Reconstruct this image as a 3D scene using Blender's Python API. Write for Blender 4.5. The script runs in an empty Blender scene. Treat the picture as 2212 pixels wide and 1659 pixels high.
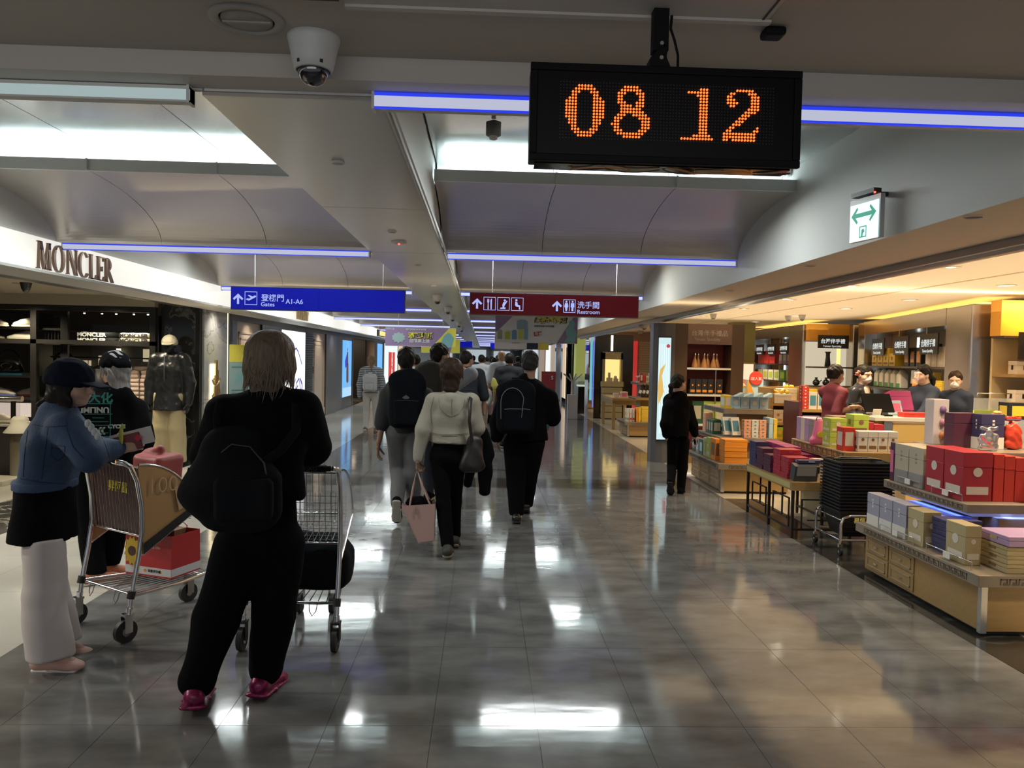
import bpy, math, random
import numpy as np
from mathutils import Vector, Matrix

random.seed(7)
rng = np.random.default_rng(7)
SC = bpy.context.scene
COL = SC.collection
# ------------------------------------------------------------------ camera
FPX, CX, CY, EYE = 1661.0, 1106.0, 829.5, 1.6
_th = math.atan(62 / FPX); _ph = math.atan(56 / math.hypot(FPX, 62)); _r = 0.021
FW = Vector((math.sin(_th) * math.cos(_ph), math.cos(_th) * math.cos(_ph), -math.sin(_ph)))
_rt = Vector((math.cos(_th), -math.sin(_th), 0)); _up = _rt.cross(FW)
RT = _rt * math.cos(_r) + _up * math.sin(_r)
UP = -_rt * math.sin(_r) + _up * math.cos(_r)
camd = bpy.data.cameras.new('camera'); cam = bpy.data.objects.new('camera', camd); COL.objects.link(cam)
M = Matrix.Identity(4)
for i, v in enumerate((RT, UP, -FW)):
    for j in range(3): M[j][i] = v[j]
M[2][3] = EYE
cam.matrix_world = M
camd.sensor_fit = 'HORIZONTAL'; camd.sensor_width = 36.0; camd.lens = FPX / 2212 * 36.0
camd.clip_start = 0.05; camd.clip_end = 300
SC.camera = cam
# ------------------------------------------------------------------ world, view, render behaviour
W = bpy.data.worlds.new('world'); SC.world = W; W.use_nodes = True
W.node_tree.nodes['Background'].inputs[0].default_value = (0.55, 0.62, 0.7, 1)
W.node_tree.nodes['Background'].inputs[1].default_value = 0.25
SC.view_settings.view_transform = 'Standard'; SC.view_settings.look = 'None'
SC.view_settings.gamma = 1.0; SC.view_settings.use_curve_mapping = False
SC.view_settings.exposure = 0.85
SC.cycles.max_bounces = 6; SC.cycles.diffuse_bounces = 3; SC.cycles.glossy_bounces = 4
SC.cycles.transmission_bounces = 4; SC.cycles.transparent_max_bounces = 6
SC.cycles.caustics_reflective = False; SC.cycles.caustics_refractive = False
SC.cycles.sample_clamp_indirect = 6.0
PITCH, Y1, ZS = 5.03, 3.47, 2.71      # ceiling module pitch, first strip, strip height
NMOD = 15
U = .775                             # the hall ceiling, its signs and its clock are scaled about the camera
def hall(x, y, z): return (U * x, U * y, U * z + .36)

def area(name, loc, size, energy, color, direction=(0, 0, -1), spread=180):
    l = bpy.data.lights.new(name, 'AREA'); l.shape = 'RECTANGLE'; l.size, l.size_y = size
    l.energy = energy; l.color = color; l.spread = math.radians(spread)
    o = bpy.data.objects.new(name, l); COL.objects.link(o); o.location = loc
    o.rotation_euler = Vector(direction).to_track_quat('-Z', 'Y').to_euler()
    return o

def spot(name, loc, energy, color, direction=(0, 0, -1), angle=100, blend=.6, radius=.09):
    l = bpy.data.lights.new(name, 'SPOT'); l.energy = energy; l.color = color
    l.spot_size = math.radians(angle); l.spot_blend = blend; l.shadow_soft_size = radius
    o = bpy.data.objects.new(name, l); COL.objects.link(o); o.location = loc
    o.rotation_euler = Vector(direction).to_track_quat('-Z', 'Y').to_euler()
    return o

WARM = (1.0, .80, .52); COOL = (.80, .97, 1.0)
# tubes that lie on the ledge of each ceiling coffer and wash its back panel and lid
for k in range(NMOD):
    y = Y1 + PITCH * k
    for x0, x1 in ((-4.55, -1.30), (-.42, 2.74)):
        o = area('coffer_tube_light', hall((x0 + x1) / 2, y + 3.655, 3.238), (U * (x1 - x0 - .1), .04), 5.5, COOL, (0, 1, .12), 165)
        area('ledge_floor_fill', hall((x0 + x1) / 2, y + 3.44, 3.155), (U * (x1 - x0 - 1.0), .014), 17, (.93, 1, .98), (0, -.12, -1), 170)  # added downward fill that brightens the floor; the ledge has no lamp here
# unseen fill added behind the camera to brighten the ceiling coves
area('hall_fill_behind', (-.7, -1.2, 2.35), (4.6, 1), 12, (1, .93, .84), (0, 1, -.35), 160)
# shop down-lights (right) : warm; the nearest pair is added to brighten the front display
for (x, y) in ((4.2, 4.9), (4.2, 6.85), (4.2, 8.65), (4.3, 10.7), (4.3, 12.7), (4.3, 15.0), (5.7, 6.2), (5.7, 8.2), (5.7, 10.25), (5.8, 12.1), (5.8, 14.2), (4.4, 18), (4.4, 22), (5.8, 18), (3.6, 3.3), (4.6, 3.2), (3.35, 5.3), (3.35, 8.4), (3.35, 11.2)):
    spot('shop_downlight_lamp', (x, y, 2.46), 106 if x > 4 else 46, WARM, (.12, 0, -1), 112, .8)
area('shop_ceiling_fill', (5.1, 10, 2.30), (3.6, 12), 58, WARM, (0, 0, 1))  # added upward fill for the shop ceiling, not a fitting
area('soffit_fill', (2.9, 9, 2.02), (.12, 15), 26, WARM, (-.12, 0, 1), 170)  # added upward fill that brightens the soffit along the shop front
# fill spots added under the left fascia to brighten the shop fronts
for y in (11.6, 13.6, 15.2, 16.8, 19.4, 20.9, 23.3, 26, 30, 34, 38):
    spot('shopfront_fill', (-3.74, y, 2.33), 22, (1, .90, .74), (-.30, 0, -1), 95, .8)
# boutique on the left
for x, y, e in ((-5.2, 10.6, 90), (-6.3, 10.6, 90), (-7.2, 8.6, 40), (-5.4, 8.2, 40), (-4.3, 10.2, 50), (-3.6, 10.9, 26)):
    spot('boutique_lamp', (x, y, 2.28), e, (1, .88, .66), (0, .25, -1), 110, .8)
for y in (2.6, 4.2, 5.8, 7.4, 9.0):
    spot('boutique_edge_fill', (-4.95, y, 2.32), 95, (1, .93, .80), (.55, 0, -1), 120, .9)  # added fill that brightens the pale floor and the people nearby
for x, e in ((-7.2, 22), (-6.7, 22), (-5.6, 26), (-5.0, 26)):
    spot('case_lamp', (x, 11.22, 2.08), e, (1, .9, .68), (0, .12, -1), 100, .8)
# ------------------------------------------------------------------ pixel helpers (2212 x 1659 frame)
C0 = Vector((0, 0, EYE))
def ray(x, y): return FW + RT * ((x - CX) / FPX) + UP * ((CY - y) / FPX)
def aty(x, y, Y):
    d = ray(x, y); return C0 + d * (Y / d[1])
def atx(x, y, X):
    d = ray(x, y); return C0 + d * (X / d[0])
def atz(x, y, z=0.0):
    d = ray(x, y); return C0 + d * ((z - EYE) / d[2])

# ------------------------------------------------------------------ materials
_mats = {}
def mat(name, col, rough=.5, metal=0.0, noise=None, bump=None, emit=None, spec=.5, trans=0, aniso=None, stretch=(1, 1, 1), alpha=None, dark=None, coat=0):
    """noise=(scale, amount): colour mottling; bump=(scale, strength); stretch scales the texture axes (world space)."""
    if name in _mats: return _mats[name]
    m = bpy.data.materials.new(name); m.use_nodes = True; nt = m.node_tree; N = nt.nodes; L = nt.links
    b = N['Principled BSDF']
    c4 = (*col, 1)
    b.inputs['Base Color'].default_value = c4; b.inputs['Roughness'].default_value = rough
    b.inputs['Metallic'].default_value = metal; b.inputs['Specular IOR Level'].default_value = spec
    if coat: b.inputs['Coat Weight'].default_value = coat; b.inputs['Coat Roughness'].default_value = .08
    if trans: b.inputs['Transmission Weight'].default_value = trans
    if alpha is not None: b.inputs['Alpha'].default_value = alpha
    if emit: b.inputs['Emission Color'].default_value = (*emit[0], 1); b.inputs['Emission Strength'].default_value = emit[1]
    if noise or bump:
        g = N.new('ShaderNodeNewGeometry'); mp = N.new('ShaderNodeMapping'); mp.inputs['Scale'].default_value = stretch
        L.new(g.outputs['Position'], mp.inputs['Vector'])
    if noise:
        t = N.new('ShaderNodeTexNoise'); t.inputs['Scale'].default_value = noise[0]; t.inputs['Detail'].default_value = 4
        L.new(mp.outputs[0], t.inputs['Vector'])
        r = N.new('ShaderNodeMapRange'); r.inputs['From Min'].default_value = .3; r.inputs['From Max'].default_value = .7
        L.new(t.outputs['Fac'], r.inputs['Value'])
        mx = N.new('ShaderNodeMix'); mx.data_type = 'RGBA'
        a = noise[1]; lo = dark or tuple(v * (1 - a) for v in col)
        mx.inputs[6].default_value = (*lo, 1); mx.inputs[7].default_value = (*[min(1, v * (1 + a)) for v in col], 1)
        L.new(r.outputs[0], mx.inputs[0]); L.new(mx.outputs[2], b.inputs['Base Color'])
    if bump:
        t = N.new('ShaderNodeTexNoise'); t.inputs['Scale'].default_value = bump[0]; t.inputs['Detail'].default_value = 2
        L.new(mp.outputs[0], t.inputs['Vector'])
        bp = N.new('ShaderNodeBump'); bp.inputs['Strength'].default_value = bump[1]; bp.inputs['Distance'].default_value = .02
        L.new(t.outputs['Fac'], bp.inputs['Height']); L.new(bp.outputs[0], b.inputs['Normal'])
    _mats[name] = m
    return m
EXPO = 2 ** .85
def emi(name, col, s):
    """a surface that gives off light; s is its brightness as displayed"""
    return mat(name, (0.02, .02, .02), .5, emit=(col, s / EXPO))
def marble(name, base, vein, rough=.12, scale=1.6):
    if name in _mats: return _mats[name]
    m = mat(name, base, rough); nt = m.node_tree; N = nt.nodes; L = nt.links; b = N['Principled BSDF']
    g = N.new('ShaderNodeNewGeometry'); n = N.new('ShaderNodeTexNoise'); n.inputs['Scale'].default_value = scale; n.inputs['Detail'].default_value = 7; n.inputs['Distortion'].default_value = 1.2
    L.new(g.outputs['Position'], n.inputs['Vector'])
    r = N.new('ShaderNodeValToRGB'); e = r.color_ramp.elements
    e[0].position = .475; e[0].color = (*base, 1); e[1].position = .497; e[1].color = (*vein, 1)
    x = r.color_ramp.elements.new(.515); x.color = (*base, 1); x = r.color_ramp.elements.new(.7); x.color = (*[v * .75 for v in base], 1)
    L.new(n.outputs['Fac'], r.inputs['Fac']); L.new(r.outputs[0], b.inputs['Base Color'])
    return m
def wood(name, a, b_, rough=.35, axis=(1, 14, 14)):
    if name in _mats: return _mats[name]
    m = mat(name, a, rough); nt = m.node_tree; N = nt.nodes; L = nt.links; b = N['Principled BSDF']
    g = N.new('ShaderNodeNewGeometry'); mp = N.new('ShaderNodeMapping'); mp.inputs['Scale'].default_value = axis
    n = N.new('ShaderNodeTexNoise'); n.inputs['Scale'].default_value = 3; n.inputs['Detail'].default_value = 5
    L.new(g.outputs['Position'], mp.inputs[0]); L.new(mp.outputs[0], n.inputs['Vector'])
    mx = N.new('ShaderNodeMix'); mx.data_type = 'RGBA'; mx.inputs[6].default_value = (*a, 1); mx.inputs[7].default_value = (*b_, 1)
    L.new(n.outputs['Fac'], mx.inputs[0]); L.new(mx.outputs[2], b.inputs['Base Color'])
    return m
def stripes(name, a, b_, freq, axis=2, rough=.8, width=.5):
    m = mat(name, a, rough); nt = m.node_tree; N = nt.nodes; L = nt.links; b = N['Principled BSDF']
    g = N.new('ShaderNodeNewGeometry'); s = N.new('ShaderNodeSeparateXYZ'); L.new(g.outputs['Position'], s.inputs[0])
    mu = N.new('ShaderNodeMath'); mu.operation = 'MULTIPLY'; mu.inputs[1].default_value = freq; L.new(s.outputs[axis], mu.inputs[0])
    fr = N.new('ShaderNodeMath'); fr.operation = 'FRACT'; L.new(mu.outputs[0], fr.inputs[0])
    gt = N.new('ShaderNodeMath'); gt.operation = 'GREATER_THAN'; gt.inputs[1].default_value = width; L.new(fr.outputs[0], gt.inputs[0])
    mx = N.new('ShaderNodeMix'); mx.data_type = 'RGBA'; mx.inputs[6].default_value = (*a, 1); mx.inputs[7].default_value = (*b_, 1)
    L.new(gt.outputs[0], mx.inputs[0]); L.new(mx.outputs[2], b.inputs['Base Color'])
    return m

# ------------------------------------------------------------------ objects and tags
def tag(o, label=None, cat=None, group=None, kind=None):
    if label: o['label'] = label
    if cat: o['category'] = cat
    if group: o['group'] = group
    if kind: o['kind'] = kind
    return o
def thing(name, label, cat, loc=(0, 0, 0), group=None, kind=None):
    o = bpy.data.objects.new(name, None); COL.objects.link(o); o.location = Vector(hall(*loc) if CAM_SCALED else loc); o.empty_display_size = .1
    return tag(o, label, cat, group, kind)
def rootloc(o):
    v = Vector((0, 0, 0))
    while o is not None:
        v = v + Vector(o.location) + (o.matrix_parent_inverse.translation if o.parent else Vector((0, 0, 0))); o = o.parent
    return v
CAM_SCALED = False
CAM_SCALE_M = Matrix.Translation((0, 0, .36)) @ Matrix.Diagonal((U, U, U, 1))  # the same scaling about the camera, applied to meshes while the flag is set
def link(name, me, parent=None, smooth=False, at=None):
    if CAM_SCALED and at is None: me.transform(CAM_SCALE_M)
    o = bpy.data.objects.new(name, me); COL.objects.link(o)
    if parent is not None:
        o.parent = parent; o.matrix_parent_inverse = Matrix.Translation(-rootloc(parent))
    if at is not None: o.location = Vector(at)
    return o
_ao = {}
class MB:
    """collects shapes; build() links them as one mesh"""
    def __init__(s): s.v = []; s.f = []; s.m = []; s.sm = []
    def add(s, vs, fs, m=0, sm=False):
        b = len(s.v); s.v += [tuple(v) for v in vs]; s.f += [tuple(b + i for i in f) for f in fs]; s.m += [m] * len(fs); s.sm += [sm] * len(fs); return s
    def box(s, x0, x1, y0, y1, z0, z1, m=0):
        return s.add([(x0, y0, z0), (x1, y0, z0), (x1, y1, z0), (x0, y1, z0), (x0, y0, z1), (x1, y0, z1), (x1, y1, z1), (x0, y1, z1)],
                     [(0, 3, 2, 1), (4, 5, 6, 7), (0, 1, 5, 4), (1, 2, 6, 5), (2, 3, 7, 6), (3, 0, 4, 7)], m)
    def obox(s, c, sx, sy, sz, ax=(1, 0, 0), az=(0, 0, 1), m=0):
        ax = Vector(ax).normalized(); az = Vector(az); az = (az - ax * az.dot(ax)).normalized(); ay = az.cross(ax); c = Vector(c)
        vs = [c + ax * (sx / 2 * i) + ay * (sy / 2 * j) + az * (sz / 2 * k) for k in (-1, 1) for i, j in ((-1, -1), (1, -1), (1, 1), (-1, 1))]
        return s.add(vs, [(0, 3, 2, 1), (4, 5, 6, 7), (0, 1, 5, 4), (1, 2, 6, 5), (2, 3, 7, 6), (3, 0, 4, 7)], m)
    def cyl(s, a, b, r, n=12, r2=None, m=0, sm=True, caps=True):
        a, b = Vector(a), Vector(b); r2 = r if r2 is None else r2; u = (b - a).normalized()
        p = u.orthogonal().normalized(); q = u.cross(p)
        vs = [a + (p * math.cos(t) + q * math.sin(t)) * r for t in [2 * math.pi * i / n for i in range(n)]]
        vs += [b + (p * math.cos(t) + q * math.sin(t)) * r2 for t in [2 * math.pi * i / n for i in range(n)]]
        s.add(vs, [(i, (i + 1) % n, n + (i + 1) % n, n + i) for i in range(n)], m, sm)
        if caps: s.add(vs, [tuple(range(n))[::-1], tuple(range(n, 2 * n))], m)
        return s
    def tube(s, pts, r, n=8, m=0, rs=None, flat=1.0, closed=False):
        pts = [Vector(p) for p in pts]; k = len(pts); vs = []; p0 = None
        for i, p in enumerate(pts):
            if closed: t = pts[(i + 1) % k] - pts[i - 1]
            else: t = pts[min(i + 1, k - 1)] - pts[max(i - 1, 0)]
            if t.length < 1e-9: t = Vector((0, 0, 1))
            t.normalize()
            if p0 is None: p0 = t.orthogonal().normalized()
            p0 = (p0 - t * p0.dot(t));
            if p0.length < 1e-6: p0 = t.orthogonal()
            p0.normalize(); q = t.cross(p0); rr = rs[i] if rs else r
            vs += [p + (p0 * math.cos(a) + q * (math.sin(a) * flat)) * rr for a in [2 * math.pi * j / n for j in range(n)]]
        fs = [(i * n + j, i * n + (j + 1) % n, (i + 1) * n + (j + 1) % n, (i + 1) * n + j) for i in range(k - 1) for j in range(n)]
        if closed: fs += [((k - 1) * n + j, (k - 1) * n + (j + 1) % n, (j + 1) % n, j) for j in range(n)]
        s.add(vs, fs, m, True)
        if not closed: s.add(vs, [tuple(range(n))[::-1], tuple(range((k - 1) * n, k * n))], m)
        return s
    def lathe(s, prof, c=(0, 0, 0), n=16, m=0, sm=True, axis=None):
        """prof [(r, z)] about +Z at c"""
        c = Vector(c); vs = []
        for r, z in prof: vs += [c + Vector((r * math.cos(2 * math.pi * i / n), r * math.sin(2 * math.pi * i / n), z)) for i in range(n)]
        fs = [(i * n + j, i * n + (j + 1) % n, (i + 1) * n + (j + 1) % n, (i + 1) * n + j) for i in range(len(prof) - 1) for j in range(n)]
        s.add(vs, fs, m, sm)
        return s.add(vs, [tuple(range(n))[::-1], tuple(range((len(prof) - 1) * n, len(prof) * n))], m)
    def prism(s, poly, o, ax, ay, depth, m=0):
        """2-D polygon in plane (ax, ay) at o, extruded along -(ax x ay)*depth"""
        o, ax, ay = Vector(o), Vector(ax), Vector(ay); n = ax.cross(ay).normalized() * depth; k = len(poly)
        vs = [o + ax * x + ay * y for x, y in poly] + [o + ax * x + ay * y - n for x, y in poly]
        return s.add(vs, [tuple(range(k)), tuple(range(2 * k - 1, k - 1, -1))] + [(i, k + i, k + (i + 1) % k, (i + 1) % k) for i in range(k)], m)
    def build(s, name, mats, parent=None, bevel=0, at=None, shift=True):
        me = bpy.data.meshes.new(name); me.from_pydata(s.v, [], s.f)
        for mm in (mats if isinstance(mats, (list, tuple)) else [mats]): me.materials.append(mm)
        me.polygons.foreach_set('material_index', s.m); me.polygons.foreach_set('use_smooth', s.sm); me.update()
        o = link(name, me, parent, at=at)
        if bevel:
            b = o.modifiers.new('bevel', 'BEVEL'); b.width = bevel; b.segments = 2; b.limit_method = 'ANGLE'
        return o
def B(x0, x1, y0, y1, z0, z1): return MB().box(x0, x1, y0, y1, z0, z1)
def struct(name, mb, m, parent=None, bevel=0):
    o = mb.build(name, m, parent, bevel)
    if parent is None: o['kind'] = 'structure'
    return o
X3, Y3, Z3 = Vector((1, 0, 0)), Vector((0, 1, 0)), Vector((0, 0, 1))
_txt = {}
def text(s, o, ax, ay, size, m, parent, name='lettering', bold=0.0, ext=.001, align='LEFT', shear=0, sx=1.0, thick=None):
    """flat lettering in plane (ax right, ay up) with its baseline start at o"""
    key = (s, size, bold, ext, align, shear, sx)
    if key not in _txt:
        c = bpy.data.curves.new('t', 'FONT'); c.body = s; c.size = size; c.extrude = ext; c.offset = bold; c.align_x = align; c.resolution_u = 3; c.shear = shear
        ob = bpy.data.objects.new('t', c); COL.objects.link(ob)
        dg = bpy.context.evaluated_depsgraph_get(); me = bpy.data.meshes.new_from_object(ob.evaluated_get(dg))
        bpy.data.objects.remove(ob); bpy.data.curves.remove(c); _txt[key] = me
    ax = Vector(ax).normalized(); ay = Vector(ay).normalized(); az = ax.cross(ay)
    me = _txt[key].copy(); Mx = Matrix.Identity(4)
    for i, v in enumerate((ax * sx, ay, az)):
        for j in range(3): Mx[j][i] = v[j]
    for j in range(3): Mx[j][3] = Vector(o)[j]
    me.transform(Mx); me.materials.clear(); me.materials.append(m)
    return link(name, me, parent)

# ------------------------------------------------------------------ implicit surfaces -> smooth continuous meshes
def _n(v):
    v = np.asarray(v, float); return v / max(np.linalg.norm(v), 1e-9)
def seg(a, b, ra, rb=None, k=.03, lat=(1, 0, 0), cap=None):
    rb = ra if rb is None else rb
    ra = (ra, ra) if np.isscalar(ra) else ra; rb = (rb, rb) if np.isscalar(rb) else rb
    return ('seg', np.array(a, float), np.array(b, float), ra, rb, k, _n(lat), cap)
def ell(c, r, k=.03, ax=None):
    return ('ell', np.array(c, float), np.array(r, float), k, np.eye(3) if ax is None else np.array(ax, float))
def rbox(c, h, r=.01, k=.02, ax=None):
    return ('box', np.array(c, float), np.array(h, float), k, np.eye(3) if ax is None else np.array(ax, float), r)
def cut(p, n): return ('cut', np.array(p, float), _n(n))
def sub(prim): return ('sub', prim)
def chain(pts, rs, k=.03, lat=(1, 0, 0)):
    return [seg(pts[i], pts[i + 1], rs[i], rs[i + 1], k, lat) for i in range(len(pts) - 1)]
def _bb(p):
    if p[0] == 'seg':
        r = max(*p[3], *p[4]); return np.minimum(p[1], p[2]) - r, np.maximum(p[1], p[2]) + r
    if p[0] in ('ell', 'box'):
        e = np.abs(p[4].T) @ p[2]; return p[1] - e, p[1] + e
def _dist(p, P):
    if p[0] == 'seg':
        _, a, b, ra, rb, k, lat, cap = p
        u = b - a; L = max(np.linalg.norm(u), 1e-6); u = u / L; v = P - a; t = v @ u; tc = np.clip(t, 0, L); s = tc / L
        l = lat - u * (lat @ u)
        l = _n(l) if np.linalg.norm(l) > .15 else _n(np.cross(u, (0.3, 1, 0.2)))
        f = np.cross(u, l); rx = ra[0] + (rb[0] - ra[0]) * s; ry = ra[1] + (rb[1] - ra[1]) * s; rc = np.minimum(rx, ry) if cap is None else cap
        q = np.sqrt(((v @ l) / rx) ** 2 + ((v @ f) / ry) ** 2 + ((t - tc) / rc) ** 2)
        return (q - 1) * np.minimum(rx, ry)
    if p[0] == 'ell':
        v = (P - p[1]) @ p[4].T
        return (np.sqrt(((v / p[2]) ** 2).sum(-1)) - 1) * p[2].min()
    if p[0] == 'box':
        v = np.abs((P - p[1]) @ p[4].T) - (p[2] - p[5])
        return np.sqrt((np.maximum(v, 0) ** 2).sum(-1)) + np.minimum(v.max(-1), 0) - p[5]
def field(prims, vox, warp=0.0, wf=18.0):
    adds = [p for p in prims if p[0] in ('seg', 'ell', 'box')]
    bbs = [_bb(p) for p in adds]; lo = np.min([b[0] for b in bbs], 0) - 4 * vox; hi = np.max([b[1] for b in bbs], 0) + 4 * vox
    n = np.ceil((hi - lo) / vox).astype(int) + 1
    F = np.full(n, .12, np.float32); g = [lo[i] + vox * np.arange(n[i]) for i in range(3)]; G = np.meshgrid(*g, indexing='ij')
    for p in prims:
        q = p[1] if p[0] == 'sub' else p
        if p[0] == 'cut':
            d = sum((G[i] - p[1][i]) * p[2][i] for i in range(3)); F = np.maximum(F, d.astype(np.float32)); continue
        b = _bb(q); mg = .05 + 3 * vox
        i0 = np.clip(((b[0] - mg - lo) / vox).astype(int), 0, n - 1); i1 = np.clip(((b[1] + mg - lo) / vox).astype(int) + 2, 1, n)
        if (i1 <= i0).any(): continue
        sl = tuple(slice(i0[i], i1[i]) for i in range(3))
        P = np.stack(np.meshgrid(*[g[i][sl[i]] for i in range(3)], indexing='ij'), -1)
        d = _dist(q, P); k = q[5] if q[0] == 'seg' else q[3]; A = F[sl]
        if p[0] == 'sub':
            d = -d; h = np.clip(.5 + .5 * (A - d) / k, 0, 1); F[sl] = d * (1 - h) + A * h + k * h * (1 - h)
        else:
            h = np.clip(.5 + .5 * (d - A) / k, 0, 1); F[sl] = d * (1 - h) + A * h - k * h * (1 - h)
    if warp:
        x, y, z = G; w = wf
        F += warp * (np.sin(w * (x + .6 * z) + 2 * np.sin(w * .37 * y)) * np.sin(w * .8 * z + 1.7 * np.sin(w * .5 * x)) + .6 * np.sin(w * 1.9 * y + w * .9 * z + 1.3 * np.sin(w * x)))
    F[0] = F[-1] = .1; F[:, 0] = F[:, -1] = .1; F[:, :, 0] = F[:, :, -1] = .1
    return F, lo
def nets(F, lo, vox):
    S = F < 0; nx, ny, nz = F.shape
    c = np.zeros((nx - 1, ny - 1, nz - 1), np.uint8)
    for i in (0, 1):
        for j in (0, 1):
            for k in (0, 1): c += S[i:nx - 1 + i, j:ny - 1 + j, k:nz - 1 + k]
    idx = np.argwhere((c > 0) & (c < 8)); ident = np.full(c.shape, -1, np.int64); ident[tuple(idx.T)] = np.arange(len(idx))
    acc = np.zeros((len(idx), 3)); cnt = np.zeros(len(idx)); I, J, K = idx.T
    for ax in range(3):
        o = [a for a in range(3) if a != ax]
        for u in (0, 1):
            for w in (0, 1):
                d0 = np.zeros(3, int); d0[o[0]] = u; d0[o[1]] = w; d1 = d0.copy(); d1[ax] = 1
                a = F[I + d0[0], J + d0[1], K + d0[2]]; b = F[I + d1[0], J + d1[1], K + d1[2]]
                m = (a < 0) != (b < 0); t = np.where(m, a / np.where(m, a - b, 1), 0)
                pos = np.tile(d0.astype(float), (len(idx), 1)); pos[:, ax] += t
                acc[m] += pos[m]; cnt[m] += 1
    V = (idx + acc / np.maximum(cnt, 1)[:, None]) * vox + lo
    Q = []
    for ax in range(3):
        sl0 = [slice(None)] * 3; sl1 = [slice(None)] * 3; sl0[ax] = slice(0, -1); sl1[ax] = slice(1, None)
        a = S[tuple(sl0)]; b = S[tuple(sl1)]; e = np.argwhere(a != b)
        o1, o2 = (ax + 1) % 3, (ax + 2) % 3
        ok = (e[:, o1] > 0) & (e[:, o2] > 0) & (e[:, o1] < F.shape[o1] - 1) & (e[:, o2] < F.shape[o2] - 1); e = e[ok]
        q = []
        for u, w in ((-1, -1), (0, -1), (0, 0), (-1, 0)):
            f = e.copy(); f[:, o1] += u; f[:, o2] += w; q.append(ident[tuple(f.T)])
        q = np.stack(q, 1); flip = ~a[tuple(e.T)]; q[flip] = q[flip][:, ::-1]; Q.append(q)
    return V, np.concatenate(Q)
def blob(name, parts, m, parent=None, warp=0.0, wf=18.0):
    """parts: list of (prims, voxel size) each turned to a closed smooth surface; joined in one mesh"""
    VV, QQ, b = [], [], 0
    for prims, vox in parts:
        F, lo = field(prims, vox, warp, wf); V, Q = nets(F, lo, vox); VV.append(V); QQ.append(Q + b); b += len(V)
    V = np.concatenate(VV).astype(np.float32); Q = np.concatenate(QQ).astype(np.int32)
    me = bpy.data.meshes.new(name); me.vertices.add(len(V)); me.vertices.foreach_set('co', V.ravel())
    me.loops.add(Q.size); me.loops.foreach_set('vertex_index', Q.ravel()); me.polygons.add(len(Q))
    me.polygons.foreach_set('loop_start', np.arange(0, Q.size, 4, dtype=np.int32))
    me.polygons.foreach_set('use_smooth', np.ones(len(Q), bool)); me.materials.append(m); me.update(calc_edges=True); me.validate()
    return link(name, me, parent)
# ================================================================== ROOM
CREAM = (.55, .47, .36)
m_tile = mat('grey_tile', (.155, .153, .150), .13, noise=(2.2, .34), stretch=(1.2, 2.4, 1), dark=(.098, .097, .096))
def wave_floor(m, s1=.16, dist=.004):
    nt = m.node_tree; N = nt.nodes; L = nt.links; b = N['Principled BSDF']
    g = N.new('ShaderNodeNewGeometry'); mp = N.new('ShaderNodeMapping'); mp.inputs['Scale'].default_value = (.8, 3.2, 1)
    t = N.new('ShaderNodeTexNoise'); t.inputs['Scale'].default_value = 1.5; t.inputs['Detail'].default_value = 3
    L.new(g.outputs['Position'], mp.inputs[0]); L.new(mp.outputs[0], t.inputs['Vector'])
    bp = N.new('ShaderNodeBump'); bp.inputs['Strength'].default_value = s1; bp.inputs['Distance'].default_value = .008
    L.new(t.outputs['Fac'], bp.inputs['Height']); L.new(bp.outputs[0], b.inputs['Normal'])
    t2 = N.new('ShaderNodeTexNoise'); t2.inputs['Scale'].default_value = 9; t2.inputs['Detail'].default_value = 5
    L.new(g.outputs['Position'], t2.inputs['Vector'])
    r = N.new('ShaderNodeMapRange'); r.inputs['To Min'].default_value = .05; r.inputs['To Max'].default_value = .13
    L.new(t2.outputs['Fac'], r.inputs['Value']); L.new(r.outputs[0], b.inputs['Roughness'])
wave_floor(m_tile)
m_light = mat('pale_stone', (.46, .44, .39), .12, noise=(1.1, .10)); wave_floor(m_light, .08)
m_cream = mat('cream_stone', (.60, .53, .42), .14, noise=(1.3, .06)); wave_floor(m_cream, .05)
m_grout = mat('grout', (.05, .05, .05), .8)
fl = struct('floor', B(-12, 13, -2, 72, -.10, -.0032), m_grout)
XL = -2.465; TW, TD = .455, .91; YT = 2.38
def tilemesh(nm, w, d, m):
    o = MB().box(0, w - .0022, 0, d - .0022, -.0032, 0); me = bpy.data.meshes.new(nm); me.from_pydata(o.v, [], o.f); me.materials.append(m); return me
tm = tilemesh('tile', TW, TD, m_tile)
for i in range(11):
    for j in range(27):
        link('tile', tm, fl, at=(XL + i * TW, YT + j * TD, 0)).matrix_parent_inverse = Matrix()
mb = MB()
for j in range(-5, 76):
    y = YT + j * TD
    if j < 0 or j >= 27:
        for i in range(11): mb.box(XL + i * TW, XL + (i + 1) * TW - .0022, y, y + TD - .0022, -.0032, 0)
    mb.box(2.540, 2.86, y, y + TD - .0022, -.0032, 0)
o = mb.build('far_tiles', m_tile, fl); o['kind'] = 'stuff'
def lay(name, x0, x1, y0, y1, w, d, m):
    par = struct(name, B(x0, x1, y0, y1, -.003, -.0028), m_grout)
    me = tilemesh('tile', w, d, m); x = x0
    while x < x1 - .01:
        y = y0
        while y < y1 - .01:
            o = link('tile', me, par, at=(x, y, 0)); o.matrix_parent_inverse = Matrix(); y += d
        x += w
lay('floor_left', XL - 1.80, XL - .004, 2.38, 26.9, .90, .91, m_light)
lay('floor_left_shop', -12, XL - 1.80, 2.3, 11.0, 1.93375, 1.4, mat('shop_stone', (.34, .31, .25), .18, noise=(.8, .2)))
lay('floor_right', 2.864, 11.3, 2.38, 24.5, 1.2, 1.2, m_cream)
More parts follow.
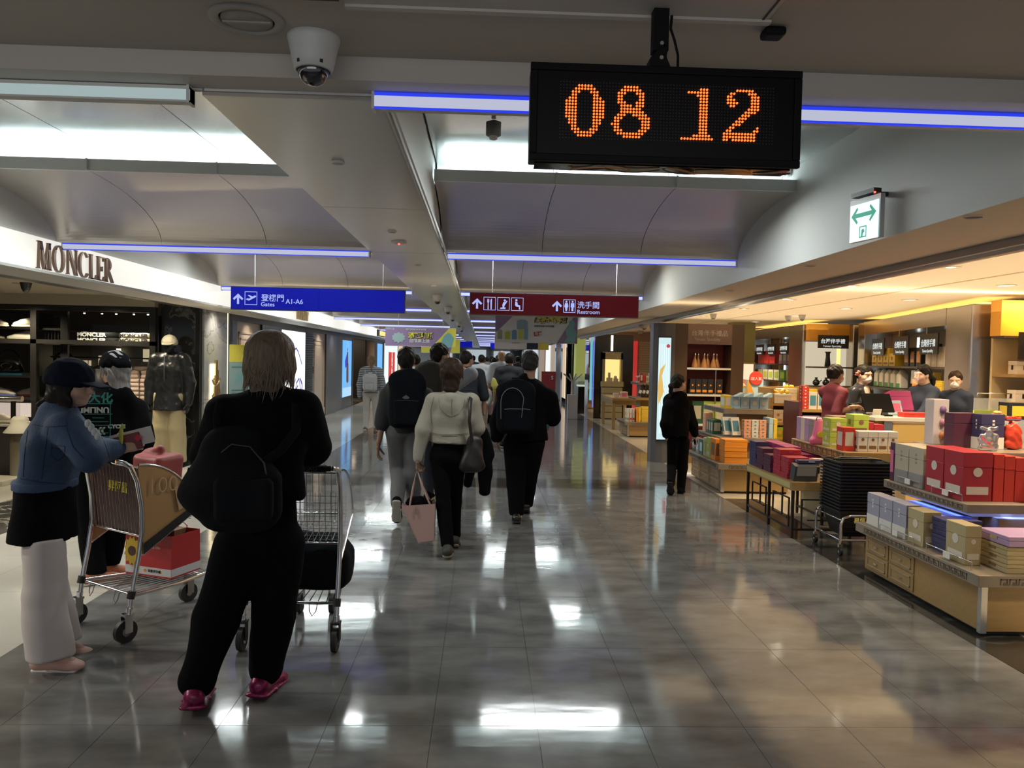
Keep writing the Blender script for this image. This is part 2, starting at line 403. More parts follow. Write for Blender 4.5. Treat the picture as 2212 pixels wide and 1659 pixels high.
# dark inlay stripe along the shop edge and dark mats of floor under the tables
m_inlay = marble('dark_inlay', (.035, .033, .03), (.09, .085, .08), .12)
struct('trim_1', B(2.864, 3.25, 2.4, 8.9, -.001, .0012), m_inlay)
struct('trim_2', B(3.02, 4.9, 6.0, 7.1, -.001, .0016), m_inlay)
struct('trim_3', B(-4.95, -4.10, 4, 40, -.001, .0012), marble('veined_inlay', (.04, .038, .033), (.35, .32, .26), .12, 2.2))
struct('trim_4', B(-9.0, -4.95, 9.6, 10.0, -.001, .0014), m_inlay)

m_white = mat('wall_white', (.72, .72, .70), .55, bump=(2, .02))
m_plast = mat('soffit_plaster', (.50, .46, .42), .75, noise=(.7, .03))
m_plast2 = mat('beam_plaster', (.56, .53, .50), .6)
m_alu = mat('brushed_aluminium', (.56, .515, .46), .28, .5, bump=(9, .008), stretch=(1, 12, 12))
m_alulight = mat('satin_panel', (.66, .70, .70), .20, .8)
m_seam = mat('seam_dark', (.05, .05, .05), .8)  # plain dark tone of the hatch joint and frame
CAM_SCALED = True
struct('wall_right', B(2.80, 2.812, -2, 91, 2.498, 3.7), m_white)
struct('wall_left', B(-4.76, -4.63, -2, 91, 2.36, 3.7), m_white)
CAM_SCALED = False
struct('wall_back', B(-12, 13, 71, 71.2, 0, 3.6), mat('far_wall', (.30, .33, .36), .8))
struct('wall_shop_right', B(11.3, 11.5, -2, 72, 0, 2.6), mat('shop_wall', (.42, .34, .24), .7))
struct('wall_shop_left', B(-12.2, -12, -2, 72, 0, 2.6), mat('shop_wall_dark', (.12, .10, .08), .7))
struct('ceiling_slab', B(-12.2, 13, -2, 72, 3.7, 3.8), m_plast)
CAM_SCALED = True
# front bulkhead over the camera
struct('ceiling_bulkhead', B(-4.63, 2.8, -2, 3.44, 2.853, 3.0), m_plast)
struct('ceiling_bulkhead_edge', B(-4.63, 2.8, 3.30, 3.46, 2.755, 2.853), m_plast2)
b = struct('ceiling_hatch', B(-.52, 1.01, 1.8, 2.83, 2.848, 2.853), m_plast2, bevel=.001)
MB().box(-.52, 1.02, 2.80, 2.83, 2.838, 2.848).build('hatch_track', m_plast2, b)
MB().box(.985, .992, 1.8, 2.8, 2.845, 2.848).build('hatch_joint', m_seam, b)
b = struct('ceiling_hatch_2', B(-1.31, -.54, 1.9, 2.73, 2.838, 2.853), mat('hatch_grey', (.35, .35, .34), .5), bevel=.002)
MB().box(-1.33, -.53, 2.73, 2.75, 2.832, 2.853).build('hatch_frame', m_seam, b)
# middle beam clad in aluminium panels
bm_ = struct('ceiling_beam', B(-1.25, -.49, Y1 - .005, 90, 2.745, 3.7), m_white)
for i, y in enumerate(np.arange(Y1, 88, PITCH / 2)):
    B(-1.262, -.478, y + .004, y + PITCH / 2 - .004, 2.728, 2.745).build('panel', m_alu, bm_, bevel=.002)
for x in (-.474, -.44):
    B(x, x + .012, Y1, 88, 2.72, 2.755).build('edge_bead', m_white, bm_)
# coffers
def arc_pts(y):
    # quarter-ellipse from the ledge down to the strip
    return [(y + 3.47 + 1.56 * math.sin(t), 2.745 + .425 * math.cos(t)) for t in np.linspace(0, math.pi / 2, 25)]
for k in range(NMOD):
    y0 = Y1 + PITCH * k
    for x0, x1, n in ((-4.63, -1.26, 3), (-.474, 2.80, 3)):
        cf = struct('ceiling_coffer', B(x0, x1, y0 + .02, y0 + 3.80, 3.40, 3.44), m_white)
        w = (x1 - x0) / n
        mb = MB().box(x0, x1, y0, y0 + .03, 2.75, 3.4)
        mb.build('back_edge', m_white, cf)
        for i in range(n):
            B(x0 + i * w + .004, x0 + (i + 1) * w - .004, y0 + .05, y0 + 3.78, 3.388, 3.40).build('lid_panel', m_alulight, cf)
            B(x0 + i * w + .003, x0 + (i + 1) * w - .003, y0 + 3.79, y0 + 3.82, 3.20, 3.40).build('back_panel', m_white, cf)
            a = arc_pts(y0); xa, xb = x0 + i * w + .003, x0 + (i + 1) * w - .003
            if i == 0: xa = x0
            if i == n - 1: xb = x1
            vs = [(x, p[0], p[1] + dz) for p in a for dz in (0, .02) for x in (xa, xb)]
            fs = []
            for q in range(len(a) - 1):
                c = 4 * q
                fs += [(c, c + 4, c + 5, c + 1), (c + 2, c + 3, c + 7, c + 6), (c, c + 2, c + 6, c + 4), (c + 1, c + 5, c + 7, c + 3)]
            MB().add(vs, fs, 0, False).build('curved_panel', m_alu, cf)
            bpy.data.objects[COL.objects[-1].name]
        for i in range(1, n):
            B(x0 + i * w - .006, x0 + i * w + .006, y0 + 3.44, y0 + 3.46, 3.17, 3.272).build('seam_clip', m_white, cf)
        B(x0, x1, y0 + 3.46, y0 + 3.49, 3.165, 3.268).build('ledge', m_white, cf)
        B(x0, x1, y0 + 3.49, y0 + 3.79, 3.19, 3.21).build('ledge_shelf', m_white, cf)
        B(x0 + .08, x1 - .08, y0 + 3.61, y0 + 3.635, 3.215, 3.24).build('lamp_tube', emi('tube_glow', (.85, 1, 1), 7), cf)
# luminous cross strips
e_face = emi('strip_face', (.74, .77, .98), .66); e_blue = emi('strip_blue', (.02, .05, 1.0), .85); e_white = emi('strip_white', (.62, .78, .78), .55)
e_far = emi('strip_far', (.80, .86, 1.0), .85)
def strip(x0, x1, y, kind, label, z0=2.682, z1=2.752):
    t = thing('light_strip', label, 'light', ((x0 + x1) / 2, y, z0), 'luminous strips across the ceiling')
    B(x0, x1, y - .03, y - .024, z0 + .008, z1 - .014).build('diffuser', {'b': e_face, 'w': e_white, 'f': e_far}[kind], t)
    B(x0, x1, y - .024, y + .03, z0 + .004, z1 - .004).build('housing', m_white, t)
    B(x0, x1, y - .034, y - .026, z1 - .014, z1).build('upper_edge', e_blue if kind != 'w' else m_white, t)
    B(x0, x1, y - .034, y - .022, z0, z0 + .008).build('lower_edge', e_blue if kind != 'w' else m_white, t)
    B(x0, x0 + .012, y - .036, y + .036, z0 - .003, z1 + .003).build('end_cap', m_white, t)
    B(x1 - .012, x1, y - .036, y + .036, z0 - .003, z1 + .003).build('end_cap', m_white, t)
    return t
ords = ['first', 'second', 'third', 'fourth', 'fifth', 'sixth', 'seventh', 'eighth', 'ninth', 'tenth', 'eleventh', 'twelfth', 'thirteenth', 'fourteenth', 'fifteenth', 'sixteenth']
strip(-4.62, -1.30, Y1 - .01, 'w', 'white ceiling strip nearest the camera, left of the beam')  # its diffuser is given an even pale glow
strip(-.514, 2.79, Y1 - .01, 'b', 'blue-edged light strip behind the hanging digital clock')
for k in range(1, NMOD):
    y = Y1 + PITCH * k + .03; kd = 'b' if k < 2 else 'f'
    z = 2.66 if k < 2 else 2.67
    strip(-4.57, -1.268, y, kd, f'blue-edged light strip left of the beam, {ords[k]} from the front', 2.668, 2.74)
    strip(-.43, 2.79, y, kd, f'blue-edged light strip right of the beam, {ords[k]} from the front', 2.668, 2.74)

# left fascia
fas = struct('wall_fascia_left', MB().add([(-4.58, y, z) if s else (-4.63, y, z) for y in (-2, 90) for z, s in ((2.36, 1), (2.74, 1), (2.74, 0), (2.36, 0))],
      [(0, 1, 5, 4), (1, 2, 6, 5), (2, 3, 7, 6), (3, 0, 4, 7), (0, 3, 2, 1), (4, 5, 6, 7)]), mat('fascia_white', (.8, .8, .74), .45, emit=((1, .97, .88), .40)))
B(-4.62, -4.10, -2, 90, 2.30, 2.325).build('fascia_lip', mat('lip_grey', (.45, .44, .41), .4), fas)
CAM_SCALED = False
struct('trim_5', B(-4.32, -4.16, 2, 11.1, 2.225, 2.298), mat('shutter_grey', (.17, .17, .165), .3, .5), bevel=.01)
struct('trim_6', B(-4.32, -4.18, 12.5, 15.4, 2.215, 2.30), mat('shutter_light', (.42, .42, .41), .35), bevel=.02)
struct('trim_7', B(-4.32, -4.18, 18.4, 22.2, 2.215, 2.30), mat('shutter_light', (), .35), bevel=.02)
struct('ceiling_shop_left', B(-12, -3.70, -2, 70, 2.36, 2.45), mat('boutique_ceiling', (.42, .38, .31), .7))
# right soffit, shutter housing, shop ceiling
m_soff = mat('shop_ceiling', (.72, .63, .51), .65)
CAM_SCALED = True
struct('ceiling_soffit_right', B(2.812, 3.60, -2, 90, 2.498, 2.6), m_soff)
sh = struct('trim_8', B(3.60, 3.64, -2, 90, 2.44, 2.6), mat('rail_grey', (.33, .31, .29), .3, .6))
MB().cyl((3.72, -1, 2.475), (3.72, 17.8, 2.475), .062, 20).build('shutter_roll', mat('roll_steel', (.5, .48, .46), .3, .8), sh)
MB().cyl((3.72, 18.1, 2.45), (3.72, 29.5, 2.45), .075, 20).build('shutter_roll', mat('roll_steel', (), .3), sh)
B(3.80, 3.92, -1, 90, 2.475, 2.52).build('rail_flange', mat('rail_grey', (), .3), sh)
CAM_SCALED = False
struct('trim_10', B(3.03, 3.05, -1.5, 69, 2.28, 2.6), m_soff)
struct('ceiling_shop_right', B(3.05, 11.4, -2, 70, 2.505, 2.6), m_soff)
struct('trim_9', B(5.0, 5.04, 3, 30, 2.496, 2.506), mat('cove_edge', (.66, .56, .42), .6))

# glowing panels added to brighten the dark far end of the hall
for i, (x0, x1, z0, z1) in enumerate(((-4.2, -2.9, .3, 2.2), (-1.6, .2, .4, 2.3), (.9, 2.4, .2, 2.2))):
    B(x0, x1, 70.8, 70.95, z0, z1).build('lit_panel', emi('far_glow', (.75, .85, .92), .55), bpy.data.objects['wall_back'])
# ================================================================== CEILING FITTINGS
def disc_fit(name, label, cat, c, r, body, core, coreR, group=None, depth=.02, lip=.006):
    t = thing(name, label, cat, c, group)
    MB().lathe([(r, 0), (r, -lip), (r * .9, -lip - .004), (coreR * 1.05, -lip), (coreR * 1.05, 0)], c, 24).build('rim', body, t)
    MB().lathe([(coreR, -.001), (coreR, -lip * .6)], c, 20).build('face', core, t)
    return t
m_wfit = mat('fitting_white', (.7, .7, .68), .4); m_dark = mat('fitting_dark', (.03, .03, .03), .4)
CAM_SCALED = True
p = aty(533, 69, 2.97); c = (p.x, p.y, 2.853)
t = thing('ceiling_speaker', 'round white speaker cover flush in the plaster soffit beside the dome camera', 'speaker', c)
MB().lathe([(.138, 0), (.138, -.008), (.105, -.012), (.10, -.004), (.10, 0)], c, 32).build('rim', mat('speaker_rim', (.42, .40, .37), .6), t)
MB().lathe([(.094, -.002), (.094, -.008), (.05, -.010)], c, 32).build('grille', mat('speaker_rim2', (.36, .33, .30), .7), t)
B(c[0] - .09, c[0] + .09, c[1] - .006, c[1] + .006, 2.838, 2.843).build('bar', mat('speaker_rim', (), .6), t)
def dome(name, label, c, s, group=None, shell=None):
    t = thing(name, label, 'camera', c, group); shell = shell or m_wfit
    MB().lathe([(.103 * s, 0), (.103 * s, -.012 * s), (.097 * s, -.03 * s), (.082 * s, -.10 * s), (.074 * s, -.128 * s), (.066 * s, -.134 * s), (.066 * s, -.12 * s)], c, 32).build('housing', shell, t)
    pr = [(.062 * s * math.cos(a), -.128 * s - .062 * s * math.sin(a)) for a in np.linspace(0, 1.5, 9)]
    MB().lathe(pr, c, 28).build('dome', mat('smoked_dome', (.02, .02, .025), .04, coat=1, spec=.9), t)
    for a in (-.6, .6, 2.4, 3.9):
        q = Vector(c) + Vector((.077 * s * math.sin(a), -.077 * s * math.cos(a), -.112 * s))
        MB().obox(q, .012 * s, .006 * s, .014 * s, (math.cos(a), math.sin(a), 0)).build('screw', m_dark, t)
    return t
p = aty(678, 80, 3.12); dome('dome_camera', 'large white dome security camera with smoked lens under the plaster soffit', (p.x, p.y, 2.853), 1.0, shell=mat('camera_shell', (.60, .62, .62), .4))
# fittings on the middle beam
for (x, y, r, nm, lab) in ((730, 349, .028, 'sprinkler_cap', 'flat white sprinkler cap on the beam, nearest of its row'), (847, 499, .03, 'sprinkler_cap', 'flat white sprinkler cap on the beam before the smoke detector'),
                           (903, 572, .03, 'sprinkler_cap', 'flat sprinkler cap on the beam past the smoke detector'), (937, 616, .04, 'sprinkler_cap', 'flat sprinkler cap far along the beam')):
    q = atz(x, y, 2.727); disc_fit(nm, lab, 'sprinkler', (q.x, q.y, 2.7275), r * 1.3, m_wfit, m_dark if r > .028 else m_wfit, r, 'sprinkler caps along the beam', lip=.012)
q = atz(862, 522, 2.727); t = disc_fit('smoke_detector', 'round smoke detector with a red light under the beam', 'detector', (q.x, q.y, 2.7275), .075, m_wfit, mat('det', (.5, .5, .5), .4), .05, lip=.02)
MB().lathe([(.012, -.018), (.008, -.03)], (q.x, q.y, 2.7275), 10).build('indicator', emi('red_led', (1, .05, .03), 6), t)
for i, yy in enumerate((14.2, 17.5, 21, 25, 29.5)):
    dome('dome_camera', f'small white dome camera hanging under the beam, {ords[i]} beyond the signs', (-.87 + .04 * (i % 2), yy, 2.7275), .9, 'dome cameras under the beam')
q = aty(1066, 292, 5.6); t = thing('smoke_sensor', 'grey cylinder sensor hanging in the coffer left of the clock', 'sensor', (q.x, q.y, 3.388))
z = q.z + .03
MB().cyl((q.x, q.y, 3.388), (q.x, q.y, z + .09), .018, 12).build('stem', m_wfit, t)
MB().lathe([(.03, .10), (.055, .09), (.055, 0), (.04, -.008)], (q.x, q.y, z - .03), 24).build('body', mat('sensor_grey', (.24, .25, .25), .5), t)
MB().lathe([(.03, 0), (.028, -.02), (.015, -.026)], (q.x, q.y, z - .038), 20).build('tip', m_wfit, t)
q = atx(1703, 372, 2.78); t = thing('motion_sensor', 'small white sensor box on the white wall below the coffer lid', 'sensor', (2.8, q.y, q.z))
MB().obox((2.775, q.y, q.z), .05, .09, .085).build('body', m_wfit, t, bevel=.01)
MB().obox((2.755, q.y, q.z - .02), .02, .05, .03).build('lens', mat('sensor_grey', (), .5), t)
for (x, y, i) in ((2103, 467, 0), (1750, 573, 1), (1576, 627, 2)):
    q = atz(x, y, 2.498); disc_fit('recessed_speaker', f'dark recessed ring in the soffit above the shop front, {ords[i]} from the front', 'speaker', (q.x, q.y, 2.498), .055, m_soff, m_dark, .045, 'rings in the soffit')
CAM_SCALED = False
# shop down-lights (visible discs)
e_dl = emi('downlight_glow', (1, .88, .66), 14); e_dl2 = emi('downlight_soft', (1, .95, .88), 3.2)
for i, (x, y) in enumerate(((4.2, 6.83), (4.17, 8.64), (4.3, 10.71), (4.18, 10.6), (4.32, 12.7), (4.3, 15.0), (4.35, 17.4), (4.4, 20), (4.4, 23))):
    disc_fit('downlight', f'warm bright spot downlight in the shop ceiling, {["first","second","third","fourth","fifth","sixth","seventh","eighth","ninth"][i]} from the front of the outer row', 'light', (x, y, 2.505), .085, mat('dl_ring', (.6, .52, .42), .5), e_dl, .04, 'spot downlights in the shop ceiling')
for i, (x, y) in enumerate(((5.66, 8.19), (5.75, 10.25), (5.77, 12.13), (5.8, 14.2), (5.9, 16.6))):
    disc_fit('panel_downlight', f'wide pale disc light in the shop ceiling, {["first","second","third","fourth","fifth"][i]} from the front of the inner row', 'light', (x, y, 2.505), .10, mat('dl_ring', (), .5), e_dl2, .085, 'disc lights in the shop ceiling')
for i, (px, py) in enumerate(((1703, 682), (1733, 680), (1541, 678), (1410, 702), (1392, 700), (1384, 714))):
    q = atz(px, py, 2.505); dome('ceiling_camera', ['dark dome camera beside its twin above the tea shelf', 'dark dome camera nearer the orange column', 'dome camera above the wooden kiosk', 'small dark camera left of the kiosk', 'small dark camera furthest left of the kiosk', 'small dark camera low behind the other two'][i], (q.x, q.y, 2.505), .62 if i < 3 else .8, 'dark cameras under the shop ceiling', mat('cam_grey', (.35, .32, .28), .5))
p = Vector((-5.35, 9.2, 2.36)); dome('boutique_camera', 'small black dome camera under the boutique ceiling', p, .62, shell=m_dark)
for i, (x, y) in enumerate(((-6.9, 9.0), (-5.9, 9.2), (-5.75, 9.2), (-5.5, 9.3))):
    disc_fit('recessed_spot', f'unlit recessed spot in the boutique ceiling, {ords[i]} from the street side', 'light', (x, y, 2.36), .06, mat('spot_ring', (.3, .27, .22), .5), m_dark, .04, 'recessed spots in the boutique ceiling')

# ------------------------------------------------------------------ clock
CAM_SCALED = True
m_case = mat('clock_case', (.006, .006, .007), .5, spec=.12); m_black = mat('matte_black', (.006, .006, .007), .6, spec=.15)
cx0, cx1, cz0, cz1, cyf = .146, 1.098, 2.293, 2.627, 2.70
t = thing('led_clock', 'black hanging LED clock showing 08 12 in orange red dots', 'clock', (.62, 2.76, cz1))
B(cx0, cx1, cyf + .012, cyf + .13, cz0 + .012, cz1).build('case', m_case, t, bevel=.004)
mb = MB().box(cx0 - .003, cx1 + .003, cyf - .004, cyf + .02, cz1 - .024, cz1 + .002).box(cx0 - .003, cx1 + .003, cyf - .004, cyf + .02, cz0 - .002, cz0 + .024)
mb.box(cx0 - .003, cx0 + .024, cyf - .0035, cyf + .02, cz0 + .024, cz1 - .024).box(cx1 - .024, cx1 + .003, cyf - .0035, cyf + .02, cz0 + .024, cz1 - .024)
mb.build('bezel', m_case, t, bevel=.003)
B(cx0 + .02, cx1 - .02, cyf + .004, cyf + .014, cz0 + .02, cz1 - .02).build('screen', mat('screen_black', (.003, .003, .004), .35, spec=.2), t)
B(cx0 + .02, cx1 - .02, cyf + .03, cyf + .12, cz0 - .004, cz0 + .012).build('bottom_plate', mat('clock_bottom', (.3, .28, .24), .12, 1.0), t)
for k in range(7):
    x = .3 + .11 * k; MB().tube([(x + .12 * math.sin(k * 2.1 + a), cyf + .06 + .03 * math.cos(a * 2 + k), cz0 - .008 - .005 * math.sin(a)) for a in np.linspace(0, 3, 9)], .0025, 5).build('wire', mat('wire_copper' if k % 2 else 'wire_dark', (.5, .2, .06) if k % 2 else (.05, .04, .04), .4), t)
px_, rows, cols = .01072, 19, 71
gx0 = .249; gz1 = 2.565
D = {'0': ["....#####....", "...#######...", "..###...###..", "..##.....##..", ".###.....###.", "####.....####", "####.....####", "####.....####", "####.....####", "####.....####", "####.....####", ".###.....###.", ".###.....###.", "..##.....##..", "..###...###..", "...#######...", "....#####...."],
     '8': ["....#####....", "...#######...", "..###...###..", "..##.....##..", "..##.....##..", "..###...###..", "...####.###..", "...#######...", "...########..", "..###..#####.", ".###.....####", ".##.......###", "###.......###", ".##.......###", ".###.....###.", "..#########..", "....######..."],
     '1': ["......###", "..#######", ".....####", "......###", "......###", "......###", "......###", "......###", "......###", "......###", "......###", "......###", "......###", "......###", "......###", "....######", "###########"],
     '2': ["....######..", "..##....###.", ".##......###", ".###.....###", ".####....###", "..##.....###", "........####", ".......####.", "......###...", ".....###....", "....###.....", "...###......", "..##.......#", ".##.......##", "###########.", "###########.", "##.########."]}
e_led = emi('led_on', (1.0, .085, .012), 4.5); m_off = mat('led_off', (.02, .02, .024), .4)
lit = set()
for ch, c0 in (('0', 2), ('8', 17), ('1', 40), ('2', 54)):
    mb = MB()
    for r, row in enumerate(D[ch]):
        for c, v in enumerate(row):
            if v == '#':
                lit.add((r + 1, c + c0)); x = gx0 + (c + c0) * px_; z = gz1 - (r + 1) * px_
                mb.cyl((x, cyf + .006, z), (x, cyf - .001, z), .0043, 6, .0032)
    mb.build('lit_digit', e_led, t)['label'] = f'glowing orange dot-matrix digit {ch}'
mb = MB()
for r in range(rows):
    for c in range(cols):
        if (r, c) not in lit:
            x = gx0 + c * px_; z = gz1 - r * px_; mb.cyl((x, cyf + .006, z), (x, cyf + .001, z), .0035, 6, .0025)
mb.build('unlit_dots', m_off, t)['kind'] = 'stuff'
t = thing('clock_hanger', 'black square post that carries the LED clock from the ceiling', 'bracket', (.6, 2.76, 2.853))
B(.578, .632, 2.74, 2.79, 2.70, 2.853).build('post', m_black, t)
MB().prism([(-.03, 0), (.05, 0), (.03, .045), (.035, .09), (-.005, .07), (-.03, .04)], (.595, 2.73, 2.629), X3, Z3, .06).build('clamp', m_black, t, bevel=.003)
for zz in (2.67, 2.72): MB().cyl((.605, 2.738, zz), (.605, 2.725, zz), .007, 10).build('bolt', mat('bolt_steel', (.5, .5, .5), .3, .9), t)
MB().tube([(.645, 2.76, 2.83), (.64, 2.75, 2.78), (.655, 2.75, 2.74), (.67, 2.755, 2.69), (.672, 2.76, 2.63)], .005, 8).build('cable', m_black, t)
q = aty(1668, 63, 2.9); B(q.x - .04, q.x + .04, 2.85, 2.93, 2.82, 2.853).build('wall_plug', m_black, bevel=.01); tag(bpy.data.objects['wall_plug'], 'small black box under the soffit right of the clock post', 'box')
# ------------------------------------------------------------------ hanging signs
e_txt = emi('sign_text', (.42, .50, 1.0), .95)
def frame_poly(mb, x, y, w, h, b, o, ax, ay, dep):
    for (a, c, d, e) in ((x, y, w, b), (x, y + h - b, w, b), (x, y, b, h), (x + w - b, y, b, h)):
        mb.prism([(a, c), (a + d, c), (a + d, c + e), (a, c + e)], o, ax, ay, dep)
def circ(cx, cy, r, n=16, a0=0): return [(cx + r * math.cos(a0 + 2 * math.pi * i / n), cy + r * math.sin(a0 + 2 * math.pi * i / n)) for i in range(n)]
def arrow(mb, x, y, s, O):
    for pl in ([(-.1, -.5), (.1, -.5), (.1, .3), (-.1, .3)], [(0, .5), (-.5, .02), (-.36, -.12), (0, .24), (.36, -.12), (.5, .02)]):
        mb.prism([(x + s * a, y + s * c) for a, c in pl], O, X3, Z3, .002)
def sign(label, x0, x1, z0, z1, Y, panel, split):
    t = thing('hanging_sign', label, 'sign', ((x0 + x1) / 2, Y + .06, z1))
    B(x0, x1, Y + .004, Y + .12, z0, z1).build('case', mat('sign_case', (.02, .02, .025), .4), t, bevel=.004)
    for a, c in ((x0 + .012, split - .002), (split + .002, x1 - .012)):
        B(a, c, Y - .002, Y + .006, z0 + .012, z1 - .012).build('panel', panel, t)
    for x in (x0 + .35, x1 - .35): MB().cyl((x, Y + .06, z1), (x, Y + .06, 3.18), .004, 6).build('rod', m_wfit, t)
    return t
Y = 12.0; ax, az = X3, Z3
t = sign('blue hanging sign reading Gates A1-A6 with an arrow and a plane', -3.905, -1.236, 2.258, 2.617, Y, mat('sign_blue', (.003, .004, .10), .35, spec=.15, emit=((.01, .02, .85), .18)), -2.56)
O = (-3.905, Y - .004, 2.258)
mb = MB(); arrow(mb, .115, .165, .16, O); mb.build('arrow', e_txt, t)
mb = MB(); frame_poly(mb, .215, .075, .19, .205, .008, O, ax, az, .002)
mb.prism([(.235, .155), (.28, .14), (.39, .20), (.388, .215), (.37, .222), (.335, .205), (.285, .225), (.262, .222), (.305, .185), (.285, .172), (.25, .175)], O, ax, az, .002); mb.build('pictogram', e_txt, t)
text('登機門', (-3.44, Y - .005, 2.405), ax, az, .118, e_txt, t, bold=.0012)
text('Gates', (-3.445, Y - .005, 2.318), ax, az, .09, e_txt, t, bold=.001)
text('A1-A6', (-3.065, Y - .005, 2.365), ax, az, .10, e_txt, t, bold=.001)
t = sign('dark red hanging sign reading Restroom with pictograms', -.236, 2.41, 2.262, 2.612, Y, mat('sign_red', (.045, .003, .006), .35, spec=.15, emit=((.10, .004, .010), .08)), 1.10)
O = (-.236, Y - .004, 2.262)
mb = MB(); arrow(mb, .115, .175, .16, O); mb.build('arrow', e_txt, t)
mb = MB(); arrow(mb, 1.36, .165, .16, O); mb.build('arrow', e_txt, t)
mb = MB(); frame_poly(mb, .215, .075, .19, .205, .008, O, ax, az, .002)
mb.prism([(.278, .09), (.296, .09), (.294, .19), (.302, .20), (.302, .25), (.295, .25), (.293, .21), (.290, .25), (.284, .25), (.281, .21), (.279, .25), (.272, .25), (.272, .2), (.280, .19)], O, ax, az, .002)
mb.prism([(.325, .09), (.343, .09), (.345, .25), (.335, .255), (.322, .235), (.322, .18)], O, ax, az, .002); mb.build('pictogram', e_txt, t)
mb = MB(); frame_poly(mb, .43, .075, .19, .205, .008, O, ax, az, .002)
mb.prism(circ(.545, .232, .017), O, ax, az, .002)
mb.prism([(.475, .10), (.555, .10), (.562, .118), (.535, .13), (.55, .165), (.568, .19), (.585, .225), (.572, .228), (.553, .205), (.54, .212), (.52, .20), (.508, .16), (.512, .125), (.475, .116)], O, ax, az, .002); mb.build('pictogram', e_txt, t)
mb = MB(); frame_poly(mb, .645, .075, .19, .205, .008, O, ax, az, .002)
mb.prism(circ(.725, .238, .018), O, ax, az, .002)
mb.prism([(.708, .215), (.738, .212), (.752, .165), (.785, .16), (.79, .095), (.768, .095), (.765, .137), (.725, .14), (.705, .16)], O, ax, az, .002); mb.build('pictogram', e_txt, t)
mb = MB(); frame_poly(mb, 1.46, .065, .19, .205, .008, O, ax, az, .002)
mb.prism([(1.55, .09), (1.56, .09), (1.56, .25), (1.55, .25)], O, ax, az, .002)
for xx, w in ((1.507, 1), (1.603, 0)):
    mb.prism(circ(xx, .235, .015), O, ax, az, .002)
    pl = [(-.02, .215), (.02, .215), (.032, .16), (.018, .14), (.012, .09), (-.012, .09), (-.018, .14), (-.032, .16)] if w else [(-.026, .215), (.026, .215), (.028, .15), (.016, .15), (.015, .09), (-.015, .09), (-.016, .15), (-.028, .15)]
    mb.prism([(xx + a, c) for a, c in pl], O, ax, az, .002)
mb.build('pictogram', e_txt, t)
text('洗手間', (1.44, Y - .005, 2.408), ax, az, .118, e_txt, t, bold=.0012)
text('Restroom', (1.44, Y - .005, 2.315), ax, az, .088, e_txt, t, bold=.001)
# ------------------------------------------------------------------ hanging banners
m_pur = mat('banner_purple', (.30, .21, .38), .6); m_ban = mat('banner_white', (.75, .76, .80), .6); m_yel = mat('banner_yellow', (.80, .72, .10), .6)
m_teal = mat('banner_teal', (.22, .46, .50), .6); m_ink = mat('ink_black', (.02, .02, .02), .6); m_redi = mat('ink_red', (.40, .02, .05), .6); m_prw = mat('print_white', (.7, .7, .72), .6)
def banner(label, x0, x1, z0, z1, Y, m):
    t = thing('hanging_banner', label, 'banner', ((x0 + x1) / 2, Y, z1), 'advertising banners over the corridor')
    B(x0, x1, Y, Y + .03, z0, z1).build('board', m, t)
    for a in ((x0, x1, z0 - .008, z0), (x0, x1, z1, z1 + .008)): B(a[0], a[1], Y - .004, Y + .034, a[2], a[3]).build('frame', m_wfit, t)
    for x in (x0 + .3, x1 - .3): MB().cyl((x, Y + .015, z1), (x, Y + .015, 3.395 if Y in (16.0, 24.0) else (3.08 if Y < 20 else 3.3)), .004, 6).build('wire', m_wfit, t)
    return t
def flat(t, name, pl, m, x0, z0, Y, d=.003): MB().prism(pl, (x0, Y, z0), X3, Z3, -d).build(name, m, t)
Y = 16.0
t = banner('white and purple advertising banner with drink bottles, below the red sign', .225, 1.94, 1.93, 2.47, Y, m_ban)
O = (.225, 1.93)
flat(t, 'print', [(0, .54), (.36, .54), (.02, .20), (0, .18)], m_pur, *O, Y - .003); flat(t, 'print', [(1.29, 0), (1.715, 0), (1.715, .54), (1.62, .54)], m_pur, *O, Y - .003)
text('帶我逃跑趣', (.225 + .80, Y - .008, 2.36), X3, Z3, .135, m_yel, t, 'headline', bold=.006, shear=.2, ext=.002)
text('帶我逃跑趣', (.225 + .806, Y - .004, 2.353), X3, Z3, .135, m_ink, t, 'headline_shadow', bold=.012, shear=.2)
text('逃樂計畫', (.27, Y - .004, 2.39), X3, Z3, .06, m_prw, t, bold=.001)
text('BUY FUN MORE', (.27, Y - .004, 2.36), X3, Z3, .022, m_prw, t)
text('加購價優惠 即可加購', (1.03, Y - .004, 2.26), X3, Z3, .045, m_ink, t)
flat(t, 'tag_print', [(.81, .13), (.97, .15), (.965, .24), (.80, .22)], m_redi, *O, Y - .004); text('限量', (1.045, Y - .009, 2.085), X3, Z3, .08, m_prw, t, shear=0, bold=.001)
for i, (x, w, h, c) in enumerate(((.10, .10, .20, (.34, .38, .28)), (.26, .10, .16, (.5, .52, .06)), (.40, .10, .20, (.15, .33, .55)), (.53, .09, .25, (.55, .56, .10)), (.64, .08, .27, (.2, .42, .60)), (.56, .22, .20, (.30, .42, .55)))):
    zz = .06 if i < 5 else .27
    flat(t, 'bottle_print', [(x - w / 2, zz), (x + w / 2, zz), (x + w / 2, zz + h * .85), (x + w / 4, zz + h), (x - w / 4, zz + h), (x - w / 2, zz + h * .85)], mat(f'bot{i}', c, .6), *O, Y - .004 - .001 * i)
flat(t, 'figure_print', [(1.42, 0), (1.66, 0), (1.70, .2), (1.64, .32), (1.66, .42), (1.61, .50), (1.54, .46), (1.53, .36), (1.46, .28), (1.50, .12)], m_teal, *O, Y - .005)
Y = 18.0
t = banner('purple and yellow advertising banner left of the beam', -2.30, -.66, 1.83, 2.26, Y, m_pur)
O = (-2.30, 1.83)
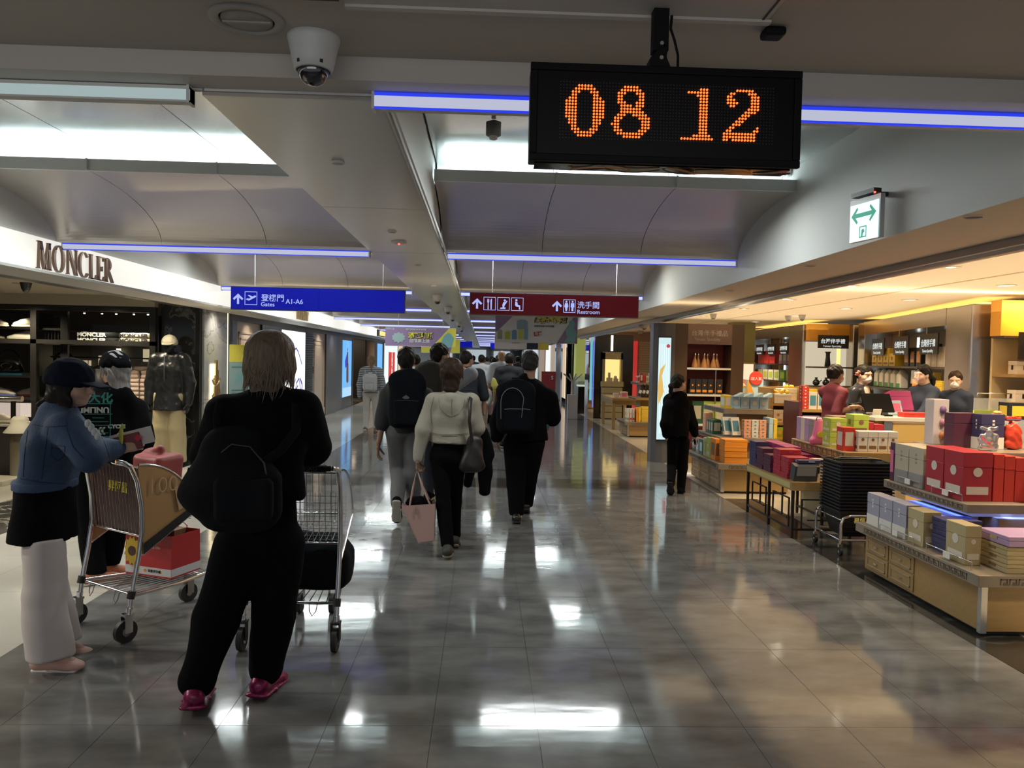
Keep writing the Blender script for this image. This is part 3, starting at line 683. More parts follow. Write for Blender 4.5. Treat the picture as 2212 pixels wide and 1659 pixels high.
flat(t, 'print', [(1.09, 0), (1.64, 0), (1.64, .43), (1.48, .43)], m_yel, *O, Y - .003)
flat(t, 'figure_print', [(1.25, 0), (1.55, 0), (1.6, .2), (1.52, .30), (1.46, .33), (1.36, .25)], m_teal, *O, Y - .005)
flat(t, 'burst_print', [(.31 + (.17 if i % 2 else .135) * math.cos(i * math.pi / 10), .19 + (.135 if i % 2 else .10) * math.sin(i * math.pi / 10)) for i in range(20)], mat('burst', (.35, .48, .48), .6), *O, Y - .004)
text('滿額現抵', (-1.77, Y - .008, 2.03), X3, Z3, .145, m_yel, t, 'headline', bold=.005, ext=.002)
text('滿額現抵', (-1.765, Y - .004, 2.022), X3, Z3, .145, m_ink, t, 'headline_shadow', bold=.011)
text('回饋馬上撿', (-1.74, Y - .006, 1.92), X3, Z3, .095, m_prw, t, bold=.003)
text('BUY MORE SAVE MORE', (-1.82, Y - .006, 2.205), X3, Z3, .045, m_prw, t, bold=.002)
text('逃樂計畫', (-2.27, Y - .006, 2.205), X3, Z3, .045, m_prw, t)
t = banner('white banner with a dark phone picture behind the bottle banner', .30, 1.85, 1.86, 2.21, 22.0, m_ban)
flat(t, 'print', [(.92, 0), (1.24, 0), (1.24, .34), (.92, .34)], mat('navy_print', (.02, .03, .08), .6), .30, 1.86, 21.997); flat(t, 'print', [(1.24, 0), (1.55, 0), (1.55, .34), (1.3, .34)], m_yel, .30, 1.86, 21.997)
text('5,288', (.78, 21.99, 2.03), X3, Z3, .12, m_ink, t, bold=.002)
t = banner('yellow green banner far behind the purple banner', -1.95, -.75, 1.72, 2.14, 24.0, m_yel)
flat(t, 'print', [(.45, 0), (.9, 0), (1.0, .42), (.7, .42)], m_pur, -1.95, 1.72, 23.997)
for i, (x0, x1, z0, z1, yy) in enumerate(((-1.75, -.62, 2.1, 2.42, 40), (.35, 1.7, 2.1, 2.42, 43))):
    t = thing('hanging_sign', ['small dark blue sign far down the corridor, left of the beam', 'small dark blue sign far down the corridor, right of the beam'][i], 'sign', (x0, yy, z1))
    B(x0, x1, yy, yy + .1, z0, z1).build('case', mat('sign_blue', (), .2), t)
    for x in (x0 + .2, x1 - .2): MB().cyl((x, yy + .05, z1), (x, yy + .05, 3.395 if yy < 42 else 3.12), .01, 6).build('rod', m_wfit, t)
# exit sign on the right wall
t = thing('exit_sign', 'lit white exit sign with green double arrow on the right wall', 'sign', (2.79, 5.33, 2.85))
u = Vector((.30, -.31, 0)).normalized(); n_ = Vector((-u.y * -1, 0, 0))
u = Vector((.18, -.95, 0)).normalized(); nn = Vector((-.95, -.18, 0)).normalized(); P0 = Vector((2.62, 5.50, 2.47))
MB().obox(P0 + u * .16 + Z3 * .16 - nn * .02, .32, .035, .30, u, Z3).build('case', mat('exit_case', (.6, .62, .62), .3), t)
MB().prism([(.012, .01), (.308, .01), (.308, .27), (.012, .27)], P0 + nn * .0, u, Z3, -.004).build('panel', emi('exit_glow', (.62, .95, 1.0), 1.5), t)
g = emi('exit_green', (0, .35, .20), .8)
MB().prism([(.03, .19), (.09, .25), (.10, .235), (.075, .205), (.245, .205), (.22, .235), (.23, .25), (.29, .19), (.23, .13), (.22, .145), (.245, .175), (.075, .175), (.10, .145), (.09, .13)], P0 + nn * .006, u, Z3, -.001).build('arrow_print', g, t)
mb = MB(); frame_poly(mb, .12, .03, .075, .08, .008, P0 + nn * .006, u, Z3, -.001); mb.prism([(.14, .035), (.155, .035), (.16, .06), (.175, .07), (.165, .09), (.145, .085)], P0 + nn * .006, u, Z3, -.001); mb.build('pictogram', g, t)
MB().obox(P0 + u * .17 + Z3 * .335, .24, .06, .03, u, Z3).build('bracket', m_dark, t)
MB().obox(Vector((2.74, 5.33, 2.80)), .13, .04, .03).build('wall_arm', m_dark, t)
MB().lathe([(.008, .0), (.006, -.012)], P0 + u * .30 + Z3 * .32 + nn * .03, 8).build('indicator', emi('red_led', (), 6), t)
CAM_SCALED = False
# ================================================================== LEFT SIDE : boutique and shop fronts
m_fr = mat('bronze_frame', (.018, .016, .014), .35, .3); m_blkm = marble('black_marble', (.022, .022, .022), (.14, .135, .13), .10, 1.7)
m_whm = marble('white_marble', (.52, .52, .50), (.26, .26, .26), .12, 1.3); m_gold = mat('polished_brass', (.75, .55, .30), .2, 1.0)
m_pale = mat('cream_cloth', (.72, .66, .50), .8); m_shoe = mat('cream_shoe', (.78, .72, .56), .6); m_backw = mat('boutique_back', (.055, .048, .038), .5)
def letters(word, pats, o, ax, ay, h, thick, front, side, parent):
    """serif channel letters: each letter a part of its own"""
    x = 0
    for ch in word:
        w, strokes = pats[ch]; mb = MB()
        for pl in strokes: mb.prism([((x + a) * h, b * h) for a, b in pl], o, ax, ay, thick)
        mb.build('letter', front, parent); x += w
SER = lambda x, y, w: [(x - w, y), (x + w, y), (x + w, y + .035), (x - w, y + .035)]
def ring(cx, cy, rx, ry, t, a0=0, a1=2 * math.pi, n=18):
    out = []
    for i in range(n):
        a, b = a0 + (a1 - a0) * i / n, a0 + (a1 - a0) * (i + 1) / n
        ta = t * (.35 + .65 * abs(math.cos(a))); tb = t * (.35 + .65 * abs(math.cos(b)))
        out.append([(cx + rx * math.cos(a), cy + ry * math.sin(a)), (cx + rx * math.cos(b), cy + ry * math.sin(b)), (cx + (rx - tb) * math.cos(b), cy + (ry - tb * .5) * math.sin(b)), (cx + (rx - ta) * math.cos(a), cy + (ry - ta * .5) * math.sin(a))])
    return out
bar = lambda x0, y0, x1, y1, t: [(x0, y0), (x0 + t, y0), (x1 + t, y1), (x1, y1)]
PAT = {'M': (1.02, [bar(.08, 0, .14, 1, .05), bar(.14, 1, .42, 0, .15)[::1], bar(.44, 0, .72, 1, .05), bar(.74, 0, .70, 1, .14), SER(.10, 0, .08), SER(.82, 0, .10), SER(.15, .965, .09), SER(.78, .965, .09)]),
       'O': (.92, ring(.42, .5, .40, .52, .15)), 'N': (.90, [bar(.12, 0, .12, 1, .05), bar(.12, 1, .66, 0, .16), bar(.72, 0, .72, 1, .05), SER(.14, 0, .08), SER(.74, .965, .08), SER(.12, .965, .08)]),
       'C': (.82, ring(.44, .5, .42, .52, .15, .75, 5.55)), 'L': (.62, [bar(.10, 0, .10, 1, .14), [(.2, 0), (.58, 0), (.60, .2), (.54, .06), (.2, .045)], SER(.17, 0, .12), SER(.17, .965, .12)]),
       'E': (.66, [bar(.10, 0, .10, 1, .14), [(.2, 0), (.60, 0), (.62, .2), (.56, .05), (.2, .045)], [(.2, .955), (.56, .955), (.57, .82), (.60, 1), (.2, 1)], [(.2, .48), (.46, .48), (.46, .53), (.2, .53)], [(.44, .4), (.47, .4), (.47, .6), (.44, .6)], SER(.17, 0, .12), SER(.17, .965, .12)]),
       'R': (.80, [bar(.10, 0, .10, 1, .14), *ring(.24, .74, .33, .28, .14, -1.6, 1.6), [(.30, .48), (.44, .48), (.80, 0), (.64, 0)], SER(.17, 0, .12), SER(.17, .965, .12), [(.17, .96), (.28, .96), (.28, 1), (.17, 1)]]),
       'B': (.76, [bar(.10, 0, .10, 1, .14), *ring(.22, .75, .32, .27, .14, -1.6, 1.6), *ring(.22, .27, .38, .29, .14, -1.6, 1.6)]),
       'U': (.86, [bar(.10, .3, .10, 1, .13), bar(.66, .3, .66, 1, .06), *ring(.41, .34, .31, .36, .13, math.pi, 2 * math.pi)]),
       'Y': (.80, [bar(.34, 0, .34, .45, .13), bar(.06, 1, .34, .42, .13), bar(.68, 1, .40, .42, .06)])}
CAM_SCALED = True
t = thing('shop_sign', 'dark bronze serif shop name on the lit white fascia over the glass boutique', 'sign', (-4.57, 8.1, 2.41))
m_let = mat('bronze_letter', (.16, .10, .07), .3, .7)
letters('MONCLER', PAT, (-4.55, 8.03, 2.415), Y3, Z3, .282, .028, m_let, m_let, t)
t = thing('shop_sign', 'small gold shop name further along the lit fascia', 'sign', (-4.57, 19.5, 2.43))
letters('BURBERRY', {k: (v[0] * .86, [[(a * .8, b) for a, b in pl] for pl in v[1]]) for k, v in PAT.items()}, (-4.55, 18.9, 2.44), Y3, Z3, .235, .03, mat('gold_letter', (.55, .42, .2), .3, .6), None, t)
t = thing('shop_sign', 'small black box sign with a glowing yellow face on the far fascia', 'sign', (-4.55, 33, 2.45))
B(-4.60, -4.50, 33.0, 35.6, 2.42, 2.70).build('case', m_dark, t); B(-4.503, -4.495, 33.35, 35.4, 2.46, 2.66).build('lit_face', emi('yellow_letter', (1, .62, .14), 1.3), t)

CAM_SCALED = False
# glass front of the boutique, facing the camera
Yg = 11.0
gf = struct('window_1', B(-7.6, -4.62, Yg, Yg + .08, 2.13, 2.21), m_fr)
B(-7.6, -4.62, Yg - .02, Yg + .1, 2.21, 2.36).build('window_header', mat('header_cream', (.36, .32, .24), .5), gf)
for x in (-7.6, -6.34, -4.70): B(x, x + .08, Yg, Yg + .08, 0, 2.13).build('window_frame', m_fr, gf)
B(-5.98, -5.88, Yg + .10, Yg + .15, .03, 2.13).build('window_frame', m_fr, gf)
for z in (1.665, .02): B(-7.6, -4.62, Yg, Yg + .08, z, z + .06).build('window_frame', m_fr, gf)
m_glass = mat('shop_glass', (0, 0, 0), .0, alpha=.10, spec=.6)
for x0, x1 in ((-7.52, -6.34), (-6.26, -4.70)): B(x0, x1, Yg + .03, Yg + .04, .08, 2.13).build('pane', m_glass, gf)
struct('wall_boutique_back', B(-8.5, -4.1, 12.6, 12.7, 0, 2.5), m_backw)
struct('wall_boutique_side', B(-8.6, -8.5, 6, 12.7, 0, 2.5), m_backw)
struct('floor_boutique', B(-8.5, -4.62, Yg + .08, 12.6, 0, .03), mat('boutique_floor', (.30, .27, .2), .2))
t = thing('shelving', 'black metal display shelving behind the boutique glass', 'shelf', (-5.7, 11.6, .03))
for x in (-7.5, -6.40, -4.68): B(x, x + .03, 11.2, 11.62, .03, 2.1).build('upright', m_fr, t)
for z, x0, x1 in ((1.655, -7.5, -4.7), (1.86, -7.5, -6.0), (1.175, -7.5, -5.9), (.86, -7.5, -5.98)): B(x0, x1, 11.16, 11.62, z, z + .03).build('shelf', m_fr, t)
mb = MB(); [mb.box(x, x + .008, 11.22, 11.24, 1.66, 1.86) for x in np.arange(-6.26, -5.96, .045)]; mb.build('rail', m_fr, t)
for x in (-7.1, -6.0, -5.75, -5.5, -5.3, -5.05, -4.85):
    MB().lathe([(.014, 0), (.012, -.012)], (x, 11.3, 2.12), 8).build('spot_bulb', emi('bulb_warm', (1, .9, .7), 12), t)
for x in (-5.86,): B(x, x + .05, 12.5, 12.55, 1.2, 1.62).build('light_bar', emi('bar_warm', (1, .85, .5), 2.5), t)
for i, (x, z, w, h) in enumerate(((-5.45, 1.42, .45, .2), (-4.98, 1.4, .3, .2), (-5.35, 1.05, .5, .3), (-6.15, 1.3, .3, .2), (-6.9, 1.3, .6, .12))):
    B(x, x + w, 12.52, 12.6, z, z + h).build('lit_niche', emi('niche', (1, .82, .5), .55), t)
def sneaker(name, label, c, s, ang, m=m_shoe, sole=None, group=None, tone=None):
    c = Vector(c); t = thing(name, label, 'shoe', c, group); a = Vector((math.cos(ang), math.sin(ang), 0)); b = Vector((-a.y, a.x, 0))
    ax = np.array([a, b, Z3]); P = lambda x, y, z: np.array(c + a * x * s + b * y * s + Z3 * z * s)
    blob('upper', [([seg(P(-.10, 0, .045), P(.06, 0, .045), .038 * s, .040 * s, .03 * s), ell(P(.10, 0, .035), (.055 * s, .04 * s, .032 * s), .02 * s, ax), seg(P(-.085, 0, .06), P(-.075, 0, .105), .034 * s, .03 * s, .03 * s), seg(P(-.06, 0, .09), P(.04, 0, .06), .03 * s, .03 * s, .03 * s), cut(P(0, 0, .022), (0, 0, -1)), cut(P(0, 0, .118), (0, 0, 1))], .010 * s)], m, t)
    blob('sole', [([rbox(P(.005, 0, .014), (.148 * s, .046 * s, .014 * s), .012 * s, .01, ax)], .009 * s)], sole or m_pale, t)
    return t
sneaker('sneaker', 'cream sneaker cut by the frame edge on the top shelf', (-7.02, 11.32, 1.894), 1.15, 0.1)
sneaker('sneaker', 'tall cream sneaker on the top shelf at the frame post', (-6.60, 11.38, 1.894), 1.3, math.pi)
sneaker('sneaker', 'cream sneaker pointing left on the upper shelf under the tall one', (-6.62, 11.30, 1.691), 1.35, math.pi + .1)
sneaker('sneaker', 'cream sneaker partly out of view on the upper shelf', (-7.06, 11.32, 1.691), 1.2, 0)
sneaker('sneaker', 'grey and blue running shoe on the lower shelf at the frame edge', (-6.88, 11.3, .896), 1.15, 0, mat('shoe_grey', (.55, .48, .40), .6), mat('sole_blue', (.1, .15, .4), .6))
sneaker('sneaker', 'grey running shoe beside the post on the lower shelf', (-6.60, 11.38, .896), 1.1, math.pi, mat('shoe_grey', (), .6), mat('sole_red', (.5, .12, .08), .6))
def knit(label, c, m, mt):
    t = thing('folded_sweater', label, 'sweater', c, 'folded sweaters on the top shelf')
    for i, dz in enumerate((0, .075)):
        blob('fold', [([rbox((c[0], c[1], c[2] + dz + .035), (.27 - .01 * i, .16, .036), .034, .01)], .012)], m, t, .004, 30)
        text('MONCLER', (c[0] - .25, c[1] - .165, c[2] + dz + .008), X3, Z3, .075, mt, t, bold=.003, sx=1.15)
knit('folded black sweaters with white lettering on the top shelf', (-5.56, 11.38, 1.70), mat('knit_black', (.01, .01, .01), .9), mat('ink_white', (.8, .8, .75), .6))
knit('folded cream sweaters with dark lettering on the top shelf', (-4.97, 11.38, 1.70), m_pale, m_ink)
def handbag(label, c, s, m, handle=True):
    t = thing('handbag', label, 'bag', c)
    blob('body', [([ell((c[0], c[1], c[2] + .075 * s), (.14 * s, .06 * s, .08 * s), .02), ell((c[0], c[1], c[2] + .03 * s), (.15 * s, .07 * s, .04 * s), .04), cut((0, 0, c[2] + .004), (0, 0, -1))], .010)], m, t, .003, 60)
    if handle: MB().tube([(c[0] + .12 * s * math.cos(a), c[1], c[2] + .09 * s + .17 * s * math.sin(a)) for a in np.linspace(0, math.pi, 13)], .014 * s, 8).build('handle', m, t)
    MB().tube([(c[0] + .06 * s * math.cos(a), c[1] - .062 * s, c[2] + .08 * s + .03 * s * math.sin(a)) for a in np.linspace(0, 2 * math.pi, 15)], .004, 6).build('ring', m_gold, t)
m_lea = mat('black_leather', (.012, .012, .012), .25)
handbag('black puffy handbag with looped handle on the middle shelf', (-6.85, 11.38, 1.238), 1.25, m_lea)
B(-7.1, -6.6, 11.24, 11.54, 1.2065, 1.235).build('display_tray', mat('teal_tray', (.01, .06, .08), .4)); tag(bpy.data.objects['display_tray'], 'dark teal tray under the black handbag', 'tray')
handbag('black glossy bag behind the girl in the denim jacket', (-6.10, 11.42, 1.21), 1.3, m_lea)
# puffer vest and dark coats
t = thing('puffer_vest', 'quilted dusty pink down vest on a hanger behind glass', 'vest', (-4.96, 11.35, 1.30))
mv = mat('dusty_pink', (.52, .38, .30), .55)
for sx in (-1, 1):
    pr = [rbox((-4.96 + sx * .115, 11.35, z), (.125 - (.02 if z > 1.2 else 0), .075, .034), .033, .012) for z in np.arange(.66, 1.30, .062)]
    blob('vest_side', [(pr, .010)], mv, t)
blob('collar', [([seg((-4.96 + .085 * math.cos(a), 11.35 + .055 * math.sin(a), 1.335), (-4.96 + .085 * math.cos(a + .5), 11.35 + .055 * math.sin(a + .5), 1.335), .03, .03, .02) for a in np.arange(0, 6.2, .5)], .010)], mv, t)
MB().tube([(-4.96, 11.35, 1.47), (-4.96, 11.35, 1.40), (-5.12, 11.35, 1.33)], .006, 6).tube([(-4.96, 11.35, 1.40), (-4.80, 11.35, 1.33)], .006, 6).build('hanger', m_dark, t)
MB().cyl((-4.96, 11.27, .66), (-4.96, 11.27, 1.30), .006, 6).build('zip', mat('zip_dark', (.2, .15, .12), .4), t)
t2 = thing('clothes_rail', 'black rail holding coats and the pink vest', 'rail', (-5.3, 11.35, 1.48)); MB().cyl((-6.25, 11.35, 1.48), (-4.70, 11.35, 1.48), .012, 8).build('bar', m_fr, t2)
for i, (x, c, lab) in enumerate(((-5.72, (.015, .015, .018), 'black coat on the rail beside the black bag'), (-5.49, (.03, .028, .026), 'charcoal coat hanging on the rail'), (-5.30, (.55, .26, .22), 'salmon pink jacket on the rail behind the black cap'))):
    t = thing('hanging_coat', lab, 'coat', (x, 11.35, 1.46), 'coats on the boutique rail')
    blob('coat', [([seg((x, 11.35, 1.30), (x, 11.35, .8), (.07, .16), (.08, .20), .04), seg((x - .03, 11.25, 1.30), (x - .03, 11.2, .95), .045, .045, .03)], .014)], mat(f'coat{i}', c, .6), t, .005, 25)
    MB().tube([(x, 11.35, 1.48), (x, 11.35, 1.38)], .005, 6).build('hook', m_dark, t)
# display counter with shoes near the left edge
t = thing('display_counter', 'dark counter with a glass case and bright steel rail at the left edge', 'counter', (-6.5, 9.9, 0))
B(-9.0, -5.75, 9.75, 10.25, .0, .62).build('body', mat('counter_dark', (.035, .03, .026), .3), t, bevel=.004)
B(-9.0, -5.72, 9.72, 10.27, .62, .64).build('top', mat('counter_stone', (.4, .37, .32), .15), t)
B(-9.0, -5.75, 9.76, 9.77, .64, .92).build('front_glass', m_glass, t); B(-9.0, -5.75, 10.22, 10.23, .64, .92).build('rear_glass', m_glass, t)
MB().cyl((-9.0, 9.76, .965), (-5.72, 9.76, .965), .035, 16).build('steel_rail', mat('bright_steel', (.8, .78, .78), .15, 1), t)
for x in (-5.85, -7.8): B(x, x + .04, 9.74, 9.78, .64, .95).build('rail_post', m_fr, t)
B(-8.9, -5.9, 10.24, 10.26, .70, .88).build('light_strip', emi('case_light', (1, .82, .7), .8), t)
sneaker('sneaker', 'beige sneaker inside the low glass case at the left edge', (-6.15, 9.98, .645), 1.25, 0, mat('shoe_grey', (), .6))
sneaker('sneaker', 'beige sneaker in the low glass case beside the woman in denim', (-5.88, 9.98, .645), .8, math.pi, mat('shoe_grey', (), .6))
# bucket hat on a stand
t = thing('bucket_hat', 'cream bucket hat on a round stand below the counter rail', 'hat', (-5.60, 9.50, .6))
MB().lathe([(.0, .20), (.06, .195), (.085, .17), (.10, .09), (.105, .085), (.17, .0), (.172, .004), (.10, .095), (.09, .16)], (-5.60, 9.50, .575), 26).build('hat', m_pale, t)
t = thing('hat_stand', 'brown drum stand that carries the cream bucket hat', 'stand', (-5.58, 9.58, 0))
MB().lathe([(.13, 0), (.13, .03), (.10, .05), (.10, .45), (.085, .60)], (-5.60, 9.50, 0), 24).build('drum', mat('stand_brown', (.12, .10, .06), .5), t)
t = thing('floor_plinth', 'low pale slab on the boutique floor near the left edge', 'plinth', (-6.3, 9.2, 0))
B(-7.6, -5.5, 9.0, 9.45, 0, .06).build('slab', mat('slab_cream', (.5, .46, .34), .3), t, bevel=.004)

# marble column and lit marble pier
c = struct('column_1', B(-4.60, -4.12, 11.15, 11.65, 0, 2.30), m_blkm, bevel=.004)
c = struct('column_2', B(-4.12, -4.06, 11.15, 11.25, 0, 2.3), m_fr)
c = struct('column_3', B(-4.30, -4.03, 11.25, 12.25, .05, 2.22), m_whm)
B(-4.31, -4.02, 11.22, 12.45, 2.22, 2.30).build('capital', m_fr, c)
B(-4.10, -4.04, 12.25, 12.31, .05, 2.22).build('light_strip', emi('edge_warm', (1, .86, .52), 3.2), c)
B(-4.06, -4.02, 11.25, 12.25, .03, .06).build('light_strip', emi('edge_warm', (), 3), c)
B(-4.20, -4.02, 12.31, 12.44, 0, 2.22).build('jamb', m_fr, c)
t = thing('wall_ornament', 'gold bamboo-like ornament on the lit white marble pier', 'ornament', (-4.0, 11.6, 1.0))
for (dy, a, b) in ((0, .75, 1.48), (-.07, .80, 1.25), (.07, .80, 1.33), (.13, .9, 1.18)):
    MB().cyl((-3.985, 11.62 + dy, a), (-3.985, 11.62 + dy * .6, b), .026, 10).build('rod', m_gold, t)
for z in (.92, 1.15): MB().tube([(-3.98 + .03 * math.sin(u), 11.62 + .13 * math.cos(u), z + .05 * math.sin(2 * u)) for u in np.linspace(0, 6.28, 14)], .016, 8).build('loop', m_gold, t)
B(-4.028, -4.012, 11.5, 11.75, .80, 1.42).build('glow_plate', emi('edge_warm', (), 3), t)
# shop fronts along the corridor, X = -4.1
def front(nm, y0, y1, m, z1=2.22, x=-4.10, z0=0, d=.12, par=None):
    return (B(x - d, x, y0, y1, z0, z1).build(nm, m, par) if par else struct(nm, B(x - d, x, y0, y1, z0, z1), m))
m_gry = marble('grey_granite', (.085, .08, .075), (.12, .115, .11), .25, 6)
m_door = mat('blush_panel', (.58, .46, .36), .35)
struct('wall_front_header', B(-4.25, -4.08, 12.44, 60, 2.12, 2.36), mat('header_dark', (.05, .052, .058), .35))
front('pilaster_1', 12.44, 12.95, marble('slate', (.06, .062, .068), (.1, .1, .105), .2, 5))
def panel_door(y0, y1, name):
    d = struct(name, B(-4.20, -4.14, y0, y1, 0, 2.12), m_door)
    for (a, b, z0, z1, k) in ((y0 + .18, y1 - .18, .35, 1.95, 0), (y0 + .28, y1 - .28, .45, 1.85, 1)):
        mb = MB()
        for (c0, c1, e0, e1) in ((a, b, z0, z0 + .03), (a, b, z1 - .03, z1), (a, a + .03, z0, z1), (b - .03, b, z0, z1)): mb.box(-4.14, -4.125 - .006 * k, c0, c1, e0, e1)
        mb.build('moulding', mat('blush_moulding', (.52, .41, .32), .35), d)
    B(-4.14, -4.12, y0, y1, 0, .22).build('plinth', m_door, d)
    return d
panel_door(12.95, 14.4, 'door_1')
front('pilaster_2', 14.4, 15.7, mat('front_black', (.015, .017, .018), .2))
lb = front('window_2', 15.70, 17.85, mat('box_frame', (.03, .03, .032), .3), 2.12)
B(-4.10, -4.085, 15.78, 17.77, .28, 2.08).build('screen', emi('lightbox_white', (1, 1, 1), 1.15), lb)
pb = emi('print_blue', (.05, .05, .55), .6); pg = emi('print_grey', (.5, .55, .7), .8)
mb = MB()
def wav(pts, w, O=(-4.083, 16.6, .3), m=None):
    for i in range(len(pts) - 1):
        (a, b), (c, d) = pts[i], pts[i + 1]; l = math.hypot(c - a, d - b) + 1e-6; nx_, ny_ = -(d - b) / l * w, (c - a) / l * w
        mb.prism([(a - nx_, b - ny_), (c - nx_, d - ny_), (c + nx_, d + ny_), (a + nx_, b + ny_)], O, Y3, Z3, -.001)
wav([(.1, 1.35), (.3, 1.42), (.5, 1.34), (.68, 1.2), (.85, 1.06)], .018); wav([(.2, .3), (.35, .65), (.6, .75), (.75, .5), (.6, .28), (.35, .25), (.3, .5), (.5, .6)], .02)
wav([(.7, .75), (.9, .6), (.85, .45)], .03); wav([(-.1, .2), (.2, .05), (.6, .1), (.9, .0)], .05); wav([(.5, .2), (.8, .25), (.9, .1)], .04)
mb.build('print', pb, lb)
mb = MB(); wav([(-.3, .5), (0, .25), (.3, .2), (.5, .1)], .05); wav([(-.2, .8), (.05, .6), (.3, .75)], .03); mb.build('print', pg, lb)
lou = front('window_3', 17.9, 18.65, mat('louvre_dark', (.02, .024, .024), .3), 2.12)
for z in np.arange(.25, 2.08, .055): MB().obox((-4.08, 18.275, z), .05, .68, .006, (1, 0, -.35), (0, 0, 1)).build('slat', mat('slat_green', (.10, .12, .12), .35), lou)
panel_door(18.7, 20.2, 'door_2')
t_ = bpy.data.objects['door_2']; B(-4.12, -4.10, 18.74, 18.85, 1.12, 1.28).build('door_handle', mat('copper', (.45, .16, .09), .3, .5), t_)
front('pilaster_3', 20.2, 21.6, m_gry)
front('pilaster_4', 21.6, 22.4, mat('pier_grey', (.10, .105, .115), .35))
lb = front('window_4', 22.4, 24.1, mat('box_frame', (), .3), 2.12)
B(-4.10, -4.085, 22.5, 23.95, .35, 2.02).build('screen', emi('lightbox_blue', (.15, .48, .95), 1.0), lb)
mb = MB(); O = (-4.083, 22.5, .35)
mb.prism(circ(.72, 1.40, .05), O, Y3, Z3, -.001); mb.prism([(.62, 1.33), (.82, 1.33), (.86, .95), (.60, .95)], O, Y3, Z3, -.001); mb.build('figure_print', emi('fig_dark', (.12, .06, .10), .5), lb)
mb = MB(); mb.prism([(.56, .98), (.90, .98), (.94, .45), (.80, .38), (.58, .45)], O, Y3, Z3, -.001); mb.build('figure_print', emi('fig_brown', (.16, .07, .07), .5), lb)
mb = MB(); mb.prism([(.30, 1.05), (.62, 1.28), (.60, .90), (.36, .85)], O, Y3, Z3, -.001); mb.build('figure_print', emi('fig_blue', (.02, .05, .7), .9), lb)
mb = MB(); mb.prism([(.62, .42), (.70, .42), (.69, .15), (.64, .15)], O, Y3, Z3, -.001); mb.prism([(.76, .42), (.84, .42), (.82, .15), (.77, .15)], O, Y3, Z3, -.001); mb.build('figure_print', emi('fig_skin', (.6, .5, .5), .6), lb)
B(-4.086, -4.082, 22.5, 23.95, .35, .62).build('band', emi('lightbox_pale', (.42, .68, .95), 1.0), lb)
# open shop beyond the blue light box
struct('wall_far_shop', B(-6.6, -6.5, 24.1, 33, 0, 2.4), mat('warm_wall', (.45, .33, .24), .6))
struct('wall_far_shop_end', B(-6.5, -4.1, 29.0, 29.1, 0, 2.4), mat('warm_wall', (), .6))
front('pilaster_5', 24.15, 24.4, m_fr, 2.2); struct('column_4', B(-5.0, -4.4, 28.7, 29.0, 0, 2.4), m_fr)
struct('column_5', B(-5.9, -5.82, 28.9, 29.0, 0, 2.2), emi('edge_warm', (), 3))
area('far_shop_light', (-5.3, 26.6, 2.25), (1.5, 3), 40, (1, .8, .6))
front('pilaster_6', 29.1, 29.7, m_fr, 2.2)
lb = front('window_5', 29.7, 31.3, mat('box_frame', (), .3), 2.12); B(-4.10, -4.085, 29.8, 31.2, .4, 2.05).build('screen', emi('lightbox_blue', (), 1), lb)
B(-4.084, -4.080, 29.8, 31.2, .5, 1.1).build('band', emi('cyan_print', (.4, .8, .8), .9), lb)
lb = front('window_6', 31.6, 39, mat('box_frame', (), .3), 2.2); B(-4.10, -4.085, 31.9, 36.6, .2, 2.1).build('screen', emi('white_soft', (.85, .95, .95), 1.0), lb)
B(-4.084, -4.07, 33.2, 35.4, .3, 1.75).build('red_panel', emi('red_poster', (.75, .03, .02), .8), lb)
text('KENZO', (-4.066, 34.5, .36), Z3, -Y3, .46, emi('poster_letter', (1, .9, .85), 1), lb, bold=.02)
B(-4.10, -4.085, 37.0, 38.9, .2, 2.1).build('screen', emi('warm_soft', (.9, .66, .42), .8), lb)
for i, (a, b, c) in enumerate(((39.2, 43, (.06, .06, .07)), (43, 50, (.35, .4, .42)), (50, 60, (.12, .13, .15)))): front(f'pilaster_{7 + i}', a, b, mat(f'front_far{i}', c, .3), 2.3)
# small standing notice board in front of the slate pier
t = thing('notice_stand', 'slim standing notice with yellow and pale blue print before the dark pier', 'sign', (-3.85, 11.9, 0))
q0, q1 = Vector((-3.93, 12.05, 0)), Vector((-3.66, 12.25, 0)); u = (q1 - q0).normalized()
MB().prism([(0, .75), (.34, .75), (.34, 1.72), (0, 1.72)], q0, u, Z3, .03).build('board', mat('notice_blue', (.30, .46, .48), .5), t)
MB().prism([(0, 1.45), (.34, 1.45), (.34, 1.72), (0, 1.72)], q0 - Vector((0, .004, 0)), u, Z3, .003).build('header_print', m_yel, t)
for z in (1.36, 1.0, .95, .90): MB().prism([(.04, z), (.30, z), (.30, z + .02), (.04, z + .02)], q0 - Vector((0, .004, 0)), u, Z3, .003).build('line_print', mat('print_dim', (.1, .25, .28), .6), t)
MB().prism([(.08, 1.1), (.2, 1.16), (.24, 1.28), (.12, 1.26)], q0 - Vector((0, .004, 0)), u, Z3, .003).build('picture_print', m_teal, t)
MB().cyl(q0 + u * .17 + Y3 * .05, q0 + u * .17 + Y3 * .05 + Z3 * 1.0, .015, 10).build('post', m_dark, t)
MB().lathe([(.15, 0), (.15, .012), (.03, .02)], q0 + u * .17 + Y3 * .05, 20).build('base', m_dark, t)
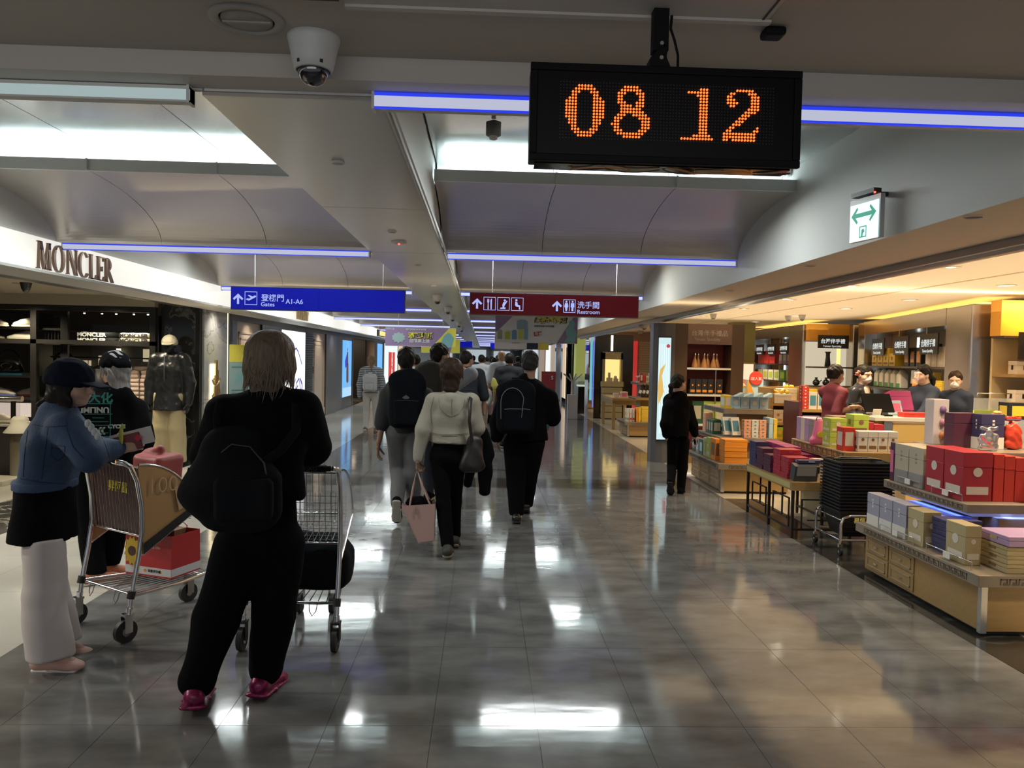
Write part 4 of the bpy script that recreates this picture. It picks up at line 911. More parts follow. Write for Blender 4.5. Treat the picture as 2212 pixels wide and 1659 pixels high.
# ================================================================== RIGHT SIDE : gift shop
m_oak = wood('oak', (.42, .27, .11), (.30, .18, .06)); m_oakd = wood('dark_oak', (.30, .19, .075), (.22, .13, .045))
m_walnut = wood('walnut', (.10, .055, .03), (.07, .038, .02)); m_slab = mat('taupe_slab', (.26, .21, .155), .35, noise=(5, .12))
m_key = mat('key_relief', (.13, .095, .06), .5); m_steel = mat('steel_mirror', (.50, .46, .43), .22, .9, bump=(3, .05), stretch=(1, 1, .4)); m_shelf = mat('dark_shelf', (.05, .04, .035), .4)
m_iron = mat('dark_iron', (.035, .025, .02), .4, .4); m_chrome = mat('chrome', (.75, .75, .76), .12, 1.0); m_acr = mat('acrylic', (.8, .85, .9), .08, alpha=.35)
m_orange = mat('amber_panel', (.85, .42, .06), .4); m_wp = mat('pack_white', (.75, .72, .66), .5)
C = dict(lav=(.36, .35, .44), gold=(.46, .37, .20), plum=(.09, .025, .055), crim=(.42, .025, .04), red=(.62, .045, .03), navy=(.05, .045, .12), org=(.85, .30, .03), lime=(.42, .55, .08), grn=(.08, .30, .08),
         dgrn=(.03, .10, .05), pink=(.75, .16, .32), pale=(.70, .62, .52), yel=(.80, .55, .05), sky=(.42, .62, .75), brn=(.22, .12, .06), mag=(.33, .03, .14), beige=(.52, .45, .33), salmon=(.85, .42, .25), lil=(.45, .30, .50), blk=(.02, .02, .022), grey=(.30, .28, .27), white=(.78, .75, .70), teal=(.08, .25, .35), cinn=(.5, .22, .08))
def pm(k): return mat('pack_' + k, C[k], .42)
CNT = {}
def pack(name, label, cat, x, y, z, sx, sy, sz, body, prt=None, style=0, group=None, rot=0.0, tilt=0.0):
    """carton with lid seam and printed faces towards the aisle (-X) and the camera (-Y); x, y = lower corner"""
    c = Vector((x + sx / 2, y + sy / 2, z)); t = thing(name, label, cat, c, group)
    R = Matrix.Rotation(rot, 3, 'Z') @ Matrix.Rotation(tilt, 3, 'X')
    def put(mb, nm, m, bevel=0):
        mb.v = [tuple(c + R @ (Vector(v) - c)) for v in mb.v]; return mb.build(nm, m, t, bevel)
    lid = .7 if sz > .12 else .6
    put(MB().box(x, x + sx, y, y + sy, z + .0005, z + sz * lid - .0012), 'carton', pm(body), min(.003, min(sx, sy, sz) * .06))
    put(MB().box(x - .001, x + sx + .001, y - .001, y + sy + .001, z + sz * lid, z + sz), 'lid', pm(body), min(.003, min(sx, sy, sz) * .06))
    if prt:
        p = pm(prt); e = .0022; mb = MB(); h = sz
        if style == 0:      # band and emblem
            mb.box(x - e, x - .001, y + sy * .12, y + sy * .88, z + h * .14, z + h * .30).box(x + sx * .12, x + sx * .88, y - e, y - .001, z + h * .14, z + h * .30)
            mb.cyl((x - .001, y + sy * .5, z + h * .60), (x - e, y + sy * .5, z + h * .60), min(sy, h) * .16, 14).cyl((x + sx * .5, y - .001, z + h * .60), (x + sx * .5, y - e, z + h * .60), min(sx, h) * .16, 14)
        elif style == 1:    # large label
            mb.box(x - e, x - .001, y + sy * .15, y + sy * .85, z + h * .22, z + h * .8).box(x + sx * .15, x + sx * .85, y - e, y - .001, z + h * .22, z + h * .8)
        elif style == 2:    # small vertical writing and a foot band
            mb.box(x - e, x - .001, y + .002, y + sy - .002, z + .002, z + h * .34)
            mb.box(x + .002, x + sx - .002, y - e, y - .001, z + .002, z + h * .34)
            for i in range(3):
                mb.box(x - e, x - .001, y + sy * .46, y + sy * .56, z + h * (.78 - .1 * i), z + h * (.84 - .1 * i)); mb.box(x + sx * .46, x + sx * .56, y - e, y - .001, z + h * (.78 - .1 * i), z + h * (.84 - .1 * i))
        elif style == 3:    # short mark on a thin lid edge
            mb.box(x + sx * .38, x + sx * .62, y - e, y - .001, z + h * .35, z + h * .7).box(x - e, x - .001, y + sy * .38, y + sy * .62, z + h * .35, z + h * .7)
        put(mb, 'print', p)
    return t
def nth(i): return ords[i] if i < len(ords) else f'number {i + 1}'
def stack(name, lab, cat, x, y, z, sx, sy, sz, n, body, prt=None, style=3, group=None, jit=.006):
    for i in range(n):
        w = f'{lab}, ' + ('topmost' if i == n - 1 else 'bottom one' if i == 0 else f'{nth(i)} up')
        pack(name, w, cat, x + random.uniform(-jit, jit), y + random.uniform(-jit, jit), z + i * (sz + .0008), sx, sy, sz, body, prt, style, group)
def key_relief(mb, x0, x1, z0, z1, plane, v, d=.003):
    n = max(1, int((x1 - x0) / ((z1 - z0) * 1.5))); w = (x1 - x0) / n; t = (z1 - z0) * .16
    for i in range(n):
        a = x0 + i * w; h = z1 - z0
        for (p, q, r, s) in ((a, a + w * .8, z1 - t, z1), (a, a + t, z0, z1), (a + w * .8 - t, a + w * .8, z0 + h * .3, z1), (a + w * .35, a + w * .8, z0 + h * .3, z0 + h * .3 + t), (a + w * .3, a + w, z0, z0 + t)):
            if plane == 'x': mb.box(v - d, v, p, q, r, s)
            else: mb.box(p, q, v - d, v, r, s)
def cabinet(label, x0, x1, y0, y1, h, drawers):
    t = thing('display_cabinet', label, 'display', ((x0 + x1) / 2, (y0 + y1) / 2, 0))
    B(x0 + .03, x1, y0 + .02, y1 - .02, .03, h - .07).build('body', m_oak, t, bevel=.002)
    B(x0 + .08, x1, y0 + .06, y1 - .06, 0, .03).build('plinth', m_dark, t)
    B(x0 - .03, x1 + .02, y0 - .03, y1 + .03, h - .07, h).build('top_slab', m_slab, t, bevel=.004)
    mb = MB(); key_relief(mb, y0 + .08, y1 - .1, h - .055, h - .018, 'x', x0 - .03); mb.build('key_pattern', m_key, t)['kind'] = 'stuff'
    mb = MB(); key_relief(mb, x0 + .10, x1 - .1, h - .055, h - .018, 'y', y0 - .03); mb.build('key_pattern', m_key, t)['kind'] = 'stuff'
    for yy in (y0 + .02, ): B(x0 + .022, x0 + .06, yy - .004, yy + .03, 0.02, h - .07).build('corner_post', mat('post_steel', (.55, .53, .5), .25, .8), t)
    L = y1 - y0 - .1; n = drawers; w = L / n
    for i in range(n):
        for r in range(2):
            if i < n - 2 and r < 9 and n > 3: continue
            a = y0 + .06 + i * w; z0 = .05 + r * (h - .13) / 2; z1 = z0 + (h - .13) / 2 - .012
            d = B(x0 + .02, x0 + .03, a + .008, a + w - .008, z0, z1).build('drawer', m_oak, t, bevel=.002)
            mb = MB()
            for (p, q, u, v) in ((a + .04, a + w - .04, z0 + .02, z0 + .026), (a + .04, a + w - .04, z1 - .026, z1 - .02), (a + .04, a + .046, z0 + .02, z1 - .02), (a + w - .046, a + w - .04, z0 + .02, z1 - .02)): mb.box(x0 + .014, x0 + .02, p, q, u, v)
            mb.build('drawer_moulding', mat('moulding_silver', (.5, .44, .34), .3, .5), d)
            B(x0 + .008, x0 + .018, a + w / 2 - .02, a + w / 2 + .02, (z0 + z1) / 2 - .004, (z0 + z1) / 2 + .004).build('drawer_handle', m_chrome, d)
    return t
def tier(t, x0, x1, y0, y1, z, th=.06, m=None):
    B(x0, x1, y0, y1, z - th, z).build('shelf', m or m_slab, t, bevel=.004)
    mb = MB()
    key_relief(mb, y0 + .05, y1 - .05, z - th + .012, z - .014, 'x', x0); mb.build('key_pattern', m_key, t)['kind'] = 'stuff'
def rail(t, x, ya, yb, z):
    MB().cyl((x, ya, z + .05), (x, yb, z + .05), .004, 8).build('price_rail', m_chrome, t)
    for y in (ya, yb): MB().cyl((x, y, z), (x, y, z + .05), .003, 6).build('rail_pin', m_chrome, t)
    MB().obox((x - .01, (ya + yb) / 2, z + .035), .004, .07, .04).build('price_tag', m_wp, t)
# ---- display A, nearest
A = cabinet('nearest oak display cabinet with tiered shelves at the edge of the grey floor', 2.96, 5.0, 4.40, 5.84, .38, 4)
e_bl = emi('blue_led', (.05, .12, 1.0), 1.6)
B(3.44, 4.9, 4.95, 5.78, .38, .60).build('riser', m_oakd, A); tier(A, 3.20, 4.9, 4.92, 5.98, .70)
B(3.30, 4.9, 5.02, 5.90, .60, .64).build('riser_top', m_oakd, A)
B(3.62, 4.9, 5.42, 5.9, .70, .93).build('riser', m_oakd, A); tier(A, 3.45, 4.9, 5.32, 6.02, 1.0, .07)
B(3.25, 4.6, 5.0, 5.9, .630, .6385).build('blue_light_strip', e_bl, A); B(3.50, 4.6, 5.40, 5.95, .922, .929).build('blue_light_strip', e_bl, A)
area('blue_shelf_light', (3.42, 5.40, .625), (.30, .85), 9, (.08, .16, 1), (0, 0, -1), 120); area('blue_shelf_light', (3.95, 4.98, .625), (.9, .10), 5, (.08, .16, 1), (0, -.15, -1), 120); area('blue_shelf_light', (3.75, 5.55, .92), (.4, .3), 3, (.25, .15, 1), (0, 0, -1), 120)
GS = 'added boxes behind the front row of the nearest display'  # boxes added under the tier to catch the blue light
for k in range(2):
    for j in range(2): stack('flat_gift_box', f'added pale flat box catching the blue light, {("nearer", "farther")[j]} {("outer", "inner")[k]} pile', 'gift box', 3.10 + k * .155, 5.12 + j * .30, .38, .15, .28, .05, 4, 'lav', None, 3, GS)
rail(A, 2.955, 5.10, 5.55, .38); rail(A, 2.955, 4.48, 4.95, .38); rail(A, 3.215, 5.0, 5.35, .70); rail(A, 3.215, 5.5, 5.8, .70)
G1, G2, G3 = 'gift boxes on the lower tier of the nearest display', 'gift boxes on the middle tier of the nearest display', 'goods on the top tier of the nearest display'
for i in range(3): pack('gift_box', f'lavender grey gift box on the lower tier, {nth(i)} from the far end', 'gift box', 2.985, 5.63 - i * .185, .38, .10, .175, .245, 'lav', 'white', 2, G1)
pack('gift_box', 'golden beige gift box on the lower tier between lavender and navy boxes', 'gift box', 2.985, 5.045, .38, .12, .19, .24, 'gold', 'pale', 0, G1)
stack('flat_gift_box', 'navy flat gift box behind the golden beige ones', 'gift box', 3.03, 4.86, .38, .24, .16, .055, 4, 'navy', None, 3, G1)
pack('gift_box', 'gold gift box with pale band on the lower tier, nearest the corner', 'gift box', 2.99, 4.60, .38, .10, .20, .245, 'gold', 'pale', 0, G1)
stack('flat_gift_box', 'gold flat gift box stacked at the near corner of the lower tier', 'gift box', 3.13, 4.42, .38, .34, .26, .052, 3, 'gold', 'brn', 3, G1)
pack('flat_gift_box', 'lilac flat gift box lying on the gold stack at the near corner', 'gift box', 3.13, 4.41, .542, .34, .27, .06, 'lil', 'gold', 3, G1)
stack('flat_gift_box', 'navy flat gift box under the blue light beside the lilac one', 'gift box', 3.50, 4.45, .38, .34, .26, .06, 3, 'navy', 'gold', 3, G1)
for i, (y, nm) in enumerate(((5.70, 'second'), (5.50, 'first'))): pack('gift_box', f'beige and grey gift box on the middle tier, {"beside the plum box" if i == 0 else "beside the crimson boxes"}', 'gift box', 3.235, y, .70, .205, .19, .30, 'beige', 'grey', 2, G2)
pack('gift_box', 'plum gift box seen edge-on at the far end of the middle tier', 'gift box', 3.235, 5.90, .70, .205, .06, .30, 'plum', 'pink', 1, G2)
for i in range(2): pack('gift_box', f'crimson gift box with pale round emblem on the middle tier, {"far one" if i else "near one"} of two', 'gift box', 3.235, 5.03 + i * .225, .70, .20, .215, .33, 'crim', 'pale', 0, G2)
for i in range(3): pack('gift_box', f'plain red gift box standing on the middle tier, {nth(i)} right of the crimson one', 'gift box', 3.445 + i * .075, 5.03, .70, .07, .215, .32 - .01 * i, 'red', None, 0, G2)
stack('flat_gift_box', 'red flat gift box at the frame edge on the middle tier', 'gift box', 3.70, 4.98, .70, .30, .24, .09, 3, 'red', 'crim', 3, G2)
t = thing('display_column', 'white tall display box printed with fruit pictures on the top tier', 'box', (3.55, 5.85, 1.0), G3)
B(3.49, 3.61, 5.82, 5.94, 1.0, 1.35).build('column', mat('column_pale', (.70, .62, .62), .35), t, bevel=.003)
for i, c in enumerate(((.55, .2, .08), (.45, .2, .3), (.22, .12, .28))): MB().lathe([(0, .04), (.018, .036), (.026, .015), (.022, -.01), (0, -.02)], (3.56, 5.817, 1.06 + .1 * i), 14).build('fruit_print', mat(f'fruit{i}', c, .5), t)
pack('gift_box', 'dark purple gift box on the top tier left of the silver bag', 'gift box', 3.50, 5.60, 1.0, .20, .10, .26, 'plum', None, 0, G3, rot=.12)
pack('gift_box', 'dark navy gift box with white vertical writing on the top tier', 'gift box', 3.66, 5.52, 1.0, .19, .10, .26, 'navy', 'white', 2, G3, rot=.12)
def pouch(name, label, c, w, h, d, m, group, rot=0):
    t = thing(name, label, 'bag', c, group); ax = np.array([[math.cos(rot), math.sin(rot), 0], [-math.sin(rot), math.cos(rot), 0], [0, 0, 1]])
    C_ = np.array(c, float)
    blob('pouch', [([ell(C_ + [0, 0, h * .42], (w * .5, d * .5, h * .40), .02, ax), rbox(C_ + [0, 0, h * .93], (w * .46, d * .10, h * .07), .004, .02, ax), rbox(C_ + [0, 0, h * .1], (w * .45, d * .35, h * .1), .01, .02, ax)], max(.006, w / 26))], m, t, .003, 70)
    MB().obox(C_ + [0, -.0 - d * .06, h * .90], w * .9, d * .25, .006, (math.cos(rot), math.sin(rot), 0)).build('seal', m_chrome, t)
    return t
pouch('snack_bag', 'silver foil snack bag leaning before the purple boxes', (3.66, 5.42, 1.006), .16, .17, .05, mat('silver_foil', (.6, .62, .66), .2, .8), G3, .1)
pouch('snack_bag', 'red clear snack bag right of the purple boxes', (3.93, 5.55, 1.008), .13, .24, .10, mat('red_foil', (.6, .06, .03), .2), G3)
pouch('snack_bag', 'navy snack bag with white dots at the frame edge', (4.12, 5.50, 1.008), .15, .25, .10, mat('navy_foil', (.015, .02, .06), .25), G3)
B(3.90, 4.6, 5.66, 5.94, 1.0, 1.21).build('glass_riser', m_acr, A)
for i in range(2): pack('gift_box', f'black and yellow boxed bottle set on the glass riser, {"at the frame edge" if i else "left one"}', 'gift box', 4.0 + i * .19, 5.70, 1.211, .17, .12, .13, 'blk', 'yel', 1, G3)
t = thing('flower_ornament', 'small pink and yellow blossom ornament beside the black boxes', 'ornament', (3.90, 5.72, 1.21), G3)
for i in range(6): MB().lathe([(0, .02), (.018, .012), (.02, 0), (0, -.01)], (3.90 + .022 * math.cos(i), 5.68 + .004 * i, 1.24 + .022 * math.sin(i)), 10).build('petal', mat('petal_pink' if i % 2 else 'petal_yellow', (.8, .35, .3) if i % 2 else (.8, .65, .1), .5), t)
MB().cyl((3.90, 5.69, 1.211), (3.90, 5.69, 1.225), .02, 12).build('foot', m_gold, t)
# ---- basket trolley
t = thing('basket_trolley', 'chrome wheeled trolley under the stack of black baskets', 'trolley', (3.25, 6.5, 0))
tx0, tx1, ty0, ty1 = 3.02, 3.50, 6.30, 6.78
for y in (ty0, ty1): MB().tube([(tx0, y, .10), (tx0, y, .26), (tx0 + .02, y, .315), (tx0 + .08, y, .335), (tx1 - .08, y, .335), (tx1 - .02, y, .315), (tx1, y, .26), (tx1, y, .10)], .012, 10).build('hoop', m_chrome, t)
for x in (tx0, tx1): MB().cyl((x, ty0, .13), (x, ty1, .13), .010, 8).cyl((x, ty0, .30), (x, ty1, .30), .008, 8).build('side_bar', m_chrome, t)
MB().cyl((tx0, ty0, .13), (tx1, ty0, .13), .009, 8).cyl((tx0, ty1, .13), (tx1, ty1, .13), .009, 8).build('cross_bar', m_chrome, t)
for x in (tx0, tx1):
    for y in (ty0, ty1):
        w = MB().cyl((x - .011, y, .034), (x + .011, y, .034), .034, 18).build('wheel', mat('rubber', (.012, .012, .012), .6), t); MB().cyl((x - .014, y, .034), (x + .014, y, .034), .012, 10).build('hub', m_chrome, w)
        B(x - .016, x + .016, y - .012, y + .012, .07, .10).build('fork', m_chrome, t)
m_bask = mat('basket_black', (.010, .010, .011), .35)
nB = 16
def basket_mesh(full):
    mb = MB(); w0, w1, d0, d1, h = .16, .225, .125, .19, .23
    for a, (p, q) in enumerate((((-1, -1), (1, -1)), ((1, -1), (1, 1)), ((1, 1), (-1, 1)), ((-1, 1), (-1, -1)))):
        vb = [(p[0] * w0, p[1] * d0, 0), (q[0] * w0, q[1] * d0, 0), (q[0] * w1, q[1] * d1, h), (p[0] * w1, p[1] * d1, h)]
        inn = [(x * .99, y * .988, z) for x, y, z in vb]
        mb.add(vb + inn, [(0, 1, 2, 3), (7, 6, 5, 4)])
    mb.box(-w0, w0, -d0, d0, 0, .004)
    for s in (-1, 1):
        mb.box(-w1 - .008, w1 + .008, *sorted((s * (d1 - .0015), s * (d1 + .011))), h - .012, h); mb.box(*sorted((s * (w1 - .0015), s * (w1 + .011))), -d1, d1, h - .012, h)
    for i in range(9):
        x = -.14 + i * .035; mb.add([(x - .004, -d0 - .0045, .01), (x + .004, -d0 - .0045, .01), (x + .004, -d1 - .0015, h - .012), (x - .004, -d1 - .0015, h - .012)], [(0, 1, 2, 3)])
    for k in range(4): z = .04 + .045 * k; s_ = z / h; mb.box(-w0 - (w1 - w0) * s_, w0 + (w1 - w0) * s_, -(d0 + (d1 - d0) * s_) - .002, -(d0 + (d1 - d0) * s_) + .001, z, z + .006)
    return mb
proto = None
for i in range(nB):
    zz = .136 + i * .0275
    lab = 'black plastic shopping basket, ' + ('topmost of the stack with folded handles' if i == nB - 1 else 'lowest of the stack on the trolley' if i == 0 else f'{nth(i)} up in the stack')
    t = thing('shopping_basket', lab, 'basket', (3.26, 6.54, zz), 'nested black shopping baskets on the trolley')
    if proto is None:
        proto = basket_mesh(True).build('basket_body', m_bask, None); o = proto
    else:
        o = proto.copy(); COL.objects.link(o)
    o.parent = t; o.matrix_parent_inverse = Matrix(); o.location = (0, 0, 0)
    if i == 0: text('昇恆昌', (3.15, 6.34, .27), X3, Z3, .05, emi('gold_print', (.55, .42, .08), .5), t, bold=.001)
    if i == nB - 1:
        for s in (-1, 1): MB().tube([(3.26 - .2, 6.54 + s * .02, zz + .235), (3.26 - .12, 6.54 + s * .05, zz + .245), (3.26 + .12, 6.54 + s * .05, zz + .245), (3.26 + .2, 6.54 + s * .02, zz + .235)], .008, 8).build('handle', m_bask, t)
# ---- low table with iron legs
tb = thing('display_table', 'low oak display table on dark iron lattice legs', 'table', (3.1, 7.5, 0))
B(2.84, 3.42, 6.90, 8.13, .44, .52).build('table_top', m_oak, tb, bevel=.003)
B(2.836, 2.84, 6.94, 8.09, .455, .508).build('price_strip', mat('strip_straw', (.55, .45, .18), .4), tb)
for x in (2.86, 3.40):
    for y in (6.92, 7.50, 8.11): B(x - .012, x + .012, y - .012, y + .012, 0, .44).build('leg', m_iron, tb)
for x in (2.86, 3.40): B(x - .008, x + .008, 6.92, 8.11, .07, .09).build('stretcher', m_iron, tb)
B(2.86, 3.40, 6.912, 6.928, .07, .09).build('stretcher', m_iron, tb)
for y0_ in (6.92, 7.50):
    a, b_ = y0_ + .08, y0_ + .53; mb = MB()
    for (p, q, u, v) in ((a, a + .012, .09, .36), (a, b_ - .06, .35, .362), (b_ - .06, b_ - .048, .16, .36), (a + .05, b_ - .05, .16, .172), (a + .16, a + .172, .16, .44)): mb.box(2.853, 2.867, p, q, u, v)
    mb.build('lattice', m_iron, tb)
mb = MB(); [mb.box(p, q, 6.913, 6.927, u, v) for (p, q, u, v) in ((2.94, 2.952, .09, .36), (2.94, 3.30, .35, .362), (3.29, 3.302, .16, .36), (3.0, 3.3, .16, .172))]; mb.build('lattice', m_iron, tb)
GT = 'flat gift boxes on the low table'
for k in range(3):
    stack('flat_gift_box', f'dark violet flat box on the low table, {nth(k)} column from far end', 'gift box', 2.865, 7.93 - k * .215, .52, .13, .19, .042, (6, 5, 4)[k], 'plum' if k else 'navy', None, 3, GT)
for k in range(3):
    stack('flat_gift_box', f'wine red flat box on the low table, {nth(k)} column from far end', 'gift box', 3.02, 7.93 - k * .215, .52, .15, .19, .042, 6, 'mag', 'crim', 3, GT)
for k in range(2): stack('flat_gift_box', f'maroon flat gift box in {"the nearer" if k else "the farther"} near column of the low table', 'gift box', 2.875, 7.28 - k * .19, .52, .20, .175, .05, 5 - k, 'crim', 'mag', 3, GT)
for i in range(6): pack('biscuit_box', f'cream and red biscuit box standing on the low table, {nth(i)} from the aisle side', 'box', 3.10 + (i % 3) * .105, 7.05 + (i // 3) * .16, .52, .095, .15, .17, 'pale' if i % 2 == 0 else 'red', 'blk' if i % 2 == 0 else 'pale', 3, 'biscuit boxes on the low table')
pack('biscuit_box', 'long wine coloured box lying across the far end of the low table', 'box', 3.18, 7.60, .52, .22, .42, .17, 'mag', 'pale', 3, GT)
t = thing('tilted_leaflet_box', 'dark grey leaflet box tilted against the goods beside the baskets', 'box', (3.0, 6.95, .52), GT)
MB().obox((2.985, 6.985, .60), .22, .10, .15, (1, 0, 0), (0, -.25, 1)).build('box', mat('leaflet_grey', (.05, .055, .065), .3), t, bevel=.003)
MB().obox((2.985, 6.93, .62), .18, .003, .10, (1, 0, 0), (0, -.25, 1)).build('print', pm('grey'), t)
pack('flat_gift_box', 'blue grey flat tin on the tilted leaflet box', 'gift box', 2.93, 6.98, .685, .24, .12, .025, 'navy', 'sky', 3, GT)
# ---- display B, with the green boxes
Bt = thing('display_counter', 'oak gift display with overhanging slab, behind the basket stack', 'display', (3.8, 7.7, 0))
B(3.56, 4.10, 7.02, 8.10, .0, .70).build('body', mat('cream_body', (.55, .45, .28), .4), Bt); tier(Bt, 3.46, 4.16, 6.90, 8.15, .80, .10, m_oak)
B(3.60, 4.0, 7.0, 7.02, .05, .66).build('front_panel', mat('pale_panel', (.62, .56, .44), .25), Bt)
GB = 'gift boxes on the slab behind the baskets'
for i in range(4): pack('gift_box', f'tall white gift box with dark dots on the oak slab, {nth(i)} from the left', 'gift box', 3.61 + i * .095, 6.98, .80, .090, .12, .19, 'white', 'brn', 0, GB)
pack('gift_box', 'red and white gift box between lime and white boxes on the oak slab', 'gift box', 3.49, 7.02, .80, .11, .14, .22, 'red', 'pale', 1, GB)
for i in range(2): pack('gift_box', f'lime green gift box on the oak slab, {"upper" if i else "lower"} of two', 'gift box', 3.50, 7.32, .80 + i * .141, .16, .17, .14, 'lime', 'pale', 0, GB)
pack('gift_box', 'lime and brown gift box on top in the middle of the oak slab', 'gift box', 3.72, 7.30, .941, .15, .17, .18, 'lime', 'brn', 0, GB)
pack('gift_box', 'lime gift box lying low behind the white boxes', 'gift box', 3.70, 7.30, .80, .30, .20, .14, 'brn', 'lime', 1, GB)
t = thing('gift_pouch', 'hot pink gift pouch with flower print before the lime boxes', 'bag', (3.52, 7.58, .80), GB)
blob('pouch', [([seg((3.52, 7.60, .83), (3.53, 7.62, 1.02), (.085, .05), (.045, .035), .02), rbox((3.52, 7.60, .83), (.085, .05, .028), .02, .03)], .008)], pm('pink'), t)
MB().cyl((3.505, 7.545, .90), (3.505, 7.535, .90), .03, 10).build('flower_print', pm('yel'), t); MB().tube([(3.49, 7.62, 1.03), (3.50, 7.62, 1.07), (3.55, 7.62, 1.07), (3.56, 7.62, 1.03)], .005, 6).build('handle', m_dark, t)
for i in range(4): pack('gift_box', f'thin lilac gift box standing on the oak slab, {nth(i)} from the far side', 'gift box', 3.50, 8.02 - i * .105, .80, .20, .10, .24, ('lil', 'pale', 'lil', 'grey')[i], None, 1, GB)
pack('gift_basket', 'dark wire basket of biscuits behind the pink pouch', 'basket', 3.75, 7.75, .80, .30, .25, .27, 'brn', 'pale', 1, GB)
for i in range(3): pack('gift_box', f'crimson gold-emblem box on the far side of the oak slab, {nth(i)} from the left', 'gift box', 3.86 + i * .10, 7.56, .80, .095, .12, .25 - .02 * i, 'crim', 'gold', 0, GB)
for o in [Bt] + [o for o in COL.objects if o.get('group') == GB]: o.location.x -= .13
# ---- display C (near the woman in black)
Cc = cabinet('oak display cabinet of books and orange boxes past the low table', 2.90, 3.75, 9.22, 10.62, .37, 3)
B(3.20, 3.75, 9.75, 10.5, .37, .58).build('riser', m_oakd, Cc); tier(Cc, 3.05, 3.78, 9.68, 10.75, .64)
B(3.35, 3.75, 10.0, 10.6, .64, .93).build('riser', m_oakd, Cc); tier(Cc, 3.16, 3.80, 9.92, 10.9, 1.0, .07, m_slab)
GC1, GC2, GC3 = 'goods on the lower tier of the display past the table', 'goods on the middle tier of the display past the table', 'goods on the top tier of the display past the table'
stack('flat_gift_box', 'orange gift box in the big stack on the corner', 'gift box', 2.96, 9.25, .37, .28, .22, .072, 4, 'org', None, 3, GC1)
pack('gift_box', 'upright orange box beside the orange stack', 'gift box', 2.92, 9.50, .37, .07, .20, .27, 'org', 'brn', 1, GC1)
pack('gift_box', 'lime green upright box on the lower tier', 'gift box', 2.92, 9.72, .37, .08, .17, .26, 'lime', 'pale', 0, GC1)
pack('gift_box', 'pale green upright box on the lower tier beside the lime one', 'gift box', 2.92, 9.90, .37, .08, .13, .24, 'beige', 'lime', 1, GC1)
for i in range(3): pack('picture_box', f'small green picture box near the far end of the lower tier, {nth(i)} in the row', 'box', 2.92, 10.06 + i * .18, .37, .06, .15, .20, 'dgrn' if i != 1 else 'grey', 'sky', 1, GC1)
pack('gift_box', 'salmon tall box at the far corner of the middle tier', 'gift box', 3.08, 10.50, .64, .10, .14, .26, 'salmon', None, 0, GC2)
for i in range(3): pack('book_box', f'dark green book-like box on the middle tier, {nth(i)} from the far end', 'box', 3.08, 10.36 - i * .10, .64, .12, .085, .19, 'dgrn', 'beige', 1, GC2)
for i in range(2):
    pack('book_box', f'white and blue box leaning at an angle on the middle tier, {"nearer" if i else "farther"} one', 'box', 3.14 + .09 * i, 9.86 - .05 * i, .656, .12, .045, .24, 'white', 'teal', 1, GC2, rot=.2, tilt=-.30)
for k in range(3): stack('small_carton', f'small white and tan carton on the middle tier, {nth(k)} tower from the left', 'box', 3.36 + k * .10, 9.74, .64, .09, .10, .045, 5, 'white' if k % 2 else 'salmon', 'teal', 3, GC2, .002)
pack('gift_box', 'blue grey upright box at the near right of the middle tier', 'gift box', 3.68, 9.72, .64, .05, .24, .26, 'sky', None, 0, GC2); pack('gift_box', 'yellow upright box at the right end of the middle tier', 'gift box', 3.735, 9.71, .64, .045, .24, .25, 'yel', None, 0, GC2)
for i in range(4): 
    t = thing('house_carton', f'pale blue gabled carton on the top tier, {nth(i)} from the right', 'carton', (3.70 - i * .125, 10.05, 1.0), GC3); x = 3.64 - i * .125
    B(x, x + .115, 9.98, 10.12, 1.0005, 1.16).build('carton', pm('sky'), t, bevel=.002); MB().prism([(0, 0), (.115, 0), (.115, .055)], (x, 9.98, 1.16), X3, Z3, -.14).build('gable', pm('sky'), t)
    MB().cyl((x + .057, 9.98, 1.07), (x + .057, 9.976, 1.07), .028, 12).build('print', pm('white'), t)
pack('carton', 'yellow and white carton left of the pale blue ones on the top tier', 'carton', 3.155 + .03, 10.0, 1.0, .09, .2, .17, 'yel', 'white', 1, GC3)
for i in range(2): pack('leaflet_stack', f'{"blue" if i else "yellow"} leaflets lying at the edge of the top tier', 'leaflet', 3.18 + .10 * i, 9.93, 1.0, .09, .06, .012 + .006 * i, 'sky' if i else 'yel', None, 3, GC3)
# ---- open shelves D and E
def open_shelf(label, x0, x1, y0, d, h, zs, m_side, m_in=None):
    t = thing('shelf_unit', label, 'shelf', ((x0 + x1) / 2, y0 + d / 2, 0))
    B(x0, x0 + .04, y0, y0 + d, 0, h).build('side_panel', m_side, t); B(x1 - .04, x1, y0, y0 + d, 0, h).build('side_panel', m_side, t)
    B(x0 + .04, x1 - .04, y0 + d - .02, y0 + d, 0, h).build('back_panel', m_in or m_oak, t)
    for z in zs: B(x0 + .04, x1 - .04, y0, y0 + d - .02, z - .035, z).build('shelf', m_oak, t)
    return t
D1 = open_shelf('oak shelf unit with white crates of yellow bags', 3.98, 4.52, 10.5, .5, 1.26, (.30, .52, .78, 1.05), m_oak)
GD = 'goods in the oak shelf unit'
for i in range(2): pack('crate', f'white open crate on the oak shelf unit, {"upper right" if i else "lower left"}', 'crate', 4.04 + .16 * i, 10.52 + .2 * i, 1.05, .24, .18, .13 + .07 * i, 'white', None, 0, GD)
for i in range(5): pouch('snack_bag', f'small yellow snack bag in the white crates, {nth(i)} from the left', (4.08 + .075 * i, 10.56 + (.22 if i > 2 else 0), 1.185 + (.07 if i > 2 else 0)), .07, .06, .05, pm('yel'), GD)
for i in range(3): pack('gift_box', f'cream gift box with brown print, {nth(i)} from the left in the oak shelf', 'gift box', 4.04 + i * .145, 10.53, .78, .135, .15, .18, 'pale', 'cinn', 0, GD)
